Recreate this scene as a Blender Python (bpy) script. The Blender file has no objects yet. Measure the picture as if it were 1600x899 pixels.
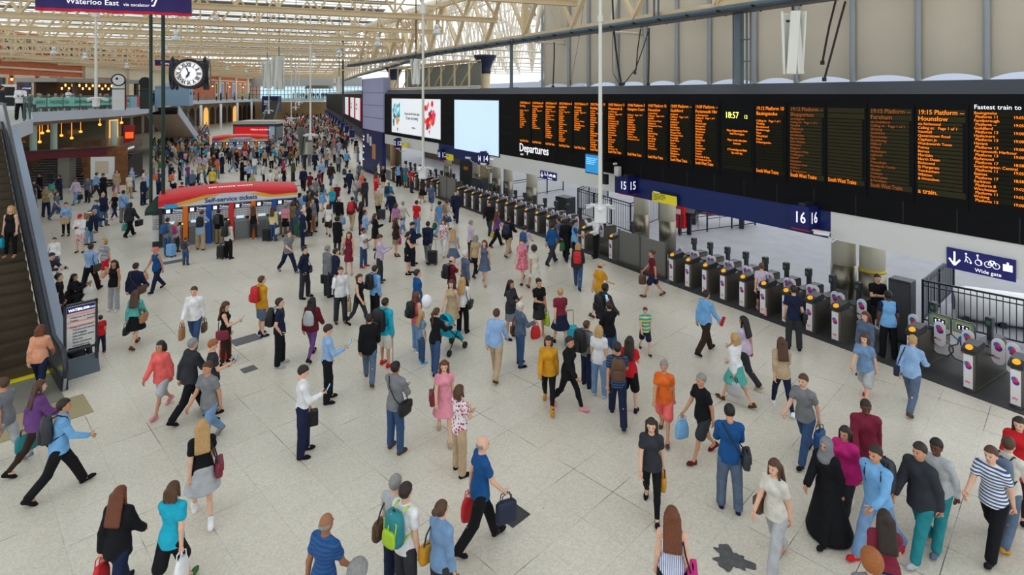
import bpy, math, random
import numpy as np
from mathutils import Vector, Matrix, Euler
sc = bpy.context.scene
COL = sc.collection
# ---------------------------------------------------------------- camera, sky, exposure
CAMZ, FPX, HY = 7.0, 896.0, 147.0
cam_d = bpy.data.cameras.new('camera'); cam = bpy.data.objects.new('camera', cam_d); COL.objects.link(cam)
cam.location = (0, 0, CAMZ); cam.rotation_euler = (math.pi/2, 0, 0)
cam_d.sensor_width = 36; cam_d.lens = 36*FPX/1600; cam_d.shift_y = -(449.5-HY)/1600
cam_d.clip_start = 0.1; cam_d.clip_end = 600
sc.camera = cam
sc.view_settings.view_transform = 'Standard'; sc.view_settings.look = 'None'
sc.view_settings.gamma = 1; sc.view_settings.use_curve_mapping = False
sc.view_settings.exposure = 0.08
world = bpy.data.worlds.new('sky'); sc.world = world; world.use_nodes = True
_b = world.node_tree.nodes['Background']; _b.inputs[0].default_value = (0.90, 0.95, 1.0, 1); _b.inputs[1].default_value = 1.55
sun_d = bpy.data.lights.new('sun', 'SUN'); sun_d.energy = .45; sun_d.angle = math.radians(25); sun_d.color = (1, .95, .87)
sun = bpy.data.objects.new('sun', sun_d); COL.objects.link(sun); sun.rotation_euler = (math.radians(22), math.radians(-18), 0)
sc.cycles.use_denoising = True
sc.cycles.max_bounces = 7; sc.cycles.diffuse_bounces = 4; sc.cycles.glossy_bounces = 3
sc.cycles.transmission_bounces = 4; sc.cycles.transparent_max_bounces = 16
sc.cycles.caustics_reflective = False; sc.cycles.caustics_refractive = False
sc.cycles.sample_clamp_indirect = 6
rnd = random.Random(7)

# ---------------------------------------------------------------- materials
def lin(c):
    return tuple(((v/255)/12.92 if v/255 <= .04045 else ((v/255+.055)/1.055)**2.4) for v in c)
_M = {}
def mat(name, rgb, rough=.6, metal=0, emit=0, noise=0, nscale=8, bump=0, bscale=60, spec=.4, alpha=1):
    if name in _M: return _M[name]
    m = bpy.data.materials.new(name); m.use_nodes = True; nt = m.node_tree; b = nt.nodes['Principled BSDF']
    c = lin(rgb); b.inputs['Base Color'].default_value = (*c, 1); b.inputs['Roughness'].default_value = rough
    b.inputs['Metallic'].default_value = metal; b.inputs['Specular IOR Level'].default_value = spec
    if emit: b.inputs['Emission Color'].default_value = (*c, 1); b.inputs['Emission Strength'].default_value = emit
    if noise or bump:
        tc = nt.nodes.new('ShaderNodeTexCoord')
    if noise:
        n = nt.nodes.new('ShaderNodeTexNoise'); n.inputs['Scale'].default_value = nscale; n.inputs['Detail'].default_value = 4
        nt.links.new(tc.outputs['Object'], n.inputs['Vector'])
        r = nt.nodes.new('ShaderNodeMapRange'); r.inputs[1].default_value = .3; r.inputs[2].default_value = .7
        r.inputs[3].default_value = 1-noise; r.inputs[4].default_value = 1+noise*.6
        nt.links.new(n.outputs['Fac'], r.inputs[0])
        v = nt.nodes.new('ShaderNodeVectorMath'); v.operation = 'SCALE'; v.inputs[0].default_value = c
        nt.links.new(r.outputs[0], v.inputs['Scale']); nt.links.new(v.outputs[0], b.inputs['Base Color'])
    if bump:
        n2 = nt.nodes.new('ShaderNodeTexNoise'); n2.inputs['Scale'].default_value = bscale
        nt.links.new(tc.outputs['Object'], n2.inputs['Vector'])
        bp = nt.nodes.new('ShaderNodeBump'); bp.inputs['Strength'].default_value = bump; bp.inputs['Distance'].default_value = .02
        nt.links.new(n2.outputs['Fac'], bp.inputs['Height']); nt.links.new(bp.outputs[0], b.inputs['Normal'])
    _M[name] = m
    return m
def N(nt, kind, **kw):
    n = nt.nodes.new(kind)
    for k, v in kw.items():
        if k.startswith('i_'):
            n.inputs[k[2:].replace('_', ' ')].default_value = v
        else: setattr(n, k, v)
    return n
def glass_mat(name, rgb, trans=.8, rough=.05):
    if name in _M: return _M[name]
    m = bpy.data.materials.new(name); m.use_nodes = True; nt = m.node_tree; nt.nodes.remove(nt.nodes['Principled BSDF'])
    out = nt.nodes['Material Output']
    t = N(nt, 'ShaderNodeBsdfTransparent'); t.inputs[0].default_value = (*lin(rgb), 1)
    g = N(nt, 'ShaderNodeBsdfPrincipled'); g.inputs['Base Color'].default_value = (*lin(rgb), 1); g.inputs['Roughness'].default_value = rough
    mx = N(nt, 'ShaderNodeMixShader'); mx.inputs[0].default_value = trans
    nt.links.new(g.outputs[0], mx.inputs[1]); nt.links.new(t.outputs[0], mx.inputs[2]); nt.links.new(mx.outputs[0], out.inputs[0])
    _M[name] = m; return m

# ---------------------------------------------------------------- mesh builder
def rotz(a): return Matrix.Rotation(a, 4, 'Z')
class MB:
    def __init__(s): s.v = []; s.f = []; s.m = []; s.mi = 0
    def add(s, vs, fs):
        b = len(s.v); s.v += [tuple(p) for p in vs]; s.f += [tuple(i+b for i in f) for f in fs]; s.m += [s.mi]*len(fs); return s
    def box(s, x0, x1, y0, y1, z0, z1, bev=0):
        if bev > 0:
            b = bev; P = []
            for z, q in ((z0, b), (z0+b, 0), (z1-b, 0), (z1, b)):
                X0, X1, Y0, Y1 = x0+q, x1-q, y0+q, y1-q; c = b if q == 0 else b*.4
                P += [(X0+c, Y0, z), (X1-c, Y0, z), (X1, Y0+c, z), (X1, Y1-c, z), (X1-c, Y1, z), (X0+c, Y1, z), (X0, Y1-c, z), (X0, Y0+c, z)]
            F = [tuple(range(7, -1, -1)), tuple(range(24, 32))]
            for k in range(3):
                for i in range(8): j = (i+1) % 8; F.append((k*8+i, k*8+j, k*8+8+j, k*8+8+i))
            return s.add(P, F)
        P = [(x0, y0, z0), (x1, y0, z0), (x1, y1, z0), (x0, y1, z0), (x0, y0, z1), (x1, y0, z1), (x1, y1, z1), (x0, y1, z1)]
        return s.add(P, [(0, 3, 2, 1), (4, 5, 6, 7), (0, 1, 5, 4), (1, 2, 6, 5), (2, 3, 7, 6), (3, 0, 4, 7)])
    def bar(s, a, b, w, h=None, up=(0, 0, 1)):          # rectangular bar from a to b
        h = h or w; a = Vector(a); b = Vector(b); d = (b-a)
        if d.length < 1e-6: return s
        d.normalize(); u = Vector(up)
        if abs(d.dot(u)) > .99: u = Vector((1, 0, 0))
        r = d.cross(u).normalized(); u = r.cross(d)
        P = [p + r*(w/2*i) + u*(h/2*j) for p in (a, b) for i, j in ((-1, -1), (1, -1), (1, 1), (-1, 1))]
        return s.add(P, [(0, 1, 2, 3), (7, 6, 5, 4), (0, 4, 5, 1), (1, 5, 6, 2), (2, 6, 7, 3), (3, 7, 4, 0)])
    def tube(s, pts, r, n=8, cap=True):
        pts = [Vector(p) for p in pts]; rs = r if isinstance(r, (list, tuple)) else [r]*len(pts)
        P = []; prev = None
        for i, p in enumerate(pts):
            d = (pts[min(i+1, len(pts)-1)] - pts[max(i-1, 0)]).normalized()
            if prev is None:
                u = Vector((0, 0, 1)) if abs(d.z) < .9 else Vector((1, 0, 0))
                prev = d.cross(u).normalized()
            x = (prev - d*prev.dot(d)).normalized(); y = d.cross(x); prev = x
            P += [p + (x*math.cos(2*math.pi*k/n) + y*math.sin(2*math.pi*k/n))*rs[i] for k in range(n)]
        F = []
        for i in range(len(pts)-1):
            for k in range(n): j = (k+1) % n; F.append((i*n+k, i*n+j, i*n+n+j, i*n+n+k))
        if cap: F += [tuple(range(n-1, -1, -1)), tuple(range((len(pts)-1)*n, len(pts)*n))]
        return s.add(P, F)
    def lathe(s, prof, c=(0, 0, 0), n=20, sx=1, sy=1):
        P = [(c[0]+r*sx*math.cos(2*math.pi*k/n), c[1]+r*sy*math.sin(2*math.pi*k/n), c[2]+z) for r, z in prof for k in range(n)]
        F = []
        for i in range(len(prof)-1):
            for k in range(n): j = (k+1) % n; F.append((i*n+k, i*n+j, i*n+n+j, i*n+n+k))
        F += [tuple(range(n-1, -1, -1)), tuple(range((len(prof)-1)*n, len(prof)*n))]
        return s.add(P, F)
    def prism(s, poly, h0, h1, plane='xy'):               # poly 2D extruded along the third axis
        n = len(poly)
        def mk(p, h):
            if plane == 'xy': return (p[0], p[1], h)
            if plane == 'xz': return (p[0], h, p[1])
            return (h, p[0], p[1])
        P = [mk(p, h0) for p in poly] + [mk(p, h1) for p in poly]
        F = [tuple(range(n-1, -1, -1)), tuple(range(n, 2*n))] + [(i, (i+1) % n, n+(i+1) % n, n+i) for i in range(n)]
        return s.add(P, F)
    def strip(s, pts, z0, z1, th):                        # vertical curved wall along pts
        L = []
        for i, p in enumerate(pts):
            a = pts[max(i-1, 0)]; b = pts[min(i+1, len(pts)-1)]; d = Vector((b[0]-a[0], b[1]-a[1])).normalized()
            L.append((p[0]-d.y*th, p[1]+d.x*th))
        n = len(pts)
        P = [(p[0], p[1], z0) for p in pts]+[(p[0], p[1], z1) for p in pts]+[(p[0], p[1], z0) for p in L]+[(p[0], p[1], z1) for p in L]
        F = []
        for i in range(n-1):
            F += [(i, i+1, n+i+1, n+i), (2*n+i+1, 2*n+i, 3*n+i, 3*n+i+1), (n+i, n+i+1, 3*n+i+1, 3*n+i), (i+1, i, 2*n+i, 2*n+i+1)]
        F += [(0, n, 3*n, 2*n), (n-1, 3*n-1, 4*n-1, 2*n-1)]
        return s.add(P, F)
    def build(s, name, mats, parent=None, loc=None, rot=None, smooth=False, org=None):
        """vertices are in the parent's frame; org moves the object's origin inside it"""
        me = bpy.data.meshes.new(name)
        v = s.v
        if org: v = [(p[0]-org[0], p[1]-org[1], p[2]-org[2]) for p in v]
        me.from_pydata(v, [], s.f)
        mats = mats if isinstance(mats, (list, tuple)) else [mats]
        for m in mats: me.materials.append(m)
        if len(mats) > 1: me.polygons.foreach_set('material_index', s.m)
        if smooth: me.polygons.foreach_set('use_smooth', [True]*len(s.f))
        me.update()
        o = bpy.data.objects.new(name, me); COL.objects.link(o)
        if parent: o.parent = parent
        if org: o.location = org
        if loc is not None: o.location = loc
        if rot is not None: o.rotation_euler = (0, 0, rot)
        return o
def tag(o, label=None, cat=None, group=None, kind=None):
    if label: o['label'] = label
    if cat: o['category'] = cat
    if group: o['group'] = group
    if kind: o['kind'] = kind
    return o
def thing(name, label, cat, loc=(0, 0, 0), rz=0, group=None):
    o = bpy.data.objects.new(name, None); COL.objects.link(o); o.location = loc; o.rotation_euler = (0, 0, rz); o.empty_display_size = .1
    return tag(o, label, cat, group)
KIDS = {}
def copy_tree(o, parent=None):
    c = o.copy(); COL.objects.link(c)
    if parent: c.parent = parent
    for ch in list(o.children): copy_tree(ch, c)
    return c
_fc = {}
def text(body, size, loc, parent, m, rx=math.pi/2, rz=0, align='LEFT', sx=1, ext=.003, name='lettering', space=1, bold=0):
    cu = bpy.data.curves.new(name, 'FONT'); cu.body = body; cu.size = size; cu.align_x = align; cu.extrude = ext
    cu.space_line = space; cu.offset = bold; cu.resolution_u = 2
    cu.materials.append(m)
    tmp = bpy.data.objects.new(name, cu); me = bpy.data.meshes.new_from_object(tmp); bpy.data.objects.remove(tmp); bpy.data.curves.remove(cu)
    me.name = name; o = bpy.data.objects.new(name, me); COL.objects.link(o)
    if parent: o.parent = parent
    o.location = loc; o.rotation_euler = (rx, 0, rz); o.scale = (sx, 1, 1)
    return o
def px2(px, py, z=0.0):                # where the sight line through a photo pixel meets height z
    Y = FPX*(CAMZ-z)/(py-HY); return ((px-800)*Y/FPX, Y, z)
def pxY(px, py, Y): return ((px-800)*Y/FPX, Y, CAMZ-(py-HY)*Y/FPX)
# frame of the ticket gates and the departures board: x along the gateline (to the right), y into the platforms
P0 = Vector((11.19, 12.85, 0)); UX, UY = -.528, .849; GROT = math.atan2(-UY, -UX)
def gx(px, off=0):
    k = (px-800)/FPX
    return (k*(P0.y-UX*off)-P0.x-UY*off)/(k*UY-UX)
def G(x, off=0, z=0): return Vector((P0.x - UX*x*1 + UY*off, P0.y - UY*x - UX*off, z))
def gz(px, py, off=0):
    p = G(gx(px, off), off); return CAMZ-(py-HY)*p.y/FPX
# ================================================================ THE HALL
def floor_mat():
    m = bpy.data.materials.new('terrazzo'); m.use_nodes = True; nt = m.node_tree; b = nt.nodes['Principled BSDF']; L = nt.links.new
    tc = N(nt, 'ShaderNodeTexCoord'); mp = N(nt, 'ShaderNodeMapping'); mp.inputs['Rotation'].default_value = (0, 0, math.radians(-45)); mp.inputs['Location'].default_value = (.37, .25, 0)
    L(tc.outputs['Object'], mp.inputs['Vector'])
    br = N(nt, 'ShaderNodeTexBrick'); br.offset = 0; br.squash = 1
    for k, v in (('Scale', 1), ('Mortar Size', .006), ('Mortar Smooth', .2), ('Brick Width', .875), ('Row Height', .875), ('Bias', 0)): br.inputs[k].default_value = v
    br.inputs['Color1'].default_value = (*lin((224, 216, 201)), 1); br.inputs['Color2'].default_value = (*lin((219, 211, 194)), 1); br.inputs['Mortar'].default_value = (*lin((218, 210, 194)), 1)
    L(mp.outputs[0], br.inputs['Vector'])
    # joints show only in places
    nj = N(nt, 'ShaderNodeTexNoise'); nj.inputs['Scale'].default_value = .55; nj.inputs['Detail'].default_value = 3; L(tc.outputs['Object'], nj.inputs['Vector'])
    rj = N(nt, 'ShaderNodeMapRange'); rj.inputs[1].default_value = .53; rj.inputs[2].default_value = .60; rj.inputs[3].default_value = .14; rj.inputs[4].default_value = 1.0; L(nj.outputs['Fac'], rj.inputs[0])
    mj = N(nt, 'ShaderNodeMath', operation='MULTIPLY'); L(br.outputs['Fac'], mj.inputs[0]); L(rj.outputs[0], mj.inputs[1])
    mx = N(nt, 'ShaderNodeMix', data_type='RGBA'); L(mj.outputs[0], mx.inputs[0]); L(br.outputs['Color'], mx.inputs[6]); mx.inputs[7].default_value = (*lin((82, 76, 68)), 1)
    # chips
    vo = N(nt, 'ShaderNodeTexVoronoi'); vo.inputs['Scale'].default_value = 38; L(tc.outputs['Object'], vo.inputs['Vector'])
    hs = N(nt, 'ShaderNodeSeparateColor'); L(vo.outputs['Color'], hs.inputs[0])
    r2 = N(nt, 'ShaderNodeMapRange'); r2.inputs[3].default_value = .86; r2.inputs[4].default_value = 1.05; L(hs.outputs[0], r2.inputs[0])
    n3 = N(nt, 'ShaderNodeTexNoise'); n3.inputs['Scale'].default_value = .35; n3.inputs['Detail'].default_value = 6; L(tc.outputs['Object'], n3.inputs['Vector'])
    r3 = N(nt, 'ShaderNodeMapRange'); r3.inputs[1].default_value = .3; r3.inputs[2].default_value = .7; r3.inputs[3].default_value = .92; r3.inputs[4].default_value = 1.04; L(n3.outputs['Fac'], r3.inputs[0])
    mm = N(nt, 'ShaderNodeMath', operation='MULTIPLY'); L(r2.outputs[0], mm.inputs[0]); L(r3.outputs[0], mm.inputs[1])
    vs = N(nt, 'ShaderNodeVectorMath', operation='SCALE'); L(mx.outputs[2], vs.inputs[0]); L(mm.outputs[0], vs.inputs['Scale'])
    # small dark chewing gum and crack marks
    v2 = N(nt, 'ShaderNodeTexVoronoi'); v2.inputs['Scale'].default_value = 1.6; L(tc.outputs['Object'], v2.inputs['Vector'])
    lt = N(nt, 'ShaderNodeMath', operation='LESS_THAN'); L(v2.outputs['Distance'], lt.inputs[0]); lt.inputs[1].default_value = .02
    m4 = N(nt, 'ShaderNodeMix', data_type='RGBA'); L(lt.outputs[0], m4.inputs[0]); L(vs.outputs[0], m4.inputs[6]); m4.inputs[7].default_value = (*lin((70, 66, 60)), 1)
    L(m4.outputs[2], b.inputs['Base Color']); b.inputs['Roughness'].default_value = .33; b.inputs['Specular IOR Level'].default_value = .45
    bp = N(nt, 'ShaderNodeBump'); bp.inputs['Strength'].default_value = .15; bp.inputs['Distance'].default_value = .01; L(n3.outputs['Fac'], bp.inputs['Height']); L(bp.outputs[0], b.inputs['Normal'])
    return m
def struct(name, mb, m, **k):
    o = mb.build(name, m, **k); o['kind'] = 'structure'; return o
RP = [(19.5, -.5), (-5.5, 39.8), (-11.8, 57), (-22.9, 86), (-49.7, 160)]      # gateline, then the curve of the concourse
mb = MB(); P = RP + [(-50, 166), (-75, 166), (-63, 60), (-50, 20), (-32, -20), (32, -20)]
mb.add([(x, y, 0) for x, y in P], [tuple(range(len(P)))])
struct('floor', mb, floor_mat())
asph = mat('platform_paving', (150, 150, 156), .55, noise=.10, nscale=1.2, bump=.1)
mb = MB(); P = [RP[0], RP[1], RP[2], RP[3], RP[4], (-20, 170), (60, 120), (70, 10), (40, -8)]
mb.add([(x, y, -.004) for x, y in P], [tuple(range(len(P)-1, -1, -1))])
struct('floor_platforms', mb, asph)
cream = mat('cream_paint', (220, 198, 160), .5, noise=.05, nscale=3)
creamd = mat('cream_paint_shed', (226, 216, 196), .5)
steel = mat('stainless', (150, 148, 142), .32, metal=.9)
dsteel = mat('dark_steel', (52, 54, 58), .4, metal=.3)
greyblue = mat('grey_blue_paint', (92, 106, 116), .45)
black = mat('black_cladding', (13, 13, 16), .55, noise=.1, nscale=2, spec=.12)
bevelm = mat('grey_cladding', (62, 66, 74), .35)
navy = mat('navy_paint', (14, 34, 92), .4)
signnavy = mat('sign_navy', (22, 24, 92), .4, emit=.25)
white = mat('white_paint', (232, 232, 232), .45)
offw = mat('off_white_paint', (214, 214, 212), .5)
letter = mat('letter_white', (245, 245, 250), .4, emit=.6)
amber = mat('amber_led', (250, 128, 12), .5, emit=.95)
amberd = mat('amber_led_dim', (140, 70, 10), .5, emit=.7)
yel = mat('led_yellow', (238, 240, 110), .5, emit=1.5)
matb = mat('black_plastic', (18, 18, 20), .45)
# ---------------------------------------------------------------- roof trusses
TD = Vector((-.934, -.358, 0))
def truss(anchor, ln, zb, zt, name, label, group, bay=1.9, m=cream, fwd=1):
    a = Vector((anchor[0], anchor[1], 0)); d = TD*fwd; side = Vector((-d.y, d.x, 0))
    rt = math.atan2(d.y, d.x)
    t = thing(name, label, 'roof truss', (a.x, a.y, zb), rt, group)
    b = MB(); b.box(0, ln, -.13, .13, 0, .04); b.box(0, ln, -.13, .13, .24, .28); b.box(0, ln, -.05, .05, .04, .24)
    b.build('bottom_chord', m, t)
    h = zt-zb; b = MB(); b.box(0, ln, -.12, .12, h-.08, h); b.build('top_chord', m, t)
    b = MB(); n = int(ln/bay)
    for i in range(n):
        x = i*bay
        b.bar((x, -.05, .25), (x+bay/2, -.05, h-.2), .20, .09); b.bar((x+bay/2, .05, h-.2), (x+bay, .05, .25), .20, .09)
        if i % 3 == 0: b.bar((x, 0, .2), (x, 0, h-.1), .16, .1)
    b.build('lattice', m, t)
    return t
def wallx(Y): return -62.5-(Y-69)*.125
anchors = []
s = 0
def along(pts, s):
    for (x0, y0), (x1, y1) in zip(pts, pts[1:]):
        L_ = math.hypot(x1-x0, y1-y0)
        if s <= L_: return (x0+(x1-x0)*s/L_, y0+(y1-y0)*s/L_)
        s -= L_
    return pts[-1]
k = 0; s = 17.0
while True:
    p = along(RP, s)
    if p[1] > 150: break
    # length until the brick wall
    ln = 0
    while ln < 62:
        q = (p[0]+TD.x*ln, p[1]+TD.y*ln)
        if q[0] < wallx(max(q[1], 20))+.8: break
        ln += .5
    ln = min(ln, 50 if p[1] < 60 else 62)
    truss(p, ln, 11.0, 12.9, 'roof_truss', 'cream riveted lattice truss spanning the concourse under the glazed roof', 'cream trusses over the concourse')
    s += 7.2 if p[1] < 55 else 9.5
# roof skin: boarded strips and glazed strips, parallel to the trusses
sk = MB(); gl = MB(); bars = MB()
RP2 = [(19.5+.622*26, -26.5)]+RP; s = 0; ZR = 17.0; ln = 66
while s < 200:
    p = along(RP2, s); q = along(RP2, s+2.2); r_ = along(RP2, s+6.0)
    if p[1] > 158: break
    def A(p, l, z): return (p[0]+TD.x*l, p[1]+TD.y*l, z)
    sk.add([A(p, -1, ZR), A(q, -1, ZR), A(q, ln, ZR), A(p, ln, ZR), A(p, -1, ZR+.1), A(q, -1, ZR+.1), A(q, ln, ZR+.1), A(p, ln, ZR+.1)],
           [(0, 1, 2, 3), (7, 6, 5, 4), (0, 4, 5, 1), (1, 5, 6, 2), (2, 6, 7, 3), (3, 7, 4, 0)])
    gl.add([A(q, -1, ZR+.05), A(r_, -1, ZR+.05), A(r_, ln, ZR+.05), A(q, ln, ZR+.05)], [(0, 1, 2, 3)])
    for j in range(0, 66, 3): bars.bar(A(q, j, ZR+.05), A(r_, j, ZR+.05), .07, .08)
    m_ = along(RP2, s+4.1); bars.bar(A(m_, 0, ZR+.05), A(m_, ln, ZR+.05), .1, .1)
    s += 6.0
struct('roof', sk, mat('roof_boards', (140, 134, 122), .7, noise=.2, nscale=.6)); struct('roof_glazing', gl, glass_mat('roof_glass', (235, 242, 245), .9, .3)); struct('roof_bars', bars, cream)
# longitudinal purlins low in the roof
# ---------------------------------------------------------------- edge girder above the gateline
gd = thing('edge_girder', 'long cream lattice girder with a grey service tube running above the departures board', 'girder', G(3, 0, 9.8), GROT)
b = MB(); L1 = 50
b.box(-L1-4, 12, -.1, .1, .12, .3); b.box(-L1-4, 12, -.1, .1, 3.0, 3.3); b.build('chords', cream, gd)
b = MB()
for i in range(-13, 3):
    x = i*4.0 + 1.1
    b.bar((x, -.06, .2), (x+2, -.06, 3.1), .22, .1); b.bar((x+2, .06, 3.1), (x+4, .06, .2), .22, .1)
    if i % 3 == 0: b.bar((x, 0, .1), (x, 0, 3.2), .34, .2)
b.build('lattice', cream, gd)
b = MB(); b.tube([(-L1-4, -.3, 0), (12, -.3, 0)], .13, 10); b.build('service_tube', greyblue, gd)
b = MB(); b.box(-L1-4, 12, -.75, -.2, -.2, -.14)
for i in range(-40, 9): b.bar((i*1.3, -.2, -.2), (i*1.3, -.7, -.05), .05)
b.build('cable_tray', dsteel, gd)
pts = RP[1:]
g2 = thing('edge_girder', 'far cream girder following the curve of the concourse above the far platforms', 'girder', (pts[0][0], pts[0][1], 9.8))
def rel(p, z=0): return (p[0]-pts[0][0], p[1]-pts[0][1], z)
b = MB(); c = MB(); d = MB()
for (p, q) in zip(pts, pts[1:]):
    b.bar(rel(p, .2), rel(q, .2), .2, .25); b.bar(rel(p, 3.1), rel(q, 3.1), .2, .3); d.tube([rel(p), rel(q)], .16, 8)
    n = int(math.dist(p, q)/4)
    for i in range(n):
        u = lambda t, z: rel((p[0]+(q[0]-p[0])*t/n, p[1]+(q[1]-p[1])*t/n), z)
        c.bar(u(i, .2), u(i+.5, 3.1), .2, .12); c.bar(u(i+.5, 3.1), u(i+1, .2), .2, .12)
b.build('chords', cream, g2); c.build('lattice', cream, g2); d.build('service_tube', greyblue, g2)
# ---------------------------------------------------------------- train shed roof beyond the girder
for i in range(9):
    x = -14.5-i*6.0
    p = G(x, 1.0)
    t = thing('shed_truss', 'pale pitched lattice truss of the train shed seen beyond the girder', 'roof truss', (p.x, p.y, 9.0), GROT+math.pi/2, 'train shed trusses')
    b = MB(); h = lambda u: 4.5+ (u if u < 13 else 26-u)*.42
    b.tube([(0, 0, .8), (26, 0, .8)], .07, 6); b.build('tie_rod', creamd, t)
    b = MB(); b.bar((0, 0, h(0)), (13, 0, h(13)), .22, .3); b.bar((13, 0, h(13)), (26, 0, h(26)), .22, .3); b.build('rafters', creamd, t)
    b = MB()
    for j in range(13):
        u = j*2.0; b.bar((u, 0, .8), (u+1, 0, h(u+1)), .1, .1); b.bar((u+1, 0, h(u+1)), (u+2, 0, .8), .1, .1)
        b.bar((u+1, 0, .8+(h(u+1)-.8)*.5), (u+2, .0, .8), .06, .06)
    b.build('lattice', creamd, t)
for i in range(7):
    off = 3.5+i*3.6; z = 9.0+4.5+(off if off < 13 else 26-off)*.42
    b = MB(); p = G(-14, off, z-.35); 
    b.bar((0, 0, 0), (-50, 0, 0), .12, .12); b.bar((0, 0, -1.3), (-50, 0, -1.3), .09, .09)
    for j in range(25): b.bar((-j*2, 0, -1.3), (-j*2-1, 0, 0), .06); b.bar((-j*2-1, 0, 0), (-j*2-2, 0, -1.3), .06)
    tag(b.build('shed_purlin', creamd, None, p, GROT), 'slender pale lattice purlin linking the train shed trusses', 'purlin', 'train shed purlins')
shw = mat('hoarding_pale', (205, 215, 232), .6)
b = MB(); b.box(0, 110, 0, .1, 0, 8.6); o = b.build('wall_trainshed_far', shw, None, (8, 62, 0), math.radians(112)); o['kind'] = 'structure'
b = MB(); b.box(-60, 0, 0, .1, 0, 9.2); o = b.build('wall_trainshed', shw, None, G(-8, 34, 0), GROT); o['kind'] = 'structure'
# ---------------------------------------------------------------- canvas sheeting behind the board
canv = mat('canvas_sheet', (212, 202, 184), .75, noise=.04, nscale=.8, bump=.15, bscale=1.3)
strp = mat('canvas_pole', (160, 166, 172), .5)
OFC = 3.0
edges = [850, 891, 922, 967, 1011, 1060, 1111, 1182, 1247, 1335, 1437, 1544, 1665, 1820]
xs = [gx(e, OFC) for e in edges]
cs = thing('canvas_screen', 'large beige canvas sheeting with grey poles hung above the departures board', 'screen', G(xs[0], OFC, 7.35), GROT)
for a, b_ in zip(xs, xs[1:]):
    m_ = MB(); w = b_-a; o0 = a-xs[0]; n = 12; P = []
    for i in range(n+1):
        u = i/n; z = .04+.20*math.sin(math.pi*u)**.8; y = -.04*math.sin(2*math.pi*u)
        P += [(o0+u*w, y, z), (o0+u*w, y*2, 3.2), (o0+u*w, 0, 8.0)]
    F = []
    for i in range(n): F += [(3*i, 3*i+3, 3*i+4, 3*i+1), (3*i+1, 3*i+4, 3*i+5, 3*i+2)]
    m_.add(P, F); m_.build('sheet', canv, cs, smooth=True)
for a in xs:
    m_ = MB(); m_.tube([(a-xs[0], -.12, 0), (a-xs[0], -.12, 8)], .085, 10); m_.build('pole', strp, cs)
# lit backdrop beyond the canvas' scalloped lower edge: the pale sheds outside
# ---------------------------------------------------------------- great columns carrying the girder
for px, off, r in ((758, 2.6, .34), (616, .2, .4)):
    x = gx(px, off); p = G(x, off, 0)
    if px == 616: p = Vector((-11.6, 56.5, 0))
    t = thing('station_column', 'cream riveted column with flared navy capital, ' + ('nearer of the two under the girder' if px == 758 else 'farther of the two under the girder'), 'column', p, GROT)
    b = MB(); b.lathe([(r, 0), (r, 8.6)], n=20); b.build('shaft', cream, t, smooth=True)
    b = MB(); b.lathe([(r*1.1, 8.4), (r*1.15, 8.5), (r*1.1, 8.7), (r*1.5, 9.1), (r*2.2, 9.5), (r*2.3, 9.62)], n=20); b.build('capital', mat('capital_navy', (38, 46, 74), .5), t, smooth=True)
# ================================================================ DEPARTURES BOARD AND FASCIA
ZB, ZF, ZT = 3.66, 7.0, 7.34
X0 = gx(601); X1 = 4.0
bd = thing('departures_board', 'long black departures board with amber train times hanging above the ticket gates', 'departures board', G(X0, 0, ZB), GROT)
def bx(px): return gx(px)-X0
b = MB(); L = X1-X0
b.box(0, L, 0, 1.0, 0, ZF-ZB); b.build('casing', black, bd)
b = MB(); b.prism([(0, ZF-ZB), (.9, ZF-ZB), (.9, ZT-ZB), (.32, ZT-ZB)], 0, L, 'yz'); b.build('sloping_top', bevelm, bd)
seam = MB()
for i in range(int(L/1.17)): 
    x = L-i*1.17-.35
    seam.box(x-.012, x+.012, -.006, 0, .0, .72)
for z in (1.2, 2.1): seam.box(0, bx(800), -.006, 0, z, z+.015)
seam.build('seams', matb, bd)
scr = mat('led_screen', (30, 28, 16), .6, spec=.1)
scrl = mat('led_row', (52, 48, 28), .6, spec=.1)
pan = [(813,830),(832.5,850),(853,871),(874,895),(898,920),(923,947),(951,977),(981,1009),(1013,1043),(1048,1082),(1087,1123),(1129,1177),(1182,1227),(1235,1288),(1294,1351),(1360,1425),(1434,1509),(1522,1612)]
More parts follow.
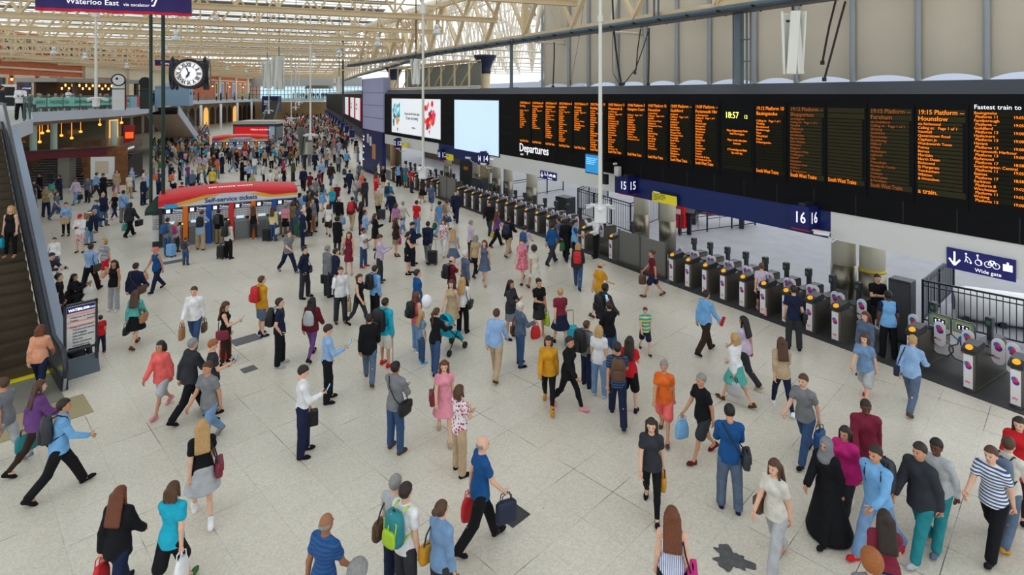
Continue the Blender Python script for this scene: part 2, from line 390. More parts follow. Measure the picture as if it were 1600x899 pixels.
D = {
 0: "19:00 Platform 5\nDorking\n\nCalling at:   Page 1 of 1\nVauxhall\nClapham Jn\nEarlsfield\nWimbledon\nMotspur Park\nWorcester Park\nStoneleigh\nEwell West\nEpsom\n\n\n\n\n\n\nSouth West Trains",
 1: "19:00 Platform 8\nPortsmouth Hbr\nvia Eastleigh\nCalling at:   Page 1 of 1\nWoking\nBasingstoke\nWinchester\nEastleigh\nHedge End\nBotley\nFareham\nPortchester\n& Portsmouth Hbr\n\n\n\n\n\n\nSouth West Trains",
 2: "19:03 Platform 18\nTwickenham\nvia Richmond\nCalling at:   Page 1 of 1\nVauxhall\nQueenstown Road\nClapham Jn\nWandsworth Town\nPutney\nBarnes\nMortlake\nNorth Sheen\nRichmond\nSt Margarets\nTwickenham\nStrawberry Hill\n& Teddington\n\n\nSouth West Trains",
 3: "19:02 Platform 6\nGuildford\nvia Cobham\nCalling at:   Page 1 of 1\nVauxhall\nClapham Jn\nEarlsfield\nWimbledon\nSurbiton\nHinchley Wood\nClaygate\nOxshott\nCobham & Stoke\nEffingham Jn\nHorsley\nClandon\nLondon Road\n& Guildford\n\nSouth West Trains",
 4: "19:02 Platform 11\nWoking\nvia Weybridge\nCalling at:   Page 1 of 1\nSurbiton\nEsher\nHersham\nWalton on Thames\nWeybridge\nByfleet & New Haw\nWest Byfleet\n& Woking\n\n\n\n\n\n\n\nSouth West Trains",
 5: "19:05 Platform 19\nReading\nvia Ascot\nCalling at:   Page 1 of 1\nVauxhall\nClapham Jn\nRichmond\nTwickenham\nFeltham\nAshford\nStaines\nEgham\nVirginia Water\nSunningdale\nAscot\nMartins Heron\nBracknell\nWokingham\n& Reading\nSouth West Trains",
 6: "19:05 Platform 11\nWeymouth &\nvia Winchester\nCalling at:   Page 1 of 2\nBasingstoke\nWinchester\nSouthampton Apt\nSouthampton Ctl\nBrockenhurst\nNew Milton\nChristchurch\nPokesdown\nBournemouth\nPoole\nHamworthy\nWareham\nWool\nMoreton\nDorchester Sth\nSouth West Trains",
 7: "19:06 Platform 3\nHampton Court\n\nCalling at:   Page 1 of 1\nVauxhall\nClapham Jn\nEarlsfield\nWimbledon\nRaynes Park\nNew Malden\nBerrylands\nSurbiton\nThames Ditton\n& Hampton Court\n\n\n\n\n\nSouth West Trains",
 8: "19:07 Platform 16\nHounslow\nvia Brentford\nCalling at:   Page 1 of 1\nVauxhall\nQueenstown Road\nClapham Jn\nWandsworth Town\nPutney\nBarnes\nBarnes Bridge\nChiswick\nKew Bridge\nBrentford\nSyon Lane\nIsleworth\n& Hounslow\n\n\nSouth West Trains",
 9: "19:09 Platform --\nGuildford\nvia Epsom\nCalling at:   Page 1 of 2\nVauxhall\nClapham Jn\nEarlsfield\nWimbledon\nRaynes Park\nMotspur Park\nWorcester Park\nStoneleigh\nEwell West\nEpsom\nAshtead\nLeatherhead\nBookham\nEffingham Jn\nClandon\nSouth West Trains",
 10: "19:09 Platform --\nPortsmouth Hbr\nvia Basingstoke\nCalling at:   Page 1 of 1\nWoking\nFarnborough\nBasingstoke\nMicheldever\nWinchester\nShawford\nEastleigh\nHedge End\nBotley\nFareham\nPortchester\nCosham\nFratton\nPortsmth & Ssea\n& Portsmouth Hbr\nSouth West Trains",
 12: "19:12 Platform 10\nBasingstoke\n\nCalling at:   Page 1 of 1\nWoking\nBrookwood\nFarnborough\nFleet\nWinchfield\nHook\n& Basingstoke.\n\n\n\n\n\n\n\n\nSouth West Trains",
 13: "19:12 Platform --\nShepperton\nvia Kingston\nCalling at:   Page 1 of 1\nVauxhall\nClapham Jn\nEarlsfield\nWimbledon\nRaynes Park\nNew Malden\nNorbiton\nKingston\nHampton Wick\nTeddington\nFulwell\nHampton\nHampton Park\nSunbury\n& Shepperton.\nSouth West Trains",
 14: "\n\n\n\n\n\n\n\n\n\n\n\n\n\n\n\n\n\n\nSouth West Trains",
 15: "19:15 Platform --\nFareham\nvia Guildford\nCalling at:   Page 1 of 1\nWoking\nGuildford\nFarncombe\nGodalming\nMilford\nWitley\nHaslemere\nLiphook\nLiss\nPetersfield\nRowlands Castle\nHavant\nCosham\nPortchester\n& Fareham.\nSouth West Trains",
 16: "19:15 Platform --\nHounslow\nvia Richmond\nCalling at:   Page 1 of 1\nVauxhall\nQueenstown Road\nClapham Jn\nWandsworth Town\nPutney\nBarnes\nMortlake\nNorth Sheen\nRichmond\nSt Margarets\nTwickenham\nWhitton\n& Hounslow.\n\n\na train."}
fast = [("Basingstoke","11","19:05"),("Farnborough","--","19:05"),("Guildford","13","19:00"),("Haslemere","13","19:00"),("Havant","13","19:00"),("Portsmouth Harbour","13","19:00"),("Richmond","17","18:58"),("Southampton Central","11","19:05"),("Staines","17","18:58"),("Surbiton","8","19:02"),("Winchester","11","19:05"),("Woking","13","19:00")]
ZS0, ZS1 = 4.50-ZB, 6.62-ZB
for k, (pa, pb) in enumerate(pan):
    xa, xb = bx(pa), bx(pb); w = xb-xa
    p = thing('display_panel', None, None, (xa, -.02, ZS0), 0); p.parent = bd
    f = MB(); f.box(-.05, w+.05, 0, .03, -.25, ZS1-ZS0+.12); f.build('panel_frame', mat('panel_black', (9, 10, 14), .5, spec=.12), p)
    H = ZS1-ZS0; nrow = 20
    r = MB()
    z = H
    rows = []
    for i in range(nrow):
        h = H/nrow*(1.5 if i in (0, 1, 19) else .918); rows.append((z, h)); z -= h
    for i, (z, h) in enumerate(rows):
        if k == 11 and i < 7: continue
        r.box(0, w if i in (0, 1, 19) else w*.94, -.012, 0, z-h+.016, z-.008)
    r.build('led_rows', scrl if k in (13, 14, 15, 16) else scr, p)
    am = amberd if k in (13, 15) else amber
    def fit(s_, size, z, x=.0, mm=am, al='LEFT', sp=1, wid=None):
        # narrow dot-matrix face, fitted to the panel's width
        o = text(s_, size, (x+.01, -.016, z), p, mm, align=al, sx=.95, ext=.002, bold=.0, space=sp)
        if not s_.strip(): bpy.data.objects.remove(o); return None
        wd = max(v.co.x for v in o.data.vertices)*o.scale[0]; lim = wid or w*.95
        if wd > lim or wid: o.scale[0] *= lim/wd
        return o
    if k in D:
        ls = D[k].split('\n')
        def dims(i): return rows[i]
        head = ls[0]; 
        for i in (0, 1, 19):
            if i < len(ls) and ls[i].strip():
                z_, h_ = rows[i]; fit(ls[i], h_*1.02, z_-h_+.035, mm=amber if (i == 19 and k in (13, 14)) else am, wid={0: w*.96, 19: w*.78 if k != 16 else None}.get(i))
        small = [ls[i] if 2 <= i < 19 else '' for i in range(20)]
        z_, h_ = rows[2]
        o = fit('\n'.join(small[2:19]), h_*.98, z_-h_+.02, sp=rows[3][1]/(h_*.98))
    elif k == 11:
        o = text("18:57", .30, (w*.10, -.016, H-.42), p, yel, sx=.8); text("12", .17, (w*.72, -.016, H-.42), p, yel, sx=.8)
        for i, s_ in enumerate(["Major Engineering Work", "Until 31st August.", "", "Major works take place", "between:", "", "# Trowbridge and Bath", "Spa, each day."]):
            if s_: text(s_, .098, (w/2, -.016, H-.86-i*.105), p, amber, align='CENTER', sx=.8)
    else:
        text("Fastest train to", .15, (0, -.016, H+.03), p, letter, sx=.95)
        a_ = []; t_ = []
        for n_, pl, tm in fast: a_ += [n_, " Platform "+pl]; t_ += ['', tm]
        o = text('\n'.join(a_), .092, (0, -.016, H-.09), p, amber, sx=1.0, space=(H/24)/.092)
        o = text('\n'.join(t_), .092, (w*.70, -.016, H-.09), p, amber, sx=.9, space=(H/24)/.092)
text("Departures", .62, (bx(812), -.02 , 4.0-ZB), bd, letter, sx=.92, ext=.01, bold=.002)
text("NEXT", .13, (bx(813.5), -.02, 3.8-ZB), bd, letter, sx=.9)
# advertising screens on the board
def screen(name, label, pa, pb, ya, yb, m, off=-.03):
    xa, xb = gx(pa), gx(pb); z1 = gz(pa, ya); z0 = gz(pa, yb)
    t = thing(name, label, 'screen', G(xa, off, z0), GROT)
    w, h = xb-xa, z1-z0
    f = MB(); f.box(-.06, w+.06, 0, .05, -.06, h+.06); f.build('screen_frame', dsteel, t)
    f = MB(); f.box(0, w, -.02, 0, 0, h); f.build('screen_face', m, t)
    return t, w, h
ad = mat('ad_white', (225, 230, 235), .3, emit=.55)
t, w, h = screen('advertising_screen', 'wide lit advert screen with two colourful sports figures beside small print', 613, 689, 154, 206, ad)
cols = [(30, 150, 170), (60, 60, 80), (220, 140, 60), (230, 60, 110), (200, 30, 40), (235, 110, 40), (120, 190, 200), (90, 40, 60)]
def splash(cx, cz, n, cl, name, sd):
    r = random.Random(sd); ms = [mat('ad_ink_%d' % c, cols[c], .4, emit=.5) for c in cl]
    f = MB()
    for i in range(n):
        a = r.uniform(0, 6.28); d = r.uniform(0, .5)**.7; x = cx+math.cos(a)*d*1.5; z = cz+math.sin(a)*d*1.9; q = r.uniform(.12, .3); m_ = r.randrange(len(cl)); f.mi = m_
        k = r.randint(5, 8); f.add([(x+q*r.uniform(.5, 1)*math.cos(j*6.28/k), -.024-.001*i, z+q*1.3*r.uniform(.5, 1)*math.sin(j*6.28/k)) for j in range(k)], [tuple(range(k))])
    f.build(name, ms, t)
splash(w*.13, h*.5, 34, [0, 1, 2, 6, 0], 'painted_figure', 3); splash(w*.82, h*.5, 40, [3, 4, 5, 7, 4], 'painted_figure', 5)
ink = mat('ink_dark', (40, 44, 60), .5)
text("Six Sports and the Premier League", .27, (w*.46, -.03, h*.55), t, ink, align='CENTER', sx=.78); text("23 starts and counting", .34, (w*.46, -.03, h*.42), t, ink, align='CENTER', sx=.78)
text("#mygame", .2, (w*.5, -.03, h*.18), t, ink, align='CENTER', sx=.9)
t, w, h = screen('blank_screen', 'blank glowing white screen between the advert and the train times', 711, 780, 156, 232, mat('blank_white', (196, 220, 248), .5, emit=.62))
text("JCDecaux", .1, (w*.9, -.03, -.25), t, letter, align='RIGHT')
# ---------------------------------------------------------------- beam under the board: white and navy lengths
fb = thing('gateline_beam', 'white and navy beam running under the departures board above the gates', 'beam', G(gx(600), 0, 2.88), GROT)
x0 = gx(600)
for pa, pb, m in ((601, 685, offw), (685, 760, navy), (760, 960, offw), (960, 1297, navy), (1297, 1900, offw)):
    b = MB(); b.box(gx(pa)-x0, gx(pb)-x0, .02, .9, 0, .78); b.build('beam_panel', m, fb)
# platform number boxes
def numbox(n, px, py, label, off=-.5):
    x = gx(px, off); z = gz(px, py, off)
    t = thing('platform_sign', label, 'sign', G(x, off, z-.33), GROT)
    b = MB(); b.box(-.26, .26, 0, .5, 0, .66); b.build('box', mat('sign_navy_box', (16, 28, 96), .4), t)
    b = MB(); b.box(-.27, .27, -.01, .51, -.03, .0); b.build('red_edge', mat('sign_red', (190, 20, 40), .4), t)
    b = MB(); b.box(-.1, .1, .1, .5, .66, .74); b.build('bracket', dsteel, t)
    text(n, .46, (0, -.006, .18), t, letter, align='CENTER', sx=.78, bold=.002); text(n, .46, (.266, .25, .18), t, letter, rz=math.pi/2, align='CENTER', sx=.78, bold=.002)
    return t
numbox('16', 1250, 340, 'navy box sign reading 16 beside a white camera, largest of the platform signs')
numbox('15', 974, 290, 'navy box sign reading 15 at the left end of the long navy beam')
numbox('14', 749, 248, 'navy box sign reading 14 between two white cameras'); numbox('13', 686, 242, 'navy box sign reading 13 beside a yellow plate', -.3); numbox('12', 617, 224, 'navy box sign reading 12 at the end of the blue hoarding', -.4)
def flat_sign(name, label, px0, px1, pyt, pyb, m, cat='sign', off=-.03):
    xa, xb = gx(px0, off), gx(px1, off); z1 = gz(px0, pyt, off); z0 = gz(px0, pyb, off)
    t = thing(name, label, cat, G(xa, off, z0), GROT); b = MB(); b.box(0, xb-xa, 0, .03, 0, z1-z0); b.build('sign_plate', m, t)
    return t, xb-xa, z1-z0
def wide_gate(px0, px1, pt, pb, label):
    t, w, h = flat_sign('wide_gate_sign', label, px0, px1, pt, pb, signnavy)
    b = MB(); y = -.005
    b.box(w*.11, w*.14, y-.005, y, h*.3, h*.85); b.bar((w*.04, y, h*.5), (w*.125, y, h*.2), .04*h*2, .01, up=(0, 1, 0)); b.bar((w*.21, y, h*.5), (w*.125, y, h*.2), .04*h*2, .01, up=(0, 1, 0)); b.build('arrow', letter, t)
    # pictograms: person with pushchair, wheelchair, bicycle, luggage
    b = MB()
    def ring(cx, cz, r, th=.012):
        n = 16
        for i in range(n):
            a0, a1 = 2*math.pi*i/n, 2*math.pi*(i+1)/n
            b.bar((cx+r*math.cos(a0), y, cz+r*math.sin(a0)), (cx+r*math.cos(a1), y, cz+r*math.sin(a1)), th, .01, up=(0, 1, 0))
    def ln(*p, th=.018):
        for q, r_ in zip(p, p[1:]): b.bar((w*q[0], y, h*q[1]), (w*r_[0], y, h*r_[1]), th*h*1.4, .01, up=(0, 1, 0))
    b.lathe([(0.001, -.01), (h*.045, -.01), (h*.045, 0), (0.001, 0)], (w*.30, y, h*.85), 8)
    ring(w*.30, h*.85, h*.03); ln((.30, .78), (.30, .6), (.28, .45)); ln((.30, .6), (.33, .45)); ln((.30, .74), (.34, .66)); ln((.34, .66), (.375, .52), (.36, .52)); ring(w*.37, h*.46, h*.03)
    ring(w*.485, h*.55, h*.13); ln((.47, .85), (.475, .66), (.51, .64), (.53, .46)); ring(w*.47, h*.88, h*.03)
    ring(w*.62, h*.55, h*.13); ring(w*.735, h*.55, h*.13); ln((.62, .55), (.65, .75), (.71, .75), (.735, .55)); ln((.65, .75), (.68, .55), (.71, .75)); ln((.62, .55), (.68, .55))
    b.box(w*.83, w*.96, y-.005, y, h*.42, h*.72); b.box(w*.88, w*.91, y-.005, y, h*.72, h*.82); b.build('pictograms', letter, t)
    text("Wide gate", h*.24, (w*.62, y, h*.1), t, letter, align='CENTER')
wide_gate(1479, 1587, 386, 418, 'purple-navy wide gate sign with arrow, nearest one on the white beam')
wide_gate(844, 869, 266, 278, 'small wide gate sign with arrow on the white beam below the Departures title')
t, w, h = flat_sign('yellow_notice', 'yellow penalty notice plate with small print hanging on the navy beam', 1019, 1057, 300, 314, mat('notice_yellow', (238, 220, 40), .5), off=-.12)
b = MB(); b.box(0, w, -.01, 0, h, h*1.2); b.build('header_strip', matb, t); text("! Penalty Fares", h*.17, (.05, -.012, h*1.03), t, letter)
text("You must have a valid ticket\nfor your entire journey before\nboarding a train. If you do not\nyou may be liable to pay a\npenalty fare.", h*.15, (.06, -.004, h*.8), t, ink)
t, w, h = flat_sign('yellow_notice', 'plain yellow notice plate beside the platform 13 sign', 697, 708, 240, 249, mat('notice_yellow', (238, 220, 40), .5), off=-.02)
text("Penalty Fares", h*.2, (.05, -.004, h*.6), t, ink)
t, w, h = flat_sign('yellow_notice', 'small yellow notice plate beside the platform 12 sign', 628, 636, 222, 229, mat('notice_yellow', (238, 220, 40), .5), off=-.3)
text("Penalty Fares", h*.2, (.05, -.004, h*.6), t, ink)
# CCTV cameras on the beam
def cctv(px, py, label, off=-.5):
    x = gx(px, off); z = gz(px, py, off)
    t = thing('cctv_camera', label, 'camera', G(x, off, z), GROT+.25)
    b = MB(); b.box(-.24, .16, -.055, .055, .02, .12, .02); b.box(-.27, .18, -.065, .065, .115, .135); b.build('housing', white, t)
    b = MB(); b.lathe([(.045, 0), (.045, .03)], (0, 0, 0), 12); o = b.build('lens', matb, t); o.location = (-.24, 0, .065); o.rotation_euler = (0, -math.pi/2, 0)
    b = MB(); b.tube([(.15, 0, 0), (.2, .1, -.15), (.2, .5, -.15)], .025, 8); b.build('arm', white, t)
cctv(1286, 369, 'white camera on the navy beam next to the platform 16 sign')
cctv(732, 249, 'white camera left of the platform 14 sign', -.25); cctv(756, 259, 'white camera right of the platform 14 sign'); cctv(622, 234, 'white camera by the platform 12 sign', -.2)
# information monitor below the board
xi = gx(930, -1.2); t = thing('information_monitor', 'blue information monitor hanging below the departures board right of the title', 'monitor', G(gx(914, -1.0), -1.0, gz(914, 270, -1.0)), GROT)
b = MB(); b.box(0, 1.05, 0, .12, 0, .82, .02); b.build('casing', dsteel, t); b = MB(); b.box(.04, 1.0, -.006, 0, .05, .78); b.build('screen_face', mat('monitor_blue', (40, 130, 185), .3, emit=.7), t)
text("National Rail Enquiries\nLive service updates\nfor all train services\nfrom this station", .075, (.1, -.01, .62), t, mat('monitor_text', (150, 210, 235), .4, emit=.8))
b = MB(); b.box(.4, .6, .1, 1.0, .5, .6); b.box(.95, 1.2, .1, .25, -.35, .05); b.build('bracket', matb, t)
t = thing('junction_box', 'small pale grey box on the beam right of the blue information monitor', 'box', G(gx(959, -.25), -.25, gz(959, 275, -.25)), GROT)
b = MB(); b.box(0, .25, 0, .2, 0, .4, .02); b.tube([(.05, -.05, .5), (.05, .1, .5)], .05, 8); b.build('casing', offw, t); b = MB(); b.box(.03, .22, -.01, 0, .05, .35); b.build('cover', white, t)
# ---------------------------------------------------------------- lavender panel and far board
lav = mat('lavender_panel', (168, 172, 208), .5)
pa = Vector((-11.2, 47.9, 0)); pb = Vector((-13.6, 51.5, 0))
a = G(gx(601), -.1); 
dv = Vector((-.50, .866, 0)); c0 = a + Vector((0, 0, 0)); ang = math.atan2(-dv.y, -dv.x)
Lx = 6.4
t = thing('wall_panel', 'pale lavender panelled wall box between the two black boards', 'panel', c0+dv*Lx+Vector((0, 0, 3.8)), ang)
b = MB(); b.box(0, Lx, 0, .6, 0, 4.6); b.build('panel_body', lav, t); b = MB()
for z in (1.1, 2.2, 3.3): b.box(0, Lx, -.01, 0, z, z+.03)
b.box(-.05, .1, -.03, .6, 0, 4.6); b.build('joints', navy, t)
hr = thing('ticket_hoarding', 'navy blue hoarding with posters and arrows below the lavender panel', 'hoarding', c0+dv*Lx, ang)
b = MB(); b.box(0, Lx-.3, 0, .3, 0, 3.7); b.build('panel_body', navy, hr)
for x, z, w_, h_, m_ in ((1.6, 2.6, .5, .8, offw), (2.4, 2.4, .55, .8, offw), (3.2, 1.3, 1.0, 1.3, mat('poster_orange', (196, 130, 70), .5))):
    b = MB(); b.box(x, x+w_, -.03, 0, z, z+h_); b.build('poster', m_, hr)
text("Ticket\noffice\n\nToilets\n\nLifts\n\nBikes", .3, (.15, -.02, 3.0), hr, letter, sx=.8)
dv2 = Vector((-.34, .94, 0)); a2 = c0+dv*Lx; L2 = 95; ang2 = math.atan2(-dv2.y, -dv2.x)
t = thing('far_board', 'second long black board with advert screens over the far platforms', 'board', a2+dv2*L2+Vector((0, 0, 3.7)), ang2)
b = MB(); b.box(0, L2, 0, .8, 0, 3.3); b.build('casing', black, t); b = MB(); b.prism([(0, 3.3), (.8, 3.3), (.8, 3.65), (.3, 3.65)], 0, L2, 'yz'); b.build('sloping_top', bevelm, t)
for xa, w_, m_ in ((L2-7.5, 5.2, ad), (L2-14.5, 5.2, ad), (L2-24, 6, ad)):
    b = MB(); b.box(xa, xa+w_, -.04, 0, .7, 2.9); b.build('screen_face', m_, t)
    b = MB(); b.box(xa+w_, xa+w_+.7, -.05, 0, .7, 2.9); b.build('red_edge', mat('ad_red', (225, 40, 60), .4, emit=.5), t)
text("Plan your\njourney", .4, (L2-6.5, -.06, 2.1), t, ink); text("Travel\nupdates", .4, (L2-13.5, -.06, 2.1), t, ink)
b = MB(); b.box(0, L2, .2, .7, -.9, 0); b.build('lower_beam', mat('far_beam', (70, 72, 90), .5), t)
for i, n in enumerate(['11', '10', '9', '8', '7', '6', '5', '4', '3', '2', '1']):
    p = a2+dv2*(4+i*7.2)
    t = thing('platform_sign', ['small navy box sign reading 11, nearest of the row under the far board', 'small navy box sign reading 10 in the row under the far board', 'tiny navy box sign just beyond the sign reading 10'][i] if i < 3 else 'tiny navy box sign far down the row under the far board', 'sign', p+Vector((-.9, -.4, 2.75)), ang2, 'far platform signs' if i > 2 else None)
    b = MB(); b.box(0, 1.1, 0, .5, 0, .75); b.build('box', mat('sign_navy_box', (16, 28, 96), .4), t)
    text(n, .6, (.15, -.01, .16), t, letter, bold=.01); b = MB(); b.box(.5, .56, .2, .3, .7, 1.1); b.build('bracket', dsteel, t)
# shop fronts under the far board
b = MB(); b.box(0, L2, 0, .2, 0, 2.9); o = b.build('wall_far_platforms', mat('far_wall', (96, 84, 72), .6, noise=.3, nscale=.5), None, a2+dv2*L2+Vector((3.2, 1.2, 0)), ang2); o['kind'] = 'structure'
warm = mat('shop_glow', (255, 176, 70), .5, emit=1.6)
for i in range(5):
    p = a2+dv2*(3+i*9)+Vector((1.5, .6, 0)); t = thing('shop_sign', 'glowing orange shop sign under the far board', 'sign', p+Vector((0, 0, 2.0)), ang2, 'orange shop signs under the far board')
    b = MB(); b.box(0, 2.2, 0, .15, 0, .5, .03); b.build('sign_box', warm, t)
# ================================================================ TICKET GATES
gsteel = mat('gate_steel', (104, 100, 92), .38, metal=.5)
gdark = mat('gate_dark', (44, 46, 52), .4)
amberpad = mat('reader_amber', (245, 170, 30), .4, emit=.4)
whitep = mat('poster_white', (232, 228, 232), .4)
pinkd = mat('poster_pink', (226, 40, 92), .4); purd = mat('poster_violet', (86, 48, 150), .4); blud = mat('poster_blue', (60, 110, 200), .4); orad = mat('poster_orange_red', (240, 90, 50), .4)
def disc(b, cx, cz, r, y, n=12, sz=1.0):
    b.add([(cx+r*math.cos(2*math.pi*i/n), y, cz+r*sz*math.sin(2*math.pi*i/n)) for i in range(n)], [tuple(range(n))])
def roundel(parent, w, z, r, y=-.006, x=0, name='advert_roundel'):
    b = MB(); b.mi = 0; disc(b, x-r*.3, z+r*.75, r, y); b.mi = 1; disc(b, x+r*.15, z-r*.25, r*1.05, y-.001); b.mi = 2; disc(b, x, z+r*.2, r*.7, y-.002); b.mi = 3; disc(b, x+r*.4, z+r*.9, r*.4, y-.003)
    return b.build(name, [blud, purd, pinkd, orad], parent)
def make_gate(pad=True, wide=False):
    t = thing('ticket_gate', None, 'ticket gate')
    b = MB(); b.box(-.13, .13, .08, 1.85, 0, .92, .02); b.box(-.14, .14, .02, 1.9, .0, .06); b.lathe([(.13, 0), (.13, .95)], (0, .1, 0), 12); b.build('cabinet', gsteel, t)
    b = MB(); b.box(-.15, .15, .7, 1.75, .90, .95, .01); b.build('top_lid', gdark, t)
    b = MB(); b.prism([(-.06, .9), (.42, .9), (.55, 1.0), (.45, 1.1), (.1, 1.06), (-.06, .98)], -.14, .14, 'yz'); b.build('reader_head', gdark, t)
    if pad:
        b = MB(); b.lathe([(.075, 0), (.075, .03), (.06, .035)], (0, 0, 0), 14); o = b.build('reader_pad', amberpad, t, smooth=False); o.location = (0, .02, 1.01); o.rotation_euler = (math.radians(38), 0, 0)
    b = MB(); b.box(-.09, .09, -.05, -.035, .08, .86); p = b.build('poster', whitep, t)
    roundel(p, .18, .6, .06, -.052); text("sky", .09, (-.06, -.052, .2), p, pinkd, sx=.9)
    b = MB(); b.box(-.05, .05, 1.15, 1.3, .9, 1.32, .015); b.box(-.075, .075, 1.1, 1.3, 1.25, 1.5, .02); b.build('rear_reader', gdark, t)
    b = MB(); b.box(-.04, .04, 1.09, 1.1, 1.33, 1.42); b.build('display', mat('gate_display', (40, 90, 60), .3, emit=.2), t)
    return t
def paddle(t, x, side, tall=.62):
    # rounded upright flap, hinged at the cabinet, half across the aisle
    n = 10; w = .26; P = []
    for i in range(n+1): a = math.pi*i/n; P.append((w/2*math.cos(a), .75+tall/2-w/2+w/2*math.sin(a)))
    for i in range(n+1): a = math.pi+math.pi*i/n; P.append((w/2*math.cos(a), .75-tall/2+w/2+w/2*math.sin(a)))
    b = MB(); b.prism([(x+side*.17+p[0], p[1]+.1) for p in P], .78, .80, 'xz'); p_ = b.build('paddle', whitep, t)
    roundel(p_, .2, .95, .07, .775, x+side*.17); text("sky", .09, (x+side*.17-.07, .774, .68), p_, pinkd, sx=.9)
    b = MB(); b.bar((x, .79, .72), (x+side*.1, .79, .72), .05, .04); b.build('hinge', gsteel, p_)
proto = make_gate(); paddle(proto, .13, 1); paddle(proto, -.13, -1)
proto_used = []
def place_gate(x, label, group=None, root=None):
    src = root or proto
    if src not in proto_used: o = src; proto_used.append(src)
    else: o = copy_tree(src)
    p = G(x, 0, 0); o.location = p; o.rotation_euler = (0, 0, GROT); o['label'] = label
    if group: o['group'] = group
    elif 'group' in o: del o['group']
    return o
lab = 'steel ticket gate with white poster and amber reader pad'
place_gate(gx(1588), 'steel ticket gate with amber pad at the right edge of the photo')
place_gate(gx(1514), lab+' right of the wide gate flaps')
place_gate(gx(1425), lab+' left of the wide gate flaps')
x = gx(1306); place_gate(x, 'steel ticket gate next to the cream columns, end of the near bank')
x2 = gx(1050); n = 8; 
names = ['second', 'third', 'fourth', 'fifth', 'sixth', 'seventh', 'eighth', 'ninth']
xs = [x+(x2-x)*i/(n) for i in range(1, n+1)]
for i, xx in enumerate(xs): place_gate(xx, 'steel ticket gate, %s left of the cream columns, near bank' % names[i])
xs = [gx(p) for p in (955, 912)]
for i, xx in enumerate(xs): place_gate(xx, ['steel ticket gate beside the closed grey glass barrier where staff stand', 'steel ticket gate held by the steward in blue vest'][i])
a, b_ = gx(875), gx(716)
n = int((a-b_)/.93)
for i in range(n+1): place_gate(a-(a-b_)*i/n, 'steel ticket gate in the long middle bank behind the passing crowd', 'middle bank of ticket gates')
a, b_ = gx(684), gx(612); n = int((a-b_)/.95)
for i in range(n+1): place_gate(a-(a-b_)*i/n, 'steel ticket gate in the far bank near the blue hoarding', 'far bank of ticket gates')
# dark matting of the gate aisles
b = MB(); b.box(-48, 2, -.25, 1.95, 0, .006); o = b.build('floor_gate_matting', mat('matting', (58, 58, 60), .6, noise=.2, nscale=6), None, G(0, 0, 0), GROT); o['kind'] = 'structure'
# wide gate flaps
for px, sd, lb in ((1468, 1, 'left flap of the wide gate with yellow framed pictogram'), (1505, -1, 'right flap of the wide gate with yellow framed pictogram')):
    x = gx(px, .9); t = thing('wide_gate_flap', lb, 'gate flap', G(x, .9, 0), GROT)
    prof = [(-.24, .62), (-.2, .38), (-.05, .28), (.18, .3), (.3, .45), (.3, .56), (.12, .68), (.1, .78), (.26, .9), (.27, 1.22), (.22, 1.3), (-.18, 1.3), (-.24, 1.24)]
    if sd < 0: prof = [(-p, q) for p, q in prof][::-1]
    b = MB(); b.prism(prof, 0, .03, 'xz'); b.build('flap', whitep, t)
    b = MB(); q = prof+[prof[0]]
    for p1, p2 in zip(q, q[1:]): b.bar((p1[0], .015, p1[1]), (p2[0], .015, p2[1]), .03, .045, up=(0, 1, 0))
    b.build('rim', gsteel, t)
    b = MB(); b.box(-.22, .22, -.006, 0, .98, 1.28); b.build('green_panel', mat('flap_green', (120, 150, 130), .5), t)
    b = MB(); b.box(-.15, .15, -.012, -.006, 1.05, 1.22); b.build('pictogram_border', mat('notice_yellow', (238, 220, 40), .5), t)
    b = MB(); b.box(-.135, .135, -.016, -.012, 1.065, 1.205); b.build('pictogram_plate', signnavy, t)
    b = MB(); 
    for i in range(3): disc(b, -.08+.08*i, 1.15+.02*(i % 2), .02, -.018, 8); b.box(-.092+.08*i, -.068+.08*i, -.019, -.017, 1.085, 1.13)
    b.build('pictograms', letter, t)
    roundel(t, .3, .75, .1, -.006, -.02*sd); text("sky", .09, (-.16 if sd > 0 else -.05, -.006, .5), t, pinkd)
# grey glass barriers
gg = mat('smoked_panel', (112, 112, 108), .3, alpha=1)
def barrier(pxs, label, off=.1, h=1.35, group=None):
    xs_ = [gx(p, off) for p in pxs]; t = thing('glass_barrier', label, 'barrier', G(xs_[0], off, 0), GROT)
    for a, b_ in zip(xs_, xs_[1:]):
        q = MB(); q.box(a-xs_[0]+.03, b_-xs_[0]-.03, 0, .02, .1, h); p = q.build('panel', gg, t)
    q = MB()
    for a in xs_: q.box(a-xs_[0]-.03, a-xs_[0]+.03, -.02, .06, 0, h+.03)
    q.build('posts', gsteel, t); q = MB(); q.box(0, xs_[-1]-xs_[0], -.03, .08, 0, .1); q.build('base_rail', gsteel, t)
    return t
barrier((967, 1000, 1040), 'waist-high closed grey glass barrier panels left of the near gate bank')
barrier((686, 698, 712), 'grey glass barrier standing between the middle and far gate banks', h=1.5)
t = thing('steel_trough', 'low stainless steel box on the floor beside the glass barrier', 'box', G(gx(947, .4), .4, 0), GROT); b = MB(); b.box(-.45, .45, 0, .9, 0, .4, .03); b.build('casing', gsteel, t); b = MB(); b.box(-.4, .4, .05, .85, .4, .42); b.build('lid', gdark, t)
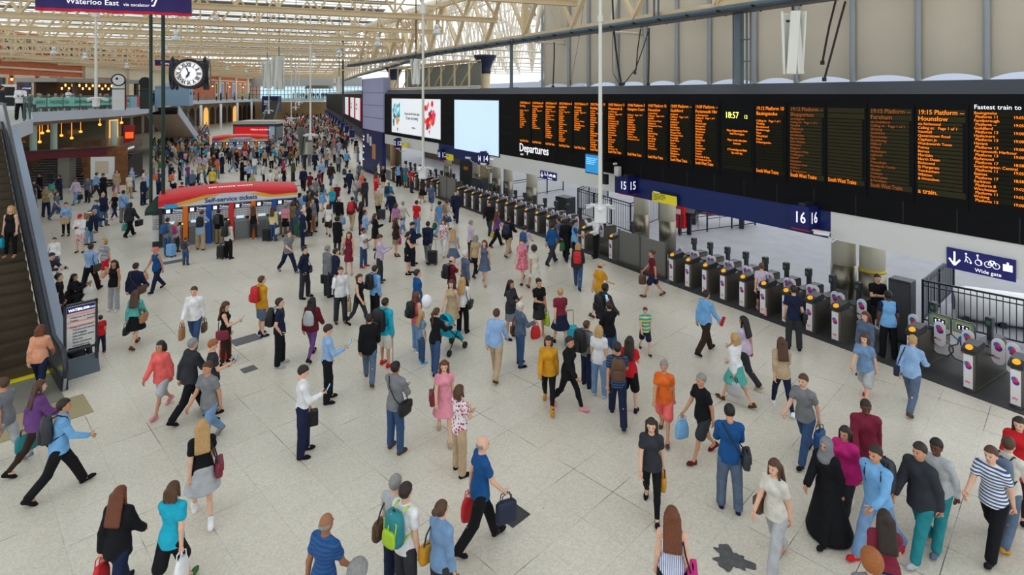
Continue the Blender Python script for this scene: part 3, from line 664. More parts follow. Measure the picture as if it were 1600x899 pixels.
# columns behind the gates
colcream = mat('column_cream', (226, 220, 196), .35); colst = mat('column_steel', (146, 138, 122), .3, metal=.85)
for px, r, lb in ((1318, .36, 'cream column with steel skirt and a small poster, left of the pair by platform 16'), (1363, .36, 'cream column with black and yellow tape band, right of the pair'),
                  (1002, .35, 'cream column behind the glass barrier, left of the one by the red box'), (1043, .35, 'cream column next to the red help box'), (831, .33, 'cream column with steel skirt below the Departures title'),
                  (746, .35, 'cream column beside the platform 14 sign'), (776, .3, 'slimmer cream column right of the platform 14 sign'), (794, .3, 'cream column left of the Departures title'), (700, .3, 'cream column behind the platform 13 sign')):
    x = gx(px, 3.0); p = G(x, 3.0)
    t = thing('column', lb, 'column', p, GROT); b = MB(); b.lathe([(r, 1.4), (r, 3.8)], n=28); b.build('shaft', colcream, t, smooth=True)
    b = MB(); b.lathe([(r+.02, 0), (r+.02, 1.4), (r, 1.41)], n=28); b.build('steel_skirt', colst, t, smooth=True)
    if px == 1363:
        b = MB(); b.lathe([(r+.025, 1.38), (r+.025, 1.46)], n=28); b.build('hazard_tape', mat('hazard', (200, 180, 20), .5), t, smooth=True)
    if px == 1318:
        b = MB(); b.box(-.14, .06, -r-.02, -r+.02, 1.55+.7, 2.2+.5); b.build('small_poster', mat('poster_brown', (120, 104, 80), .5), t)
# fences on the platform side
fn = mat('fence_navy', (26, 32, 52), .4)
def fence(p, q, h, label, step=.14, group=None):
    p = Vector(p); q = Vector(q); d = q-p; L_ = d.length; a = math.atan2(d.y, d.x)
    t = thing('railing', label, 'railing', p, a, group)
    b = MB(); b.bar((0, 0, h), (L_, 0, h), .05); b.bar((0, 0, .12), (L_, 0, .12), .04); b.bar((0, 0, h-.15), (L_, 0, h-.15), .03); b.build('rails', fn, t)
    b = MB(); n = int(L_/step)
    for i in range(n+1): b.tube([(i*L_/n, 0, .12), (i*L_/n, 0, h)], .012, 5)
    b.build('bars', fn, t)
    b = MB(); n = max(1, int(L_/1.6))
    for i in range(n+1): b.box(i*L_/n-.03, i*L_/n+.03, -.03, .03, 0, h+.03)
    b.build('posts', fn, t); return t
fence(px2(1442, 505), px2(1610, 545), 1.3, 'dark navy railing seen beyond the gates under the wide gate sign')
fence(px2(1442, 505), px2(1490, 458), 1.3, 'short return of the navy railing running back from the wide gate sign')
fence(px2(903, 335), px2(985, 365), 1.5, 'dark railing around the stairwell behind the white hanging cameras', .2)
fence(px2(903, 335), px2(950, 308), 1.5, 'far side of the dark stairwell railing', .2)
fence(px2(985, 365), px2(1030, 345), 1.5, 'end of the dark stairwell railing by the cream columns', .2)
fence(px2(1062, 368), px2(1105, 362), .95, 'low navy railing in front of the buffer stops near the red box', .5)
fence(px2(1105, 362), px2(1180, 352), .8, 'low navy rail running right of the help screen', .8)
fence(px2(800, 312), px2(880, 298), 1.2, 'blue crossed railing far behind the gates left of the stairwell', 1.6)
# red help box and screen
p = px2(1060, 366); t = thing('help_box', 'bright red help box standing by the cream column', 'box', p, GROT+.3)
b = MB(); b.box(-.32, .32, 0, .3, .3, 1.6, .03); b.build('casing', mat('help_red', (220, 24, 30), .4), t); b = MB(); b.box(-.12, .12, -.01, 0, 1.0, 1.25); b.build('white_label', white, t); b = MB(); b.box(-.08, .08, .1, .2, 0, .3); b.build('stand', dsteel, t)
p = px2(1076, 367); t = thing('help_screen', 'black slanted information screen on a post beside the red box', 'screen', p, GROT+.3)
b = MB(); b.box(-.1, .1, 0, .12, 0, 1.1); b.build('post', fn, t); b = MB(); b.prism([(-.1, 1.05), (.25, 1.55), (.32, 1.5), (0, 1.0)], -.4, .4, 'yz'); b.build('casing', matb, t); b = MB(); b.add([(-.33, -.085, 1.1), (.33, -.085, 1.1), (.33, .215, 1.53), (-.33, .215, 1.53)], [(0, 1, 2, 3)]); b.build('screen_face', mat('grey_screen', (96, 104, 112), .3), t)
# dark cabinets
for px, py, w, h, lb in ((876, 345, .9, 1.3, 'dark grey cabinet behind the gates below the Departures title'), (1405, 535, .55, 1.75, 'tall dark grey cabinet behind the steward in blue vest'), (728, 290, 1.8, 2.0, 'dark bronze cabinet with a small warning label behind the far gates'), (742, 318, .9, 1.6, 'plain dark cabinet left of the cream column')):
    p = px2(px, py); t = thing('equipment_cabinet', lb, 'cabinet', p, GROT+.1); b = MB(); b.box(-w/2, w/2, 0, w*.8, 0, h, .02); b.build('body', dsteel if w != 1.8 else mat('bronze', (70, 62, 50), .5), t)
    b = MB(); b.box(-w*.45, w*.45, -.012, 0, .1, h-.08); b.build('door', mat('cab_door', (60, 62, 66), .45), t)
    if w == 1.8: b = MB(); b.box(-.3, .3, -.02, -.012, 1.2, 1.45); b.build('warning_label', mat('warn', (230, 140, 30), .5), t)
# buffer stop and pale pipes behind the railing
for px, py, r, L_, lb, m in ((1490, 470, .5, 2.2, 'rounded white machine lying behind the navy railing', white), (1545, 478, .4, 2.0, 'second rounded white machine behind the navy railing, farther right', offw)):
    p = px2(px, py, .5); t = thing('track_machine', lb, 'machine', (p[0], p[1], 0), GROT+.5)
    b = MB(); b.tube([(0, 0, r), (L_*.15, 0, r), (L_*.85, 0, r), (L_, 0, r)], [r*.8, r, r, r*.75], 20); b.build('drum', m, t, smooth=True)
    b = MB(); b.tube([(-.02, 0, r), (.02, 0, r)], r*.55, 16); b.build('end_cap', mat('cap_blue', (40, 60, 100), .4), t); b = MB(); b.box(.2, .35, -r, r, 0, .15); b.box(L_-.4, L_-.25, -r, r, 0, .15); b.build('cradle', dsteel, t)
p = px2(1120, 355); t = thing('buffer_stop', 'dark buffer stop with red beam beyond the low railing', 'buffer stop', p, GROT+.6)
b = MB(); b.box(-1.6, 1.6, 0, .3, .6, 1.0, .03); b.build('red_beam', mat('buffer_red', (170, 30, 30), .5), t); b = MB()
for x in (-1.2, 1.2): b.box(x-.12, x+.12, .1, 1.4, 0, 1.1)
b.tube([(-.8, 0, .8), (-.8, -.3, .8)], .14, 12); b.tube([(.8, 0, .8), (.8, -.3, .8)], .14, 12); b.build('frame', dsteel, t)
# a waiting train beyond
p = px2(930, 268, 0); t = thing('train', 'pale train with dark windows standing at the platform beyond the gates', 'train', (p[0]+4, p[1]+4, 0), math.radians(60))
b = MB(); b.box(0, 40, -1.4, 1.4, .35, 3.3, .12); b.build('body', mat('train_white', (196, 200, 210), .35), t)
b = MB()
for i in range(12): b.box(1.5+i*3.2, 3.6+i*3.2, 1.39, 1.42, 1.5, 2.4); b.box(1.5+i*3.2, 3.6+i*3.2, -1.42, -1.39, 1.5, 2.4)
b.build('windows', mat('train_glass', (26, 30, 38), .1), t); b = MB(); b.box(-.03, 0, -1.1, 1.1, 1.4, 2.7); b.build('windscreen', mat('train_glass', (26, 30, 38), .1), t); b = MB(); b.box(0, 40, -1.43, 1.43, .5, .9); b.build('blue_band', mat('train_blue', (24, 60, 140), .4), t)
# slatted shutter wall behind gates at 12/13
b = MB(); x0 = gx(660, 5); b.box(x0-9, x0+6, 0, .2, 0, 3.6); o = b.build('wall_shutter', mat('shutter', (120, 110, 96), .6, noise=.2, nscale=1), None, G(0, 9, 0), GROT); o['kind'] = 'structure'
# ================================================================ LEFT SIDE: BALCONY, ESCALATOR, FACADE
ZM = 5.7
pale = mat('fascia_grey', (196, 204, 216), .5); soff = mat('soffit', (176, 172, 164), .6)
gl_g = glass_mat('balustrade_glass', (226, 244, 238), .9, .06)
E = [(-19.2, 21.6), (-23.8, 28.4), (-32.7, 38.9), (-33.2, 42.5), (-33.5, 46.2), (-34.2, 50.6), (-35.8, 56), (-38.2, 61), (-41.5, 68), (-58, 98), (-66, 146), (-49, 149.5)]
back = [(-47, 164), (-74, 163), (-66.5, 98), (-62.6, 69), (-62, 40), (-34, 12)]
poly = E+back
b = MB(); b.prism(poly, ZM-.55, ZM); struct('floor_mezzanine', b, mat('mezz_floor', (180, 176, 168), .5))
b = MB(); b.strip(E, ZM-.62, ZM+.06, -.06); struct('trim_mezzanine_fascia', b, pale)
# sloped soffit
inn = [(x-1.6, y+.6) for x, y in E[:-2]]
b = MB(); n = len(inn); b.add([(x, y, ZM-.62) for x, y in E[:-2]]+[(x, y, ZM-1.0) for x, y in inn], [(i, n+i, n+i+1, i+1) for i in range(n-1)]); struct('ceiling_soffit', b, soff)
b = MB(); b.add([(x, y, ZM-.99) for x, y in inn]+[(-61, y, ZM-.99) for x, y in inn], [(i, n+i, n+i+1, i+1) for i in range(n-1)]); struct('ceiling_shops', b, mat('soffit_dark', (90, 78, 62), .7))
# landing box under the man
b = MB(); q = [(-24.1, 28.0), (-22.6, 26.4), (-26, 23), (-30, 29), (-28.2, 32.2)]
b.prism(q, 4.75, ZM-.01); struct('trim_landing_end', b, pale)
# glass balustrade panels
pal2 = []
GE = [(-22.3, 26.2)]+[(x-.15, y+.1) for x, y in E[1:]]
bal = thing('glass_balustrade', 'green-tinted glass balustrade with steel rail curving along the mezzanine edge', 'balustrade', (GE[0][0], GE[0][1], ZM))
def rl(p, z): return (p[0]-GE[0][0], p[1]-GE[0][1], z)
rb = MB(); pb_ = MB(); 
segs = []
for (p, q) in zip(GE, GE[1:]):
    L_ = math.dist(p, q); n = max(1, round(L_/2.0)) if p[1] < 70 else max(1, round(L_/4))
    for i in range(n):
        a = (p[0]+(q[0]-p[0])*i/n, p[1]+(q[1]-p[1])*i/n); c = (p[0]+(q[0]-p[0])*(i+1)/n, p[1]+(q[1]-p[1])*(i+1)/n)
        g = MB(); g.add([rl(a, .06), rl(c, .06), rl(c, 1.15), rl(a, 1.15)], [(0, 1, 2, 3)]); g.build('glass_panel', gl_g, bal); segs.append((a, c))
        pb_.bar(rl(a, 0), rl(a, 1.15), .03, .05)
    rb.tube([rl(p, 1.17), rl(q, 1.17)], .03, 6)
rb.build('handrail', gsteel, bal); pb_.build('posts', mat('bal_post', (60, 80, 76), .4), bal)
# teal lettered band behind the glass (cafe menu words)
teal = mat('teal_band', (160, 228, 218), .5); tink = mat('teal_ink', (44, 84, 84), .5)
cp = [(x-.35, y+.25) for x, y in [(-32.9, 39.6), (-33.2, 42.5), (-33.5, 46.2), (-34.2, 50.6), (-34.8, 53.0)]]
t = thing('menu_band', 'teal band lettered with cafe words behind the balcony glass', 'banner', (cp[0][0], cp[0][1], ZM+.38))
words = [['OFFEE', 'PASTRIES'], ['TEA', 'SANDWICHES', 'JUICE'], ['BAGUETTES', 'WRAPS', 'CAKES'], ['SALADS', 'SOUP', 'PIES']]
for (p, q), ws in zip(zip(cp, cp[1:]), words):
    g = MB(); A_ = (p[0]-cp[0][0], p[1]-cp[0][1]); B_ = (q[0]-cp[0][0], q[1]-cp[0][1])
    g.bar((*A_, .33), (*B_, .33), .02, .66); pn = g.build('band_panel', teal, t)
    # seen from the hall: reads toward increasing y
    an = math.atan2(B_[1]-A_[1], B_[0]-A_[0]); L_ = math.dist(A_, B_)
    for i, w_ in enumerate(ws):
        f = (i+.1)/len(ws); nx, ny = math.sin(an)*.03, -math.cos(an)*.03
        text(w_, .36, (A_[0]+(B_[0]-A_[0])*f+nx, A_[1]+(B_[1]-A_[1])*f+ny, .2), pn, tink, rz=an, sx=1.0, bold=.004)
for k, (px0, px1, c_, lb) in enumerate([(187, 199, (206, 70, 84), 'red and white poster panel behind the balcony glass, left of the pale blue one'), (199, 214, (150, 190, 210), 'pale blue poster panel behind the balcony glass'), (214, 221, (206, 60, 76), 'narrow red poster panel behind the balcony glass, right of the pale blue one')]):
    Yv = 50.5+k*1.6; a = ((px0-800)*Yv/FPX, Yv); c = ((px1-800)*(Yv+.9)/FPX, Yv+.9)
    g = MB(); g.bar((0, 0, .5), (c[0]-a[0], c[1]-a[1], .5), .03, 1.0); o = g.build('poster_panel', mat('poster_%d' % k, c_, .5), None, (a[0], a[1], ZM+.08)); tag(o, lb, 'poster')
# far teal chairs on the distant mezzanine
# -------- facade
brick = bpy.data.materials.new('brick'); brick.use_nodes = True; nt = brick.node_tree
br = N(nt, 'ShaderNodeTexBrick'); br.inputs['Scale'].default_value = 2.2; br.inputs['Color1'].default_value = (*lin((208, 112, 72)), 1); br.inputs['Color2'].default_value = (*lin((190, 92, 56)), 1); br.inputs['Mortar'].default_value = (*lin((196, 140, 104)), 1); br.inputs['Mortar Size'].default_value = .01
tc = N(nt, 'ShaderNodeTexCoord'); mp = N(nt, 'ShaderNodeMapping'); mp.inputs['Rotation'].default_value = (math.pi/2, 0, 0); nt.links.new(tc.outputs['Object'], mp.inputs[0]); nt.links.new(mp.outputs[0], br.inputs['Vector']); nt.links.new(br.outputs[0], nt.nodes['Principled BSDF'].inputs['Base Color']); nt.nodes['Principled BSDF'].inputs['Roughness'].default_value = .8
stone = mat('stone', (222, 206, 178), .7, noise=.1, nscale=1.5)
fa, fb_ = Vector((-62.0, 62, 0)), Vector((-76, 172, 0)); fd = (fb_-fa).normalized(); FA = math.atan2(fd.y, fd.x)   # wall frame: x away, -y toward the hall
def fo(mb, name, m, kind='structure', **k):
    o = mb.build(name, m, None, fa, FA, **k); 
    if kind: o['kind'] = kind
    return o
FL = 112
b = MB(); b.box(-12, FL, 0, .6, 0, 15.0); fo(b, 'wall_left', brick)
def fx(px, z=10): 
    k = (px-800)/FPX; # fa + x fd : X = kY
    return (k*fa.y-fa.x)/(fd.x-k*fd.y)
b = MB(); b.box(-12, FL, -.25, 0, 11.25, 11.55); b.box(-12, FL, -.9, 0, 11.55, 12.0); b.box(-12, FL, -1.05, 0, 12.0, 12.15); b.box(-12, FL, -.2, 0, 10.2, 10.45)
for i in range(150):
    b.box(-11.9+i*.82, -11.55+i*.82, -.75, 0, 11.3, 11.55)
fo(b, 'trim_cornice', stone)
b = MB(); b.box(fx(128), fx(142), -.5, 0, 5.7, 11.4); b.box(fx(196), fx(208), -.6, 0, 5.7, 11.4); b.box(fx(142), fx(196), -.25, 0, 9.6, 11.3); b.box(fx(208), fx(262), -.35, 0, 5.7, 11.3)
for px in (340, 366, 385): b.box(fx(px), fx(px)+.9, -.4, 0, 5.7, 11.4)
fo(b, 'trim_pilasters', stone)
wi = 0
shopn = mat('shop_navy', (22, 50, 110), .4, emit=.15); dkglass = mat('window_dark', (60, 58, 56), .2); ltglass = mat('window_pale', (170, 196, 196), .2)
def window(xa, xb, z0, z1, m, sign=None, label=None):
    global wi
    wi += 1; w = xb-xa
    t = thing('window_%d' % wi, None, None, fa+fd*xa+Vector((0, 0, z0)), FA); t['kind'] = 'structure'
    b = MB(); f = min(.35, w*.16)
    b.box(0, f, -.22, .05, 0, z1-z0); b.box(w-f, w, -.22, .05, 0, z1-z0); b.box(-.1, w+.1, -.28, .05, z1-z0-f, z1-z0+.1); b.build('window_surround', stone, t)
    b = MB(); b.box(f, w-f, -.06, -.03, 0, z1-z0-f); b.build('pane', m, t)
    if sign: 
        b = MB(); b.box(f, w-f, -.16, -.06, (z1-z0)*.50, (z1-z0)*.68); b.build('shop_sign', shopn, t); text(sign, .32, (w*.28, -.17, (z1-z0)*.54), t, letter)
for a, c, m, s_ in ((-9, 9.5, dkglass, None), (20, 50, dkglass, 'West Cornwall'), (60, 88.5, ltglass, 'MARIE'), (98, 126, ltglass, None), (142, 160, ltglass, None), (168, 190, dkglass, None)):
    window(fx(a), fx(c), 5.7, 9.35, m, s_)
x = fx(268)
for px in (335, 344, 352, 362, 372, 380, 389): window(fx(px), fx(px)+1.6, 6.2, 9.8, mat('window_grey', (120, 112, 100), .3) if px not in (344, 362) else mat('win_blue', (50, 120, 210), .3, emit=.5))
for i, px in enumerate(list(range(2, 190, 17))+[300+12*j for j in range(9)]):     # upper windows above the cornice
    xa = fx(px); window(xa, xa+1.5+(i % 2)*.3, 12.6, 14.4, dkglass)
# wall lamps
for i, px in enumerate((14, 54, 94, 133, 330, 357, 378)):
    t = thing('wall_lamp', 'warm lamp glowing on the brick wall of the balcony', 'lamp', fa+fd*fx(px)+Vector((.35, -.0, 9.0)), FA, 'warm wall lamps on the brick facade')
    b = MB(); b.lathe([(.09, 0), (.16, .28), (.05, .3)], n=10); b.build('lamp_shade', dsteel, t); b = MB(); b.lathe([(.1, -.3), (.14, -.15), (.1, 0)], n=10); b.build('bulb', mat('lamp_warm', (255, 190, 110), .5, emit=3), t)
# orange digital sign on the wall, turned toward the viewer
p = fa+fd*fx(58)+Vector((2.2, 0, 8.4)); t = thing('digital_sign', 'orange lit double-sided sign jutting from the brick wall', 'sign', p, math.radians(24))
b = MB(); b.box(-.45, .45, 0, .25, -.9, .9, .03); b.build('casing', matb, t); b = MB(); b.box(-.38, .38, -.02, 0, -.8, .8); b.build('screen_face', mat('orange_screen', (250, 120, 30), .4, emit=1.2), t); b = MB(); b.box(-2.4, -.4, .1, .18, .3, .38); b.build('bracket', matb, t)
# ground floor arcade under the far mezzanine
arc = mat('arcade_stone', (176, 156, 128), .7, noise=.25, nscale=.7)
b = MB(); b.box(20, FL, -1.5, -1.2, 0, 5.0)
fo(b, 'wall_arcade', arc)
ad_ = mat('arcade_dark', (70, 52, 42), .7, noise=.4, nscale=.6); al = mat('arcade_lit', (255, 186, 96), .6, emit=.8)
xx = 22; i = 0
while xx < FL-6:
    w = 2.6; z = 2.7; P = [(xx, 0), (xx, z)]
    P += [(xx+w/2-w/2*math.cos(math.pi*j/8), z+w/2*math.sin(math.pi*j/8)) for j in range(1, 8)]+[(xx+w, z), (xx+w, 0)]
    wi += 1; b = MB(); b.prism(P, -1.56, -1.5, 'xz'); o = b.build('door_%d' % wi, al if i % 5 == 2 else ad_, None, fa, FA); o['kind'] = 'structure'
    xx += 3.7; i += 1
for i, px in enumerate((278, 314, 345, 371, 393)):
    Y = [86, 99, 112, 126, 140][i]; X = (px-800)*Y/FPX
    b = MB(); b.lathe([(.22, 0), (.22, ZM-.6)], n=14); b.lathe([(.32, 0), (.32, .2)], n=14); o = b.build('mezzanine_column', white, None, (X, Y, 0), smooth=True); tag(o, 'slim white column holding up the far mezzanine above the crowd', 'column', 'white mezzanine columns')
# end wall
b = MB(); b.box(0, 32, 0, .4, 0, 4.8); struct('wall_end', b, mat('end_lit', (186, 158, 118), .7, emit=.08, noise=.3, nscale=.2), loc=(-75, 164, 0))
b = MB(); b.box(0, 32, 0, .4, 9.2, 11.8); struct('wall_end_upper', b, mat('end_grey', (150, 152, 150), .6), loc=(-75, 164, 0))
b = MB(); b.box(0, 32, 0, .02, 4.8, 9.2); struct('window_100', b, glass_mat('end_glass', (220, 235, 240), .9, .2), loc=(-75, 164, 0))
b = MB()
for i in range(33): b.box(i-.05, i+.05, -.06, .06, 4.8, 9.2)
for z in (5.8, 6.9, 8.0, 9.0): b.box(0, 32, -.06, .06, z-.04, z+.04)
struct('window_101', b, dsteel, loc=(-75, 163.8, 0))
# far mezzanine booth and awning
p = pxY(425, 152, 140); t = thing('stair_hoarding', 'navy hoarding box beside the far escalator with small notices', 'hoarding', (p[0]-1.6, 138, 2.6)); b = MB(); b.box(0, 3.9, 0, 2, 0, 3.9, .03); b.build('body', mat('hoarding_navy', (36, 44, 92), .5), t)
text("Escalator to\nWaterloo East\nand exits 1-5", .4, (.5, -.02, 2.6), t, letter); b = MB(); b.box(.3, 3.6, -.03, 0, -.3, 0); b.build('cyan_strip', mat('cyan_strip', (80, 190, 210), .5, emit=.4), t)
p = pxY(497, 138, 148); t = thing('cafe_canopy', 'small curved canopy over the far mezzanine cafe', 'canopy', (p[0]-3.3, 147, ZM)); b = MB()
b.prism([(0, 2.7), (6.6, 2.7), (6.2, 3.5), (.8, 3.5)], 0, 3, 'xz'); b.build('roof', mat('canopy_brown', (120, 110, 96), .6), t); b = MB(); b.box(.2, .35, 1, 1.15, 0, 2.7); b.box(6.2, 6.35, 1, 1.15, 0, 2.7); b.build('posts', dsteel, t)
# far escalator: pale side beam
def incl(name, label, cat, A_, B_, width, m_side, under=None):
    A_ = Vector(A_); B_ = Vector(B_); d = B_-A_; L_ = math.hypot(d.x, d.y); a = math.atan2(d.y, d.x); H = d.z
    t = thing(name, label, cat, A_, a)
    for y, nm in ((-width/2, 'side_panel'), (width/2, 'side_panel')):
        b = MB(); b.prism([(0, .1), (0, -1.0), (L_, H-.9), (L_, H+.1)], y-.06, y+.06, 'xz'); b.build(nm, m_side, t)
        b = MB(); b.add([(0, y, .1), (L_, y, H+.1), (L_, y, H+.95), (0, y, 1.0)], [(0, 1, 2, 3)]); b.build('glass_side', gl_g, t)
        b = MB(); b.tube([(0, y, 1.0), (L_, y, H+.95)], .04, 6); b.build('handrail', matb, t)
    b = MB(); n = int(abs(H)/.19)
    for i in range(n): b.box(L_*i/n, L_*(i+1)/n, -width/2, width/2, H*(i+1)/n-.2, H*(i+1)/n)
    b.build('steps', mat('step_grey', (84, 80, 76), .5), t)
    b = MB(); b.add([(0, -width/2, -1.0), (L_, -width/2, H-.85), (L_, width/2, H-.85), (0, width/2, -1.0)], [(3, 2, 1, 0)]); b.build('underside', under or soff, t)
    return t
incl('staircase', 'pale-sided staircase with brown underside coming down from the curved balcony', 'staircase', (-39.4, 64.5, ZM), (-44.3, 79, .15), 3.2, pale, mat('under_brown', (196, 176, 154), .7))
incl('escalator', 'distant dark escalator with bright rails beside the navy hoarding', 'escalator', (-57.5, 139, ZM), (-50.5, 118, .1), 2.2, gsteel)
# ---------------------------------------------------------------- near escalator
rb_ = Vector((-11.56, 14.34, 0)); ed = Vector((-.731, .682, 0)); ea = math.atan2(ed.y, ed.x)     # local x up the slope, -y to its right
es = thing('escalator', 'large near escalator at the left edge with brushed steel balustrade rising to the balcony', 'escalator', rb_, ea)
T30 = .577; TOP = (ZM)/T30
esm = mat('escalator_steel', (168, 176, 190), .28, metal=.85)
def prof(dz0, dz1):     # outline following the incline between two heights above step line
    return [(-1.3, dz0), (0, dz0), (TOP, ZM+dz0), (TOP+2.2, ZM+dz0), (TOP+2.2, ZM+dz1), (TOP, ZM+dz1), (0, dz1), (-1.3, dz1)]
for y0, y1 in ((0, -.16), (1.3, 1.46)):
    b = MB(); b.prism(prof(-.35 if 0 else .0, .28), min(y0, y1), max(y0, y1), 'xz'); b.build('skirt', dsteel, es)
    b = MB(); b.prism([(-1.3, 0), (-1.45, .3), (-1.45, .6), (-1.3, .82), (-1.0, .88), (0, .88), (TOP, ZM+.88), (TOP+2.2, ZM+.88), (TOP+2.2, ZM), (TOP, ZM), (0, 0)], min(y0, y1)+.05, max(y0, y1)-.05, 'xz'); b.build('balustrade', esm, es)
    yc = (y0+y1)/2; b = MB(); b.tube([(-1.2, yc, .25), (-1.46, yc, .4), (-1.5, yc, .6), (-1.38, yc, .82), (-1.1, yc, .93), (0, yc, .93), (TOP, yc, ZM+.93), (TOP+2.2, yc, ZM+.93)], .055, 8); b.build('handrail', mat('rail_dark', (46, 50, 62), .25), es, smooth=True)
b = MB(); b.prism([(-.2, -.02), (.6, -.02), (TOP+.8, ZM-1.1), (TOP+2.2, ZM-1.1), (TOP+2.2, ZM), (TOP, ZM), (0, 0)], -.5, -.16, 'xz'); b.build('outer_cladding', mat('esc_clad', (150, 160, 176), .3, metal=.7), es)
st = mat('step_treads', (92, 78, 58), .55)
b = MB(); n = 27
for i in range(n):
    x = i*TOP/n+.2; z = (i+1)*ZM/n
    b.box(x, x+TOP/n+.02, .02, 1.28, z-.22, z)
o = b.build('steps', st, es)
b = MB()
for i in range(n):
    x = i*TOP/n+.2; z = (i+1)*ZM/n
    for j in range(26): b.box(x+.01, x+TOP/n-.03, .05+j*.047, .072+j*.047, z, z+.012)
b.build('tread_ridges', mat('step_ridge', (60, 52, 42), .5), es)
b = MB(); b.box(-1.8, .2, -.02, 1.35, 0, .03); b.build('landing_plate', mat('landing_plate', (150, 146, 134), .4, metal=.4), es)
b = MB(); b.box(-.05, .2, 0, 1.3, .03, .045); b.build('yellow_comb', mat('notice_yellow', (238, 220, 40), .5), es)
b = MB(); b.box(-2.9, -1.8, -.35, 1.9, 0.001, .012); o = b.build('entrance_mat', mat('brass_plate', (172, 158, 120), .4, metal=.2), None, rb_, ea); tag(o, 'worn brass-coloured plate set in the floor at the foot of the near escalator', 'floor plate')
# ---------------------------------------------------------------- shops under the balcony
bw = mat('shop_brown', (112, 72, 34), .5, noise=.5, nscale=.6)
SH = [(-36.2, 40), (-36.4, 45), (-37, 52), (-40, 60), (-44, 66)]
b = MB(); b.strip([(-44, 30)]+[(x-3, y) for x, y in SH], 0, ZM-.7, .2); struct('wall_shops', b, bw)
glb = glass_mat('shop_glass', (120, 120, 100), .45, .05)
shp = thing('shopfront', 'glazed cafe shopfront with pale green posts below the curved balcony', 'shopfront', (-36, 39, 0))
b = MB(); S2 = [(-36.0, 41.5), (-36.0, 46), (-36.2, 51)]
for (p, q) in zip(S2, S2[1:]): b.add([(p[0]+36, p[1]-39, 3.0), (q[0]+36, q[1]-39, 3.0), (q[0]+36, q[1]-39, 4.7), (p[0]+36, p[1]-39, 4.7)], [(0, 1, 2, 3)])
b.build('glazing', glb, shp)
b = MB()
for px, Y in ((84, 43), (178, 47), (52, 41.5)):
    X = (px-800)*Y/FPX+36; b.lathe([(.22, 2.8), (.22, 4.8)], (X, Y-39, 0), 12)
b.build('posts', mat('pale_green', (190, 210, 200), .5), shp)
warm2 = mat('warm_lamp', (255, 150, 50), .5, emit=2.5)
for i, (px, py, Y) in enumerate([(66, 208, 43), (75, 205, 44), (96, 212, 44), (112, 216, 44), (190, 192, 47), (156, 195, 46), (62, 222, 43), (126, 206, 45)]):
    p = pxY(px, py, Y); b = MB(); b.lathe([(.012, .5), (.012, .12), (.09, .08), (.12, -.03), (.03, -.09)], n=10); b.tube([(0, 0, .4), (0, 0, max(.5, 4.8-p[2]))], .012, 5); o = b.build('pendant_lamp', warm2, None, p); tag(o, 'small warm pendant lamp glowing inside the shop below the balcony', 'lamp', 'warm lamps in the shop')
bc = thing('canopy_band', 'long burgundy fascia band above the wide steps', 'fascia', (-32.5, 39.5, 2.3)); A1 = pxY(34, 246, 40.5); A2 = pxY(186, 238, 44.5)
b = MB(); b.bar((A1[0]+32.5, A1[1]-39.5, .3), (A2[0]+32.5, A2[1]-39.5, .3), .12, .58); b.build('band', mat('burgundy', (104, 14, 30), .4), bc); b = MB(); b.bar((A1[0]+32.5, A1[1]-39.5, .61), (A2[0]+32.5, A2[1]-39.5, .61), .6, .06); b.build('cap', dsteel, bc)
# curved grey fascia with the information i
t = thing('information_fascia', 'grey curved fascia marked with an i and small lettering, right of the burgundy band', 'fascia', (A2[0], A2[1], 2.3)); b = MB()
q1 = pxY(222, 228, 52); b.bar((0, 0, .3), (q1[0]-A2[0], q1[1]-A2[1], .35), .1, .7); b.build('band', gsteel, t); an = math.atan2(q1[1]-A2[1], q1[0]-A2[0]); text("i", .5, (.12*math.cos(an)+.1, .9*math.sin(an), .12), t, letter, rz=an, bold=.02); text("Tourist information", .34, (1.9*math.cos(an)+.1, 1.9*math.sin(an), .14), t, letter, rz=an)
# wide steps
sp = thing('wide_steps', 'dark wide steps with pale nosings leading up below the burgundy band', 'steps', (-32, 42, 0), math.radians(50)); 
A3 = px2(44, 296); A4 = px2(172, 292); dd = Vector((A4[0]-A3[0], A4[1]-A3[1], 0)); sp.location = A3; sp.rotation_euler = (0, 0, math.atan2(dd.y, dd.x)); Ls = dd.length
b = MB(); c = MB()
for i in range(13): b.box(-1, Ls, i*.32, 6, i*.16, i*.16+.16); c.box(-1, Ls, i*.32-.01, i*.32+.05, i*.16+.13, i*.16+.165)
b.build('treads', mat('step_dark', (44, 40, 38), .5), sp); c.build('nosings', mat('nosing', (150, 146, 138), .5), sp)
b = MB(); b.box(Ls*.36, Ls*.5, -.05, .9, 0, 2.9); o = b.build('stair_pier', mat('pier_grey', (140, 136, 128), .6), sp)
b = MB(); b.bar((Ls*.62, .2, .9), (Ls*.62, 4.2, 2.9), .06); b.bar((-.2, .2, .9), (-.2, 4.2, 2.9), .06); b.build('handrails', mat('brass', (200, 150, 60), .3, metal=.8), sp)
b = MB(); b.prism([(Ls*.62, 0), (Ls+.8, 0), (Ls+.8, 3.0), (Ls*.55, 3.0)], .8, 1.0, 'xz'); b.build('tiled_wall', mat('tile_brown', (130, 80, 40), .5, noise=.4, nscale=3), sp)
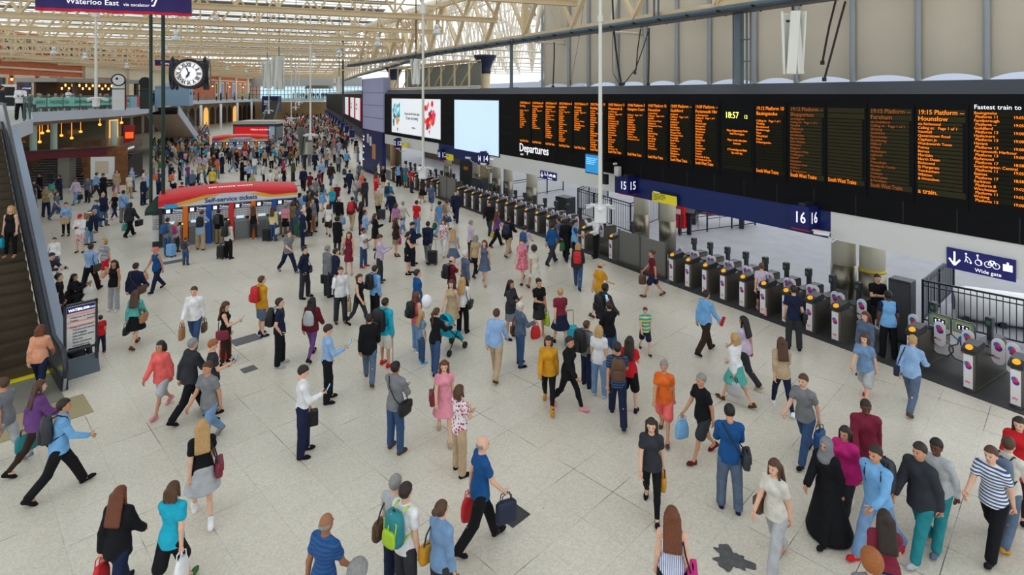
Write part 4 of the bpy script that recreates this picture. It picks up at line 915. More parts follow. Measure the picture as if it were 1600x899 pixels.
# display board by steps
p = px2(160, 300); t = thing('map_board', 'white map board standing at the right end of the wide steps', 'board', p, .2); b = MB(); b.box(-.75, .75, 0, .08, .9, 2.5); b.build('board', white, t); b = MB(); b.box(-.45, .4, -.01, 0, 1.3, 2.2); b.build('map', mat('map_beige', (214, 196, 170), .5), t); b = MB(); b.box(-.7, -.62, 0, .08, 0, .9); b.box(.62, .7, 0, .08, 0, .9); b.build('legs', dsteel, t)
b = MB()
for k, (px, py, c_, e_) in enumerate(((202, 210, (236, 90, 30), .8),)):
    p = pxY(px, py, 50); t = thing('shop_screen', 'red and orange lit poster screen in the shop corner', 'screen', p, .5); b = MB(); b.box(-.4, .4, 0, .1, -.75, .8); b.build('frame', mat('scr_red', (180, 40, 36), .5), t); b = MB(); b.box(-.3, .3, -.02, 0, -.35, .2); b.build('screen_face', mat('scr_or', c_, .5, emit=1.0), t)
# ---------------------------------------------------------------- cafe kiosk on the balcony
kx = -44.5
t = thing('cafe_kiosk', 'open cafe bar with flat grey roof on the balcony', 'kiosk', pxY(92, 146, 50)[:2]+(ZM,), math.radians(77))
b = MB(); b.box(-.6, 8.6, -.5, 4.2, 2.35, 2.7); b.build('roof', mat('kiosk_roof', (150, 146, 140), .5), t)
b = MB(); b.box(.5, 8.4, 3.2, 3.4, 0, 2.35); b.box(1.6, 1.9, .2, .5, 0, 2.35); b.box(8.0, 8.3, .2, .5, 0, 2.35); b.build('back_wall', mat('kiosk_dark', (86, 66, 50), .6, noise=.4, nscale=2), t)
b = MB(); b.box(2.0, 8.2, .6, 1.2, 0, 1.15); b.build('counter', mat('counter_wood', (120, 80, 48), .5), t)
b = MB()
for i in range(16): b.lathe([(.05, 0), (.08, .12), (.05, .24)], (2.6+i*.34, 2.9, 1.7+(i % 2)*.3), 6)
b.build('bar_lights', mat('lamp_warm', (255, 190, 110), .5, emit=6), t)
b = MB(); b.box(2.2, 8.2, 2.95, 3.15, 1.3, 1.35); b.box(2.2, 8.2, 2.95, 3.15, 1.9, 1.95); b.build('shelves', gsteel, t)
# round clock posts
for px, py, r, Y, dark, lb in ((185, 125, .5, 46, 0, 'white-faced round sign on a white panel post on the balcony'), (227, 129, .48, 50, 1, 'black-faced round sign on a dark menu post on the balcony')):
    p = pxY(px, py, Y); t = thing('round_sign', lb, 'sign', (p[0], p[1], ZM), math.radians(33)); zc = p[2]-ZM
    def ringo(b, r0, r1, y):
        n = 24; b.add([(rr*math.cos(2*math.pi*i/n), y, zc+rr*math.sin(2*math.pi*i/n)) for rr in (r0, r1) for i in range(n)], [(i, (i+1) % n, n+(i+1) % n, n+i) for i in range(n)])
    b = MB(); b.prism([(r*math.cos(2*math.pi*i/24), zc+r*math.sin(2*math.pi*i/24)) for i in range(24)], 0, .12, 'xz'); b.build('rim', matb, t)
    b = MB(); disc(b, 0, zc, r*.8, -.01, 24); b.build('face', matb if dark else white, t)
    if not dark: b = MB(); disc(b, -.1, zc+.1, .1, -.014, 12); b.build('emblem', matb, t)
    b = MB(); b.box(-.42, .42, .02, .12, 0, zc-.3); b.build('panel', white if not dark else mat('menu_green', (34, 50, 44), .5), t); b = MB(); b.box(.42, .5, 0, .12, 0, zc); b.box(-.5, .5, -.01, .12, zc-.75, zc-.68); b.build('post', matb, t)
p = pxY(262, 150, 60); t = thing('blue_cabin', 'pale blue cabin with shallow roof on the balcony behind the clock', 'cabin', (p[0]-2.6, p[1]+2, ZM), math.radians(20)); b = MB(); b.box(0, 3.3, 0, 2.4, 0, 2.1); b.build('walls', mat('cabin_blue', (140, 170, 196), .5), t); b = MB(); b.prism([(-.1, 2.1), (3.4, 2.1), (1.7, 2.6)], -.1, 3.1, 'xz'); b.build('roof', mat('cabin_roof', (176, 200, 220), .5), t); b = MB(); b.box(3.4, 3.5, -.02, 0, 1.2, 1.5); b.box(3.7, 3.8, -.02, 0, 1.2, 1.5); b.build('handles', matb, t)
t = thing('menu_stand', 'white stand with two dark photos behind the man on the balcony', 'stand', pxY(14, 150, 36)[:2]+(ZM,), .6); b = MB(); b.box(-.35, .35, 0, .06, .3, 1.9); b.build('panel', white, t); b = MB(); b.box(-.28, .28, -.02, 0, 1.2, 1.75); b.box(-.28, .28, -.02, 0, .55, 1.1); b.build('photos', matb, t)
# totem sign near the escalator foot
A5 = Vector(px2(100, 594)); B5 = Vector(px2(153, 578)); d5 = B5-A5; W5 = d5.length
t = thing('totem_sign', 'freestanding concourse information sign in a dark metal frame near the escalator', 'sign', A5, math.atan2(d5.y, d5.x))
H5 = 1.8; b = MB(); b.box(0, .05, 0, .08, 0, H5); b.box(W5-.05, W5, 0, .08, 0, H5); b.box(0, W5, 0, .08, H5-.05, H5); b.box(0, W5, 0, .08, .62, .66); b.build('frame', dsteel, t)
b = MB(); b.prism([(-.12, 0), (.05, .42), (.12, .42), (.28, 0)], -.02, W5+.02, 'yz'); b.build('base', mat('slate', (84, 96, 108), .5), t)
b = MB(); b.box(.05, W5-.05, .02, .06, .72, H5-.05); bo = b.build('board', offw, t)
b = MB(); b.box(.06, W5-.06, .012, .02, H5-.22, H5-.07); b.build('blue_header', signnavy, bo); text("WATERLOO", .085, (.09, .01, H5-.18), bo, letter, bold=.004, sx=.9); text("Concourse", .085, (W5*.58, .01, H5-.18), bo, letter, sx=.8)
b = MB(); b.box(.06, W5-.06, .014, .02, H5-.30, H5-.25); b.box(.06, W5-.06, .014, .02, H5-.47, H5-.43); b.box(.06, W5-.06, .014, .02, H5-.58, H5-.54); b.build('pink_rows', mat('pink_row', (236, 160, 150), .5), bo)
text("Welcome to the station\nToilets          Level 0\n\nShops and services\n   Tickets and travel centre\n   Left luggage\n   Information point\n   First aid\n   Taxis and buses\n   Underground\n   Waterloo East\n   Exit 1", .062, (.12, .012, H5-.36), bo, ink, space=1.25)
# ================================================================ TICKET MACHINE KIOSKS
kred = mat('kiosk_red', (222, 44, 50), .4); kor = mat('kiosk_orange', (240, 120, 24), .45); kbl = mat('kiosk_blue', (20, 84, 180), .45); kye = mat('kiosk_yellow', (246, 178, 40), .4)
kw = mat('kiosk_white', (222, 226, 230), .4); kgrey = mat('kiosk_grey', (120, 124, 126), .4, metal=.4); kst = mat('kiosk_steel', (150, 152, 152), .35, metal=.5); blink = mat('ink_blue', (24, 60, 150), .5)
def make_kiosk(W, nb, cols_, small=False):
    t = thing('ticket_machine_kiosk', None, 'kiosk')
    bw_ = W/nb
    b = MB(); b.box(0, W, .28, 2.3, 0, 1.95); b.box(-.06, W+.06, .1, 1.7, 0, .06); b.build('body', kst, t)
    b = MB(); b.box(W-.02, W+.1, .1, 2.3, 0, 2.1); b.box(-.1, .02, .1, 2.3, 0, 2.1); b.build('end_panels', dsteel, t)
    for i in range(nb):
        x0 = i*bw_+.12; x1 = (i+1)*bw_-.12
        m = MB(); m.box(x0, x1, .1, .28, .05, .85, .02); m.prism([(.1, .85), (.28, .85), (.28, 1.1), (.2, 1.1)], x0, x1, 'yz'); p = m.build('machine', kgrey, t)
        m = MB(); m.box(x0, x1, .2, .28, 1.05, 1.5); m.build('white_panel', kw, p)
        c = (x0+x1)/2; m = MB(); m.box(c-.26, c+.08, .17, .2, .9, 1.14); m.build('screen', mat('machine_screen', (190, 215, 225), .3, emit=.7), p)
        m = MB(); m.box(c+.16, c+.3, .15, .2, .88, 1.1); m.build('card_reader', matb, p); m = MB(); m.lathe([(.04, 0), (.04, .05)], (c+.36, .16, .98), 8); m.build('yellow_light', mat('led_y', (240, 210, 60), .4, emit=1.5), p)
        m = MB(); m.box(x0, x1, .12, .28, 1.52, 1.76); hd = m.build('header', mat('kiosk_navy', (22, 34, 66), .4), p); text("Tickets", .15, (x0+.32, .115, 1.62), hd, letter, sx=.9); text("Buy and collect", .07, (x0+.32, .115, 1.55), hd, letter)
        m = MB(); m.box(x0+.06, x0+.22, .11, .12, 1.56, 1.72); m.build('pictogram', letter, hd)
        m = MB(); m.tube([(x0-.1, .12, 1.80), (x1+.1, .12, 1.80)], .045, 8); m.build('lip', kst, p)
        if not small:
            m = MB()
            for r in range(3):
                for q in range(5): m.box(x0+.05+q*(x1-x0-.1)/5, x0+.02+(q+1)*(x1-x0-.1)/5, .195, .2, 1.16+r*.1, 1.23+r*.1)
            m.build('notices', mat('notice_grey', (176, 180, 186), .5), p)
    for i, c_ in enumerate(cols_):
        x = (i+1)*bw_
        m = MB(); m.box(x-.10, x+.10, -.02, .3, 0, 1.84, .02); m.build('pillar', {'o': kor, 'b': kbl, 'r': kred}[c_], t)
    # curved fascia and roof: arch outline, highest in the middle
    n = 16; H0, HA = 2.18, .24
    zt = lambda u: H0+HA*math.sin(math.pi*(.08+.84*u))
    m = MB(); P = [(u/n*W*1.04-.02*W, zt(u/n)-.03) for u in range(n+1)]; m.prism([(-.02*W, 1.84)]+P+[(W*1.02, 1.84)], 0, .1, 'xz'); m.build('fascia', kw, t)
    m = MB(); V = []
    for u in range(n+1):
        x = u/n*W*1.04-.02*W; z = zt(u/n); V += [(x, -.04, z-.10), (x, -.02, z), (x, .4, z+.10), (x, 1.3, z+.17), (x, 2.4, z+.05)]
    m.add(V, [(5*u+j, 5*u+5+j, 5*u+6+j, 5*u+1+j) for u in range(n) for j in range(4)]); m.build('roof', kred, t, smooth=True)
    m = MB(); m.prism([(-.02*W, 1.86), (-.02*W, H0-.02), (W*.10, H0+.08), (W*.30, H0+.1), (W*.12, 2.02)], -.012, 0, 'xz'); m.build('red_swoosh', kred, t)
    m = MB(); m.prism([(W*.12, 2.0), (W*.3, H0+.09), (W*.42, H0+.08), (W*.2, 1.95), (W*.1, 1.87)], -.014, 0, 'xz'); m.prism([(W*.62, 2.2), (W*.80, 1.95), (W*1.02, 1.98), (W*1.02, 2.1), (W*.8, 2.2)], -.014, 0, 'xz'); m.build('yellow_swoosh', kye, t)
    m = MB(); m.prism([(W*.66, H0+.14), (W*.82, 2.06), (W*1.02, 2.08), (W*1.02, H0)], -.018, -.0, 'xz'); m.build('red_swoosh', kred, t)
    m = MB(); m.box(.12, .62, -.07, -.02, 1.80, 1.98); m.build('cyan_plate', mat('cyan_plate', (50, 170, 220), .4), t)
    text("Self-service tickets", .30, (W*.50, -.03, 1.93), t, blink, align='CENTER', bold=.006)
    m = MB(); 
    text("self-service tickets", .26, (W*.5, .5, zt(.5)+.11), t, letter, rx=math.radians(6), align='CENTER')
    return t
A6 = Vector(px2(252, 389)); B6 = Vector(px2(461, 366)); d6 = B6-A6
k1 = make_kiosk(d6.length, 6, 'obrob'); k1.location = A6; k1.rotation_euler = (0, 0, math.atan2(d6.y, d6.x))
k1['label'] = 'near ticket machine kiosk with curved red roof and orange, blue and red pillars'
A7 = Vector(px2(333, 249)); B7 = Vector(px2(417, 246)); d7 = B7-A7
k2 = make_kiosk(d7.length, 5, 'obro', True); k2.location = A7; k2.rotation_euler = (0, 0, math.atan2(d7.y, d7.x))
k2['label'] = 'farther ticket machine kiosk with curved red roof among the crowd'
# shop kiosk with red poster
Yk = 74; p = pxY(364, 230, Yk); t = thing('shop_kiosk', 'grey kiosk with overhanging roof and a wide red poster beyond the ticket machines', 'kiosk', (p[0], Yk, 0), math.radians(6))
W = 64*Yk/FPX
b = MB(); b.box(0, W, 0, 3.4, 0, 3.1, .04); b.build('body', mat('kiosk_slate', (74, 90, 106), .5), t); b = MB(); b.prism([(-.3, 3.1), (W+.3, 3.1), (W+.1, 3.5), (.6, 3.5)], -.3, 3.8, 'xz'); b.build('roof', mat('roof_pale', (196, 186, 178), .5), t)
b = MB(); b.box(.2, W-1.0, -.06, 0, .6, 2.75); po = b.build('poster', mat('poster_red', (226, 36, 40), .4, emit=.3), t); text("Millions of products", .3, (W*.42, -.08, 2.3), po, letter); b = MB()
b.box(W-.8, W-.1, -.05, 0, .4, 2.8); b.build('notice_panel', mat('notice_blue', (190, 215, 235), .5), t)
b = MB()
for i in range(5): b.box(W-.01, W+.04, .2+i*.64, .75+i*.64, .5, 2.7)
b.build('side_panels', mat('side_pale', (150, 156, 160), .5), t)
# ================================================================ BIG FOUR-FACED CLOCK
p = pxY(298, 116, 34); TH = math.radians(23)
ck = thing('station_clock', 'large four-faced hanging station clock with dark frames and Roman numerals', 'clock', p, TH)
cbk = mat('clock_dark', (32, 36, 46), .4); gold = mat('gilt', (190, 150, 80), .35, metal=.6); cf = mat('clock_white', (246, 246, 250), .4, emit=.5)
R = .84
for k in range(4):
    f = thing('clock_face', None, None, (0, 0, 0), k*math.pi/2); f.parent = ck; D_ = .95
    m = MB(); n = 32
    def ring(m, r0, r1, y0, y1):
        P = [(r*math.cos(2*math.pi*i/n), y, r*math.sin(2*math.pi*i/n)) for r, y in ((r0, y0), (r1, y0), (r1, y1), (r0, y1)) for i in range(n)]
        m.add(P, [(a*n+i, a*n+(i+1) % n, ((a+1) % 4)*n+(i+1) % n, ((a+1) % 4)*n+i) for a in range(4) for i in range(n)])
    ring(m, R*.86, R*1.04, -D_-.06, -D_+.15); m.build('bezel', cbk, f, smooth=False)
    m = MB(); ring(m, R*.83, R*.87, -D_-.05, -D_+.02); m.build('gilt_ring', gold, f)
    m = MB(); disc(m, 0, 0, R*.85, -D_, 32); m.build('dial', cf, f)
    m = MB(); ring(m, R*.48, R*.50, -D_-.012, -D_-.004); ring(m, R*.78, R*.79, -D_-.012, -D_-.004); m.build('minute_rings', matb, f)
    for i, s_ in enumerate(['XII', 'I', 'II', 'III', 'IIII', 'V', 'VI', 'VII', 'VIII', 'IX', 'X', 'XI']):
        a = -i*math.pi/6; rr = R*.51
        m = text(s_, R*.34, (0, 0, 0), f, matb, align='CENTER', bold=.012, sx=.8)
        m.matrix_local = Matrix.Translation((0, -D_-.01, 0)) @ Matrix.Rotation(i*math.pi/6, 4, 'Y') @ Matrix.Translation((0, 0, rr)) @ Matrix.Rotation(math.pi/2, 4, 'X') @ Matrix.Diagonal((.75, 1, 1, 1))
    def hand(nm, ang, L_, w_):
        m = MB(); m.prism([(-w_*.5, -.12), (-w_, L_*.55), (-w_*.4, L_*.6), (0, L_), (w_*.4, L_*.6), (w_, L_*.55), (w_*.5, -.12)], -.01, .01, 'xz'); o = m.build(nm, matb, f); o.location = (0, -D_-.03, 0); o.rotation_euler = (0, math.radians(ang), 0)
    hand('hour_hand', 208.5, R*.45, .06); hand('minute_hand', 342, R*.7, .035)
m = MB(); m.box(-.72, .72, -.72, .72, -.72, .72, .1)
for x in (-.82, .82):
    for y in (-.82, .82): m.tube([(x, y, -.75), (x, y, .8)], [.06, .05], 8); m.lathe([(.02, -.95), (.1, -.85), (.1, -.75), (.05, -.7)], (x, y, 0), 8); m.lathe([(.1, .7), (.12, .8), (.02, 1.0)], (x, y, 0), 8)
m.build('case', cbk, ck)
m = MB(); m.box(-.95, .95, -.03, .03, .86, .94); m.box(-.03, .03, -.95, .95, .86, .94); m.tube([(-.5, 0, .9), (-.5, 0, 17-p[2])], .045, 8); m.tube([(.5, 0, .9), (.5, 0, 17-p[2])], .045, 8); m.build('hanging_rods', cream, ck)
# ================================================================ HANGING BANNERS
ban = mat('banner_navy', (48, 34, 108), .6); bred = mat('banner_red', (206, 24, 60), .6)
def banner(A_, B_, z0, h, lb):
    A_ = Vector(A_); B_ = Vector(B_); d = B_-A_; L_ = d.length
    t = thing('hanging_banner', lb, 'banner', (A_.x, A_.y, z0), math.atan2(d.y, d.x))
    m = MB(); n = 24; V = []
    for i in range(n+1):
        x = L_*i/n; w_ = .04*math.sin(i*1.7)+.03*math.sin(i*.6); V += [(x, w_*1.5, .1), (x, w_, h*.5), (x, 0, h)]
    V2 = [(x, y+.02, z) for x, y, z in V]; q = len(V)
    m.add(V+V2, [(3*i+j, 3*i+3+j, 3*i+4+j, 3*i+1+j) for i in range(n) for j in (0, 1)]+[(q+3*i+j, q+3*i+1+j, q+3*i+4+j, q+3*i+3+j) for i in range(n) for j in (0, 1)]); m.build('cloth', ban, t, smooth=True)
    m = MB()
    for i in range(n): a = V[3*i]; c = V[3*i+3]; m.bar((a[0], a[1], .05), (c[0], c[1], .05), .03, .11)
    m.build('red_hem', bred, t); m = MB(); m.tube([(-.1, 0, h), (L_+.1, 0, h)], .03, 6)
    for x in (.1, L_*.5, L_-.1): m.tube([(x, 0, h), (x, 0, h+.4)], .015, 5)
    m.build('hanging_bar', dsteel, t)
    text("Waterloo East", .27, (L_*.19, -.09, h*.26), t, letter, bold=.001); text("via escalator", .165, (L_*.55, -.09, h*.26), t, letter)
    m = MB(); m.bar((L_*.12, -.1, h*.62), (L_*.155, -.1, h*.38), .05, .02, up=(0, 1, 0)); m.bar((L_*.12, -.1, h*.64), (L_*.12, -.1, h*.46), .045, .02, up=(0, 1, 0)); m.bar((L_*.118, -.1, h*.63), (L_*.15, -.1, h*.63), .045, .02, up=(0, 1, 0)); m.build('arrow', letter, t)
    m = MB(); m.bar((L_*.735, -.1, h*.3), (L_*.75, -.1, h*.3), .05, .02, up=(0, 1, 0)); m.bar((L_*.75, -.1, h*.3), (L_*.775, -.1, h*.62), .05, .02, up=(0, 1, 0)); m.bar((L_*.775, -.1, h*.62), (L_*.79, -.1, h*.62), .05, .02, up=(0, 1, 0)); m.bar((L_*.735, -.1, h*.45), (L_*.765, -.1, h*.75), .03, .02, up=(0, 1, 0)); m.build('escalator_pictogram', letter, t)
banner(pxY(55, 13, 20.0)[:2]+(0,), pxY(299, 24, 21.6)[:2]+(0,), 9.93, 1.05, 'long navy and red banner reading Waterloo East via escalator, at the top left')
banner(pxY(242, 100, 60)[:2]+(0,), pxY(322, 103, 62)[:2]+(0,), 9.95, .6, 'small distant navy and red banner partly behind the big clock')
# ================================================================ GREEN TOTEM WITH TWO TALL POLES
grn = mat('pole_green', (26, 52, 44), .45); p = px2(247, 384)
t = thing('green_kiosk_post', 'dark green pyramid-capped post with two tall poles rising to the roof', 'post', p, math.radians(30))
m = MB(); e = .5; z1, z2 = 1.68, 2.28; m.add([(-e, -e, z1), (e, -e, z1), (e, e, z1), (-e, e, z1), (-.06, -.06, z2), (.06, -.06, z2), (.06, .06, z2), (-.06, .06, z2), (-e, -e, z1-.16), (e, -e, z1-.16), (e, e, z1-.16), (-e, e, z1-.16)], [(0, 1, 5, 4), (1, 2, 6, 5), (2, 3, 7, 6), (3, 0, 4, 7), (4, 5, 6, 7), (0, 8, 9, 1), (1, 9, 10, 2), (2, 10, 11, 3), (3, 11, 8, 0), (8, 11, 10, 9)]); m.build('pyramid_roof', grn, t)
m = MB(); m.box(-.22, .22, -.2, .2, 0, 1.6); m.build('base', mat('base_green', (44, 60, 54), .5), t); m = MB(); m.box(-.24, .16, -.24, -.2, .25, 1.45); m.build('poster', white, t)
text("Tickets\nInformation\nToilets\nExits\nBuses", .1, (-.2, -.25, 1.2), t, ink)
m = MB(); m.tube([(-.28, -.05, 1.7), (-.28, -.05, 14.5)], .075, 10); m.build('pole', grn, t); m = MB(); m.tube([(.2, .08, 1.7), (.2, .08, 14.5)], .085, 10); m.build('pole', grn, t)
# other dark standing poles
for px, py, r, lb in ((536, 232, .13, 'tall dark grey pole standing in the far crowd left of the far board'), ):
    p = px2(px, py); m = MB(); m.tube([(0, 0, 0), (0, 0, 14.5)], r, 10); m.lathe([(r*1.8, 0), (r*1.8, .5), (r, .8)], n=10); o = m.build('pole', mat('pole_grey', (64, 68, 66), .5), None, p); tag(o, lb, 'pole')
p = px2(476, 266); t = thing('information_stand', 'dark post carrying slanted double screens seen edge-on in the crowd', 'screen', p, math.radians(62)); m = MB(); m.box(-.1, .1, -.1, .1, 0, 3.2); m.build('post', dsteel, t); m = MB(); m.prism([(.15, 1.4), (.5, 3.9), (.62, 3.9), (.3, 1.4)], -.35, .35, 'yz'); m.prism([(-.15, 1.4), (-.5, 3.9), (-.62, 3.9), (-.3, 1.4)], -.35, .35, 'yz'); m.build('screens', mat('stand_grey', (120, 124, 120), .4), t); m = MB(); m.box(-.3, .3, -.7, -.25, 1.5, 2.6); m.build('side_box', mat('box_beige', (190, 190, 176), .5), t)
# thin pole in front of the truss, right
x = gx(799, -.5); p = G(x, -.5, 7.3); m = MB(); m.tube([(0, 0, 0), (0, 0, 2.6)], .09, 8); m.box(-.1, .1, -.1, .4, 0, .05); o = m.build('hanger_post', greyblue, None, p, GROT); tag(o, 'thin dark post between girder and board right of the blue-capped column', 'post')
t = thing('ladder_frame', 'grey ladder-like hanger frame linking the girder to the board top', 'hanger', G(gx(1155, -.2), -.2, 7.3), GROT)
m = MB(); m.box(-.1, .1, -.1, .1, 0, 2.4); m.build('main_post', greyblue, t); m = MB()
for x in (-.22, .28, .42): m.tube([(x, 0, 0), (x, 0, 2.45)], .03, 6)
for z in (.75, 1.45): m.tube([(-.22, 0, z), (.42, 0, z)], .025, 6)
m.build('rungs', greyblue, t)
t = thing('girder_rods', 'pair of thin grey hanger rods just above the girder', 'hanger', G(gx(1025, -.2), -.2, 9.8), GROT); m = MB(); m.tube([(-.1, 0, 0), (-.1, 0, 3.4)], .04, 6); m.tube([(.12, 0, 0), (.12, 0, 3.4)], .04, 6); m.build('rods', greyblue, t); m = MB(); m.box(-.2, .2, -.1, .1, -.05, .05); m.build('clamp', dsteel, t)
# cables
cab = mat('cable', (40, 38, 36), .6)
def cable(pts_, lb, r=.02, grp=None):
    q = [G(gx(a[0], .4), .4, gz(a[0], a[1], .4)) for a in pts_]; o0 = q[0]; m = MB(); m.tube([v-o0 for v in q], r, 6); m.lathe([(r*2.2, -.06), (r*2.2, .06)], tuple(q[-1]-o0), 6); o = m.build('cable', cab, None, o0); tag(o, lb, 'cable', grp)
cable([(866, 66), (866, 90), (864, 136)], 'single dark cable hanging straight at the left of the canvas', .035)
cable([(957, 0), (959, 45), (962, 75), (966, 105), (971, 132)], 'bundle of black cables hanging beside the white pole', .04)
cable([(958, 50), (957, 90), (958, 115), (968, 132)], 'slack looping cable left of the black cable bundle', .015)
cable([(1001, 45), (996, 80), (994, 108), (992, 114)], 'dark cable ending in a knot in front of the canvas', .025)
cable([(1015, 44), (1003, 80), (993, 108), (975, 131)], 'slanting cable crossing the knotted one', .02)
cable([(1014, 44), (1014, 90), (1013, 132)], 'straight dark cable on a canvas pole', .03)
cable([(1306, 0), (1296, 40), (1291, 65), (1285, 98)], 'shorter of the two dark rods hanging by the white light cluster', .03)
cable([(1321, 2), (1311, 38), (1300, 80), (1288, 124)], 'longer of the two dark rods hanging by the white light cluster', .03)
cable([(913, 0), (905, 60), (892, 128)], 'very thin slanting wire near the left canvas poles', .008)
# ================================================================ WHITE HANGING POLES WITH CAMERAS
wp = mat('pole_white', (222, 222, 214), .45)
def cam_pole(px, ybot, zb, lb, n=4, box=False, ztop=13.5, ncam=3, lean=0):
    Y = (CAMZ-zb)*FPX/(ybot-HY); X = (px-800)*Y/FPX
    t = thing('camera_pole', lb, 'camera pole', (X, Y, zb), rnd.uniform(-.4, .4))
    m = MB(); m.tube([(0, 0, .3), (0, 0, ztop-zb)], [.07, .05], 10); m.lathe([(.09, ztop-zb-4.2), (.09, ztop-zb-4.0)], n=8); m.box(-.14, .14, -.1, .1, ztop-zb-2.6, ztop-zb-2.2); m.build('pole', wp, t)
    m = MB(); m.tube([(-.3, 0, .45), (.3, 0, .45)], .03, 6); m.tube([(0, -.25, .45), (0, .25, .45)], .03, 6)
    if box: m.box(-.19, .19, -.15, .15, -.1, .42, .03)
    else: m.box(-.12, .12, -.12, .12, 0, .5, .02)
    m.build('bracket', white, t)
    for i in range(ncam):
        a = i*2*math.pi/ncam+.5; r = .5
        m = MB(); m.tube([(0, 0, 0), (.12, 0, 0), (.42, 0, -.05), (.5, 0, -.06)], [.06, .1, .09, .07], 10); m.box(-.05, .5, -.11, .11, .07, .1); m.tube([(.12, 0, 0), (.12, 0, .16)], .03, 6)
        o = m.build('camera', white, t); o.scale = (.62, .62, .62); o.location = (r*math.cos(a)*.45, r*math.sin(a)*.45, .42); o.rotation_euler = (0, .25, a)
cam_pole(938, 343, 3.0, 'white pole with a white box and cameras in front of the departures board', box=True)
cam_pole(661, 276, 3.0, 'white pole with a white box and cameras in front of the advert screen', box=True)
cam_pole(485, 219, 3.6, 'tall white pole with a ring of cameras above the ticket hall crowd centre', ncam=5)
cam_pole(455, 190, 3.8, 'thin white pole with a lamp ring just right of the red poster kiosk', ncam=5)
cam_pole(462, 172, 4.6, 'very thin white pole standing behind the lamp ring pole', ncam=4)
cam_pole(150, 167, 6.35, 'pale thin pole with white cameras in front of the balcony', ncam=3)
cam_pole(420, 178, 4.6, 'thin pale pole left of the far escalator hoarding', ncam=2)
cam_pole(467, 165, 5.4, 'faint slim pole farthest in the row of white poles', ncam=4)
# hanging white light clusters
def cluster(px, y0, y1, Y, lb):
    z1 = CAMZ-(y0-HY)*Y/FPX; z0 = CAMZ-(y1-HY)*Y/FPX; X = (px-800)*Y/FPX; h = z1-z0
    t = thing('light_cluster', lb, 'light cluster', (X, Y, z0), .3)
    for i in range(5):
        a = i*2*math.pi/5; m = MB(); m.box(-.07*h, .07*h, -.03, .03, 0, h, .01); o = m.build('light_panel', wp, t); o.location = (.13*h*math.cos(a), .13*h*math.sin(a), 0); o.rotation_euler = (.07*math.sin(a), -.07*math.cos(a), a+math.pi/2)
    m = MB(); m.tube([(0, 0, .1), (0, 0, 17-z0)], .035, 8); m.lathe([(.06, 0), (.06, .25)], (0, 0, h*.4), 8)
    m.tube([(-.13*h, 0, h*.85), (.13*h, 0, h*.85)], .02, 6); m.tube([(0, -.13*h, h*.85), (0, .13*h, h*.85)], .02, 6); m.build('stem', dsteel, t)
cluster(1239, 18, 116, 15.5, 'cluster of tall white light panels hanging in front of the canvas')
cluster(436, 88, 140, 52, 'cluster of white panels hanging left of centre under the roof')
cluster(650, 92, 132, 36, 'cluster of white panels hanging beside the pale advert gantry')
cluster(530, 120, 146, 62, 'small cluster of white panels hanging near the dark grey pole')
cluster(418, 95, 138, 62, 'slim cluster of white panels hanging behind the left one')
# gantry above the far corner of the board
t = thing('gantry', 'cream lattice gantry with grey panels above the advert screen', 'gantry', G(gx(608, .6), .6, 7.45), GROT); m = MB(); Lg = gx(733, .6)-gx(608, .6)
for z in (0, 1.7): m.bar((0, 0, z), (Lg, 0, z), .12); m.bar((0, .8, z), (Lg, .8, z), .1)
n = 7
for i in range(n+1): m.bar((Lg*i/n, 0, 0), (Lg*i/n, 0, 1.7), .1)
for i in range(n): m.bar((Lg*i/n, .4, 0), (Lg*(i+1)/n, .4, 1.7), .07)
m.build('frame', cream, t); m = MB(); m.box(Lg*.1, Lg, .85, .9, .1, 1.6); m.build('grey_panels', mat('gantry_grey', (130, 134, 126), .6), t)
# ================================================================ BELL LAMPS
bell = mat('bell_glass', (214, 220, 222), .25)
spots = [(336, 33, 13), (275, 57, 13), (256, 73, 10), (341, 74, 9), (84, 80, 9.5), (133, 88, 8.5), (198, 103, 7), (355, 107, 6), (384, 110, 5.5), (590, 66, 12), (530, 79, 9), (490, 88, 7.5), (682, 47, 13), (830, 16, 16), (405, 99, 6), (448, 100, 5), (278, 78, 6)]
def bell_lamp(first, loc, ztop, lb):
    if first is None:
        t = thing('bell_lamp', lb, 'lamp', loc); m = MB(); m.lathe([(.27, -.28), (.265, -.18), (.2, -.02), (.1, .06), (.06, .1)], n=16); m.build('glass_bell', bell, t, smooth=True)
        m = MB(); m.lathe([(.06, .08), (.14, .12), (.16, .24), (.13, .34), (.04, .38)], n=12); m.build('lamp_cap', white, t, smooth=True); m = MB(); m.tube([(0, 0, .35), (0, 0, 3.0)], .018, 5); m.build('cord', cab, t); return t
    t = copy_tree(first); t.location = loc; t['label'] = lb; return t
fb_l = None
locs = ['white bell lamp hanging right of the long banner, nearest on the left', 'white bell lamp hanging just left above the big clock', 'white bell lamp hanging beside the green poles', 'white bell lamp hanging right above the big clock',
        'white bell lamp hanging at far left over the cornice', 'white bell lamp second from the left over the cornice', 'white bell lamp low over the balcony before the stone cornice', 'small white bell lamp right of the big clock', 'tiny white bell lamp right of the big clock, farther right',
        'white bell lamp hanging mid-hall left of the blue-capped columns', 'white bell lamp left of the mid-hall one, near the dark grey pole', 'small white bell lamp above the ring of cameras', 'white bell lamp hanging near the girder left of the capital', 'white bell lamp beside the left edge of the canvas, largest on the right',
        'tiny white bell lamp above the left panel cluster', 'tiny white bell lamp above the far mezzanine', 'tiny white bell lamp directly above the big clock']
for (px, py, s_), lb in zip(spots, locs):
    Y = min(.54*FPX/s_, 88); p = pxY(px, py, Y)
    o = bell_lamp(fb_l, p, 13, lb); fb_l = fb_l or o
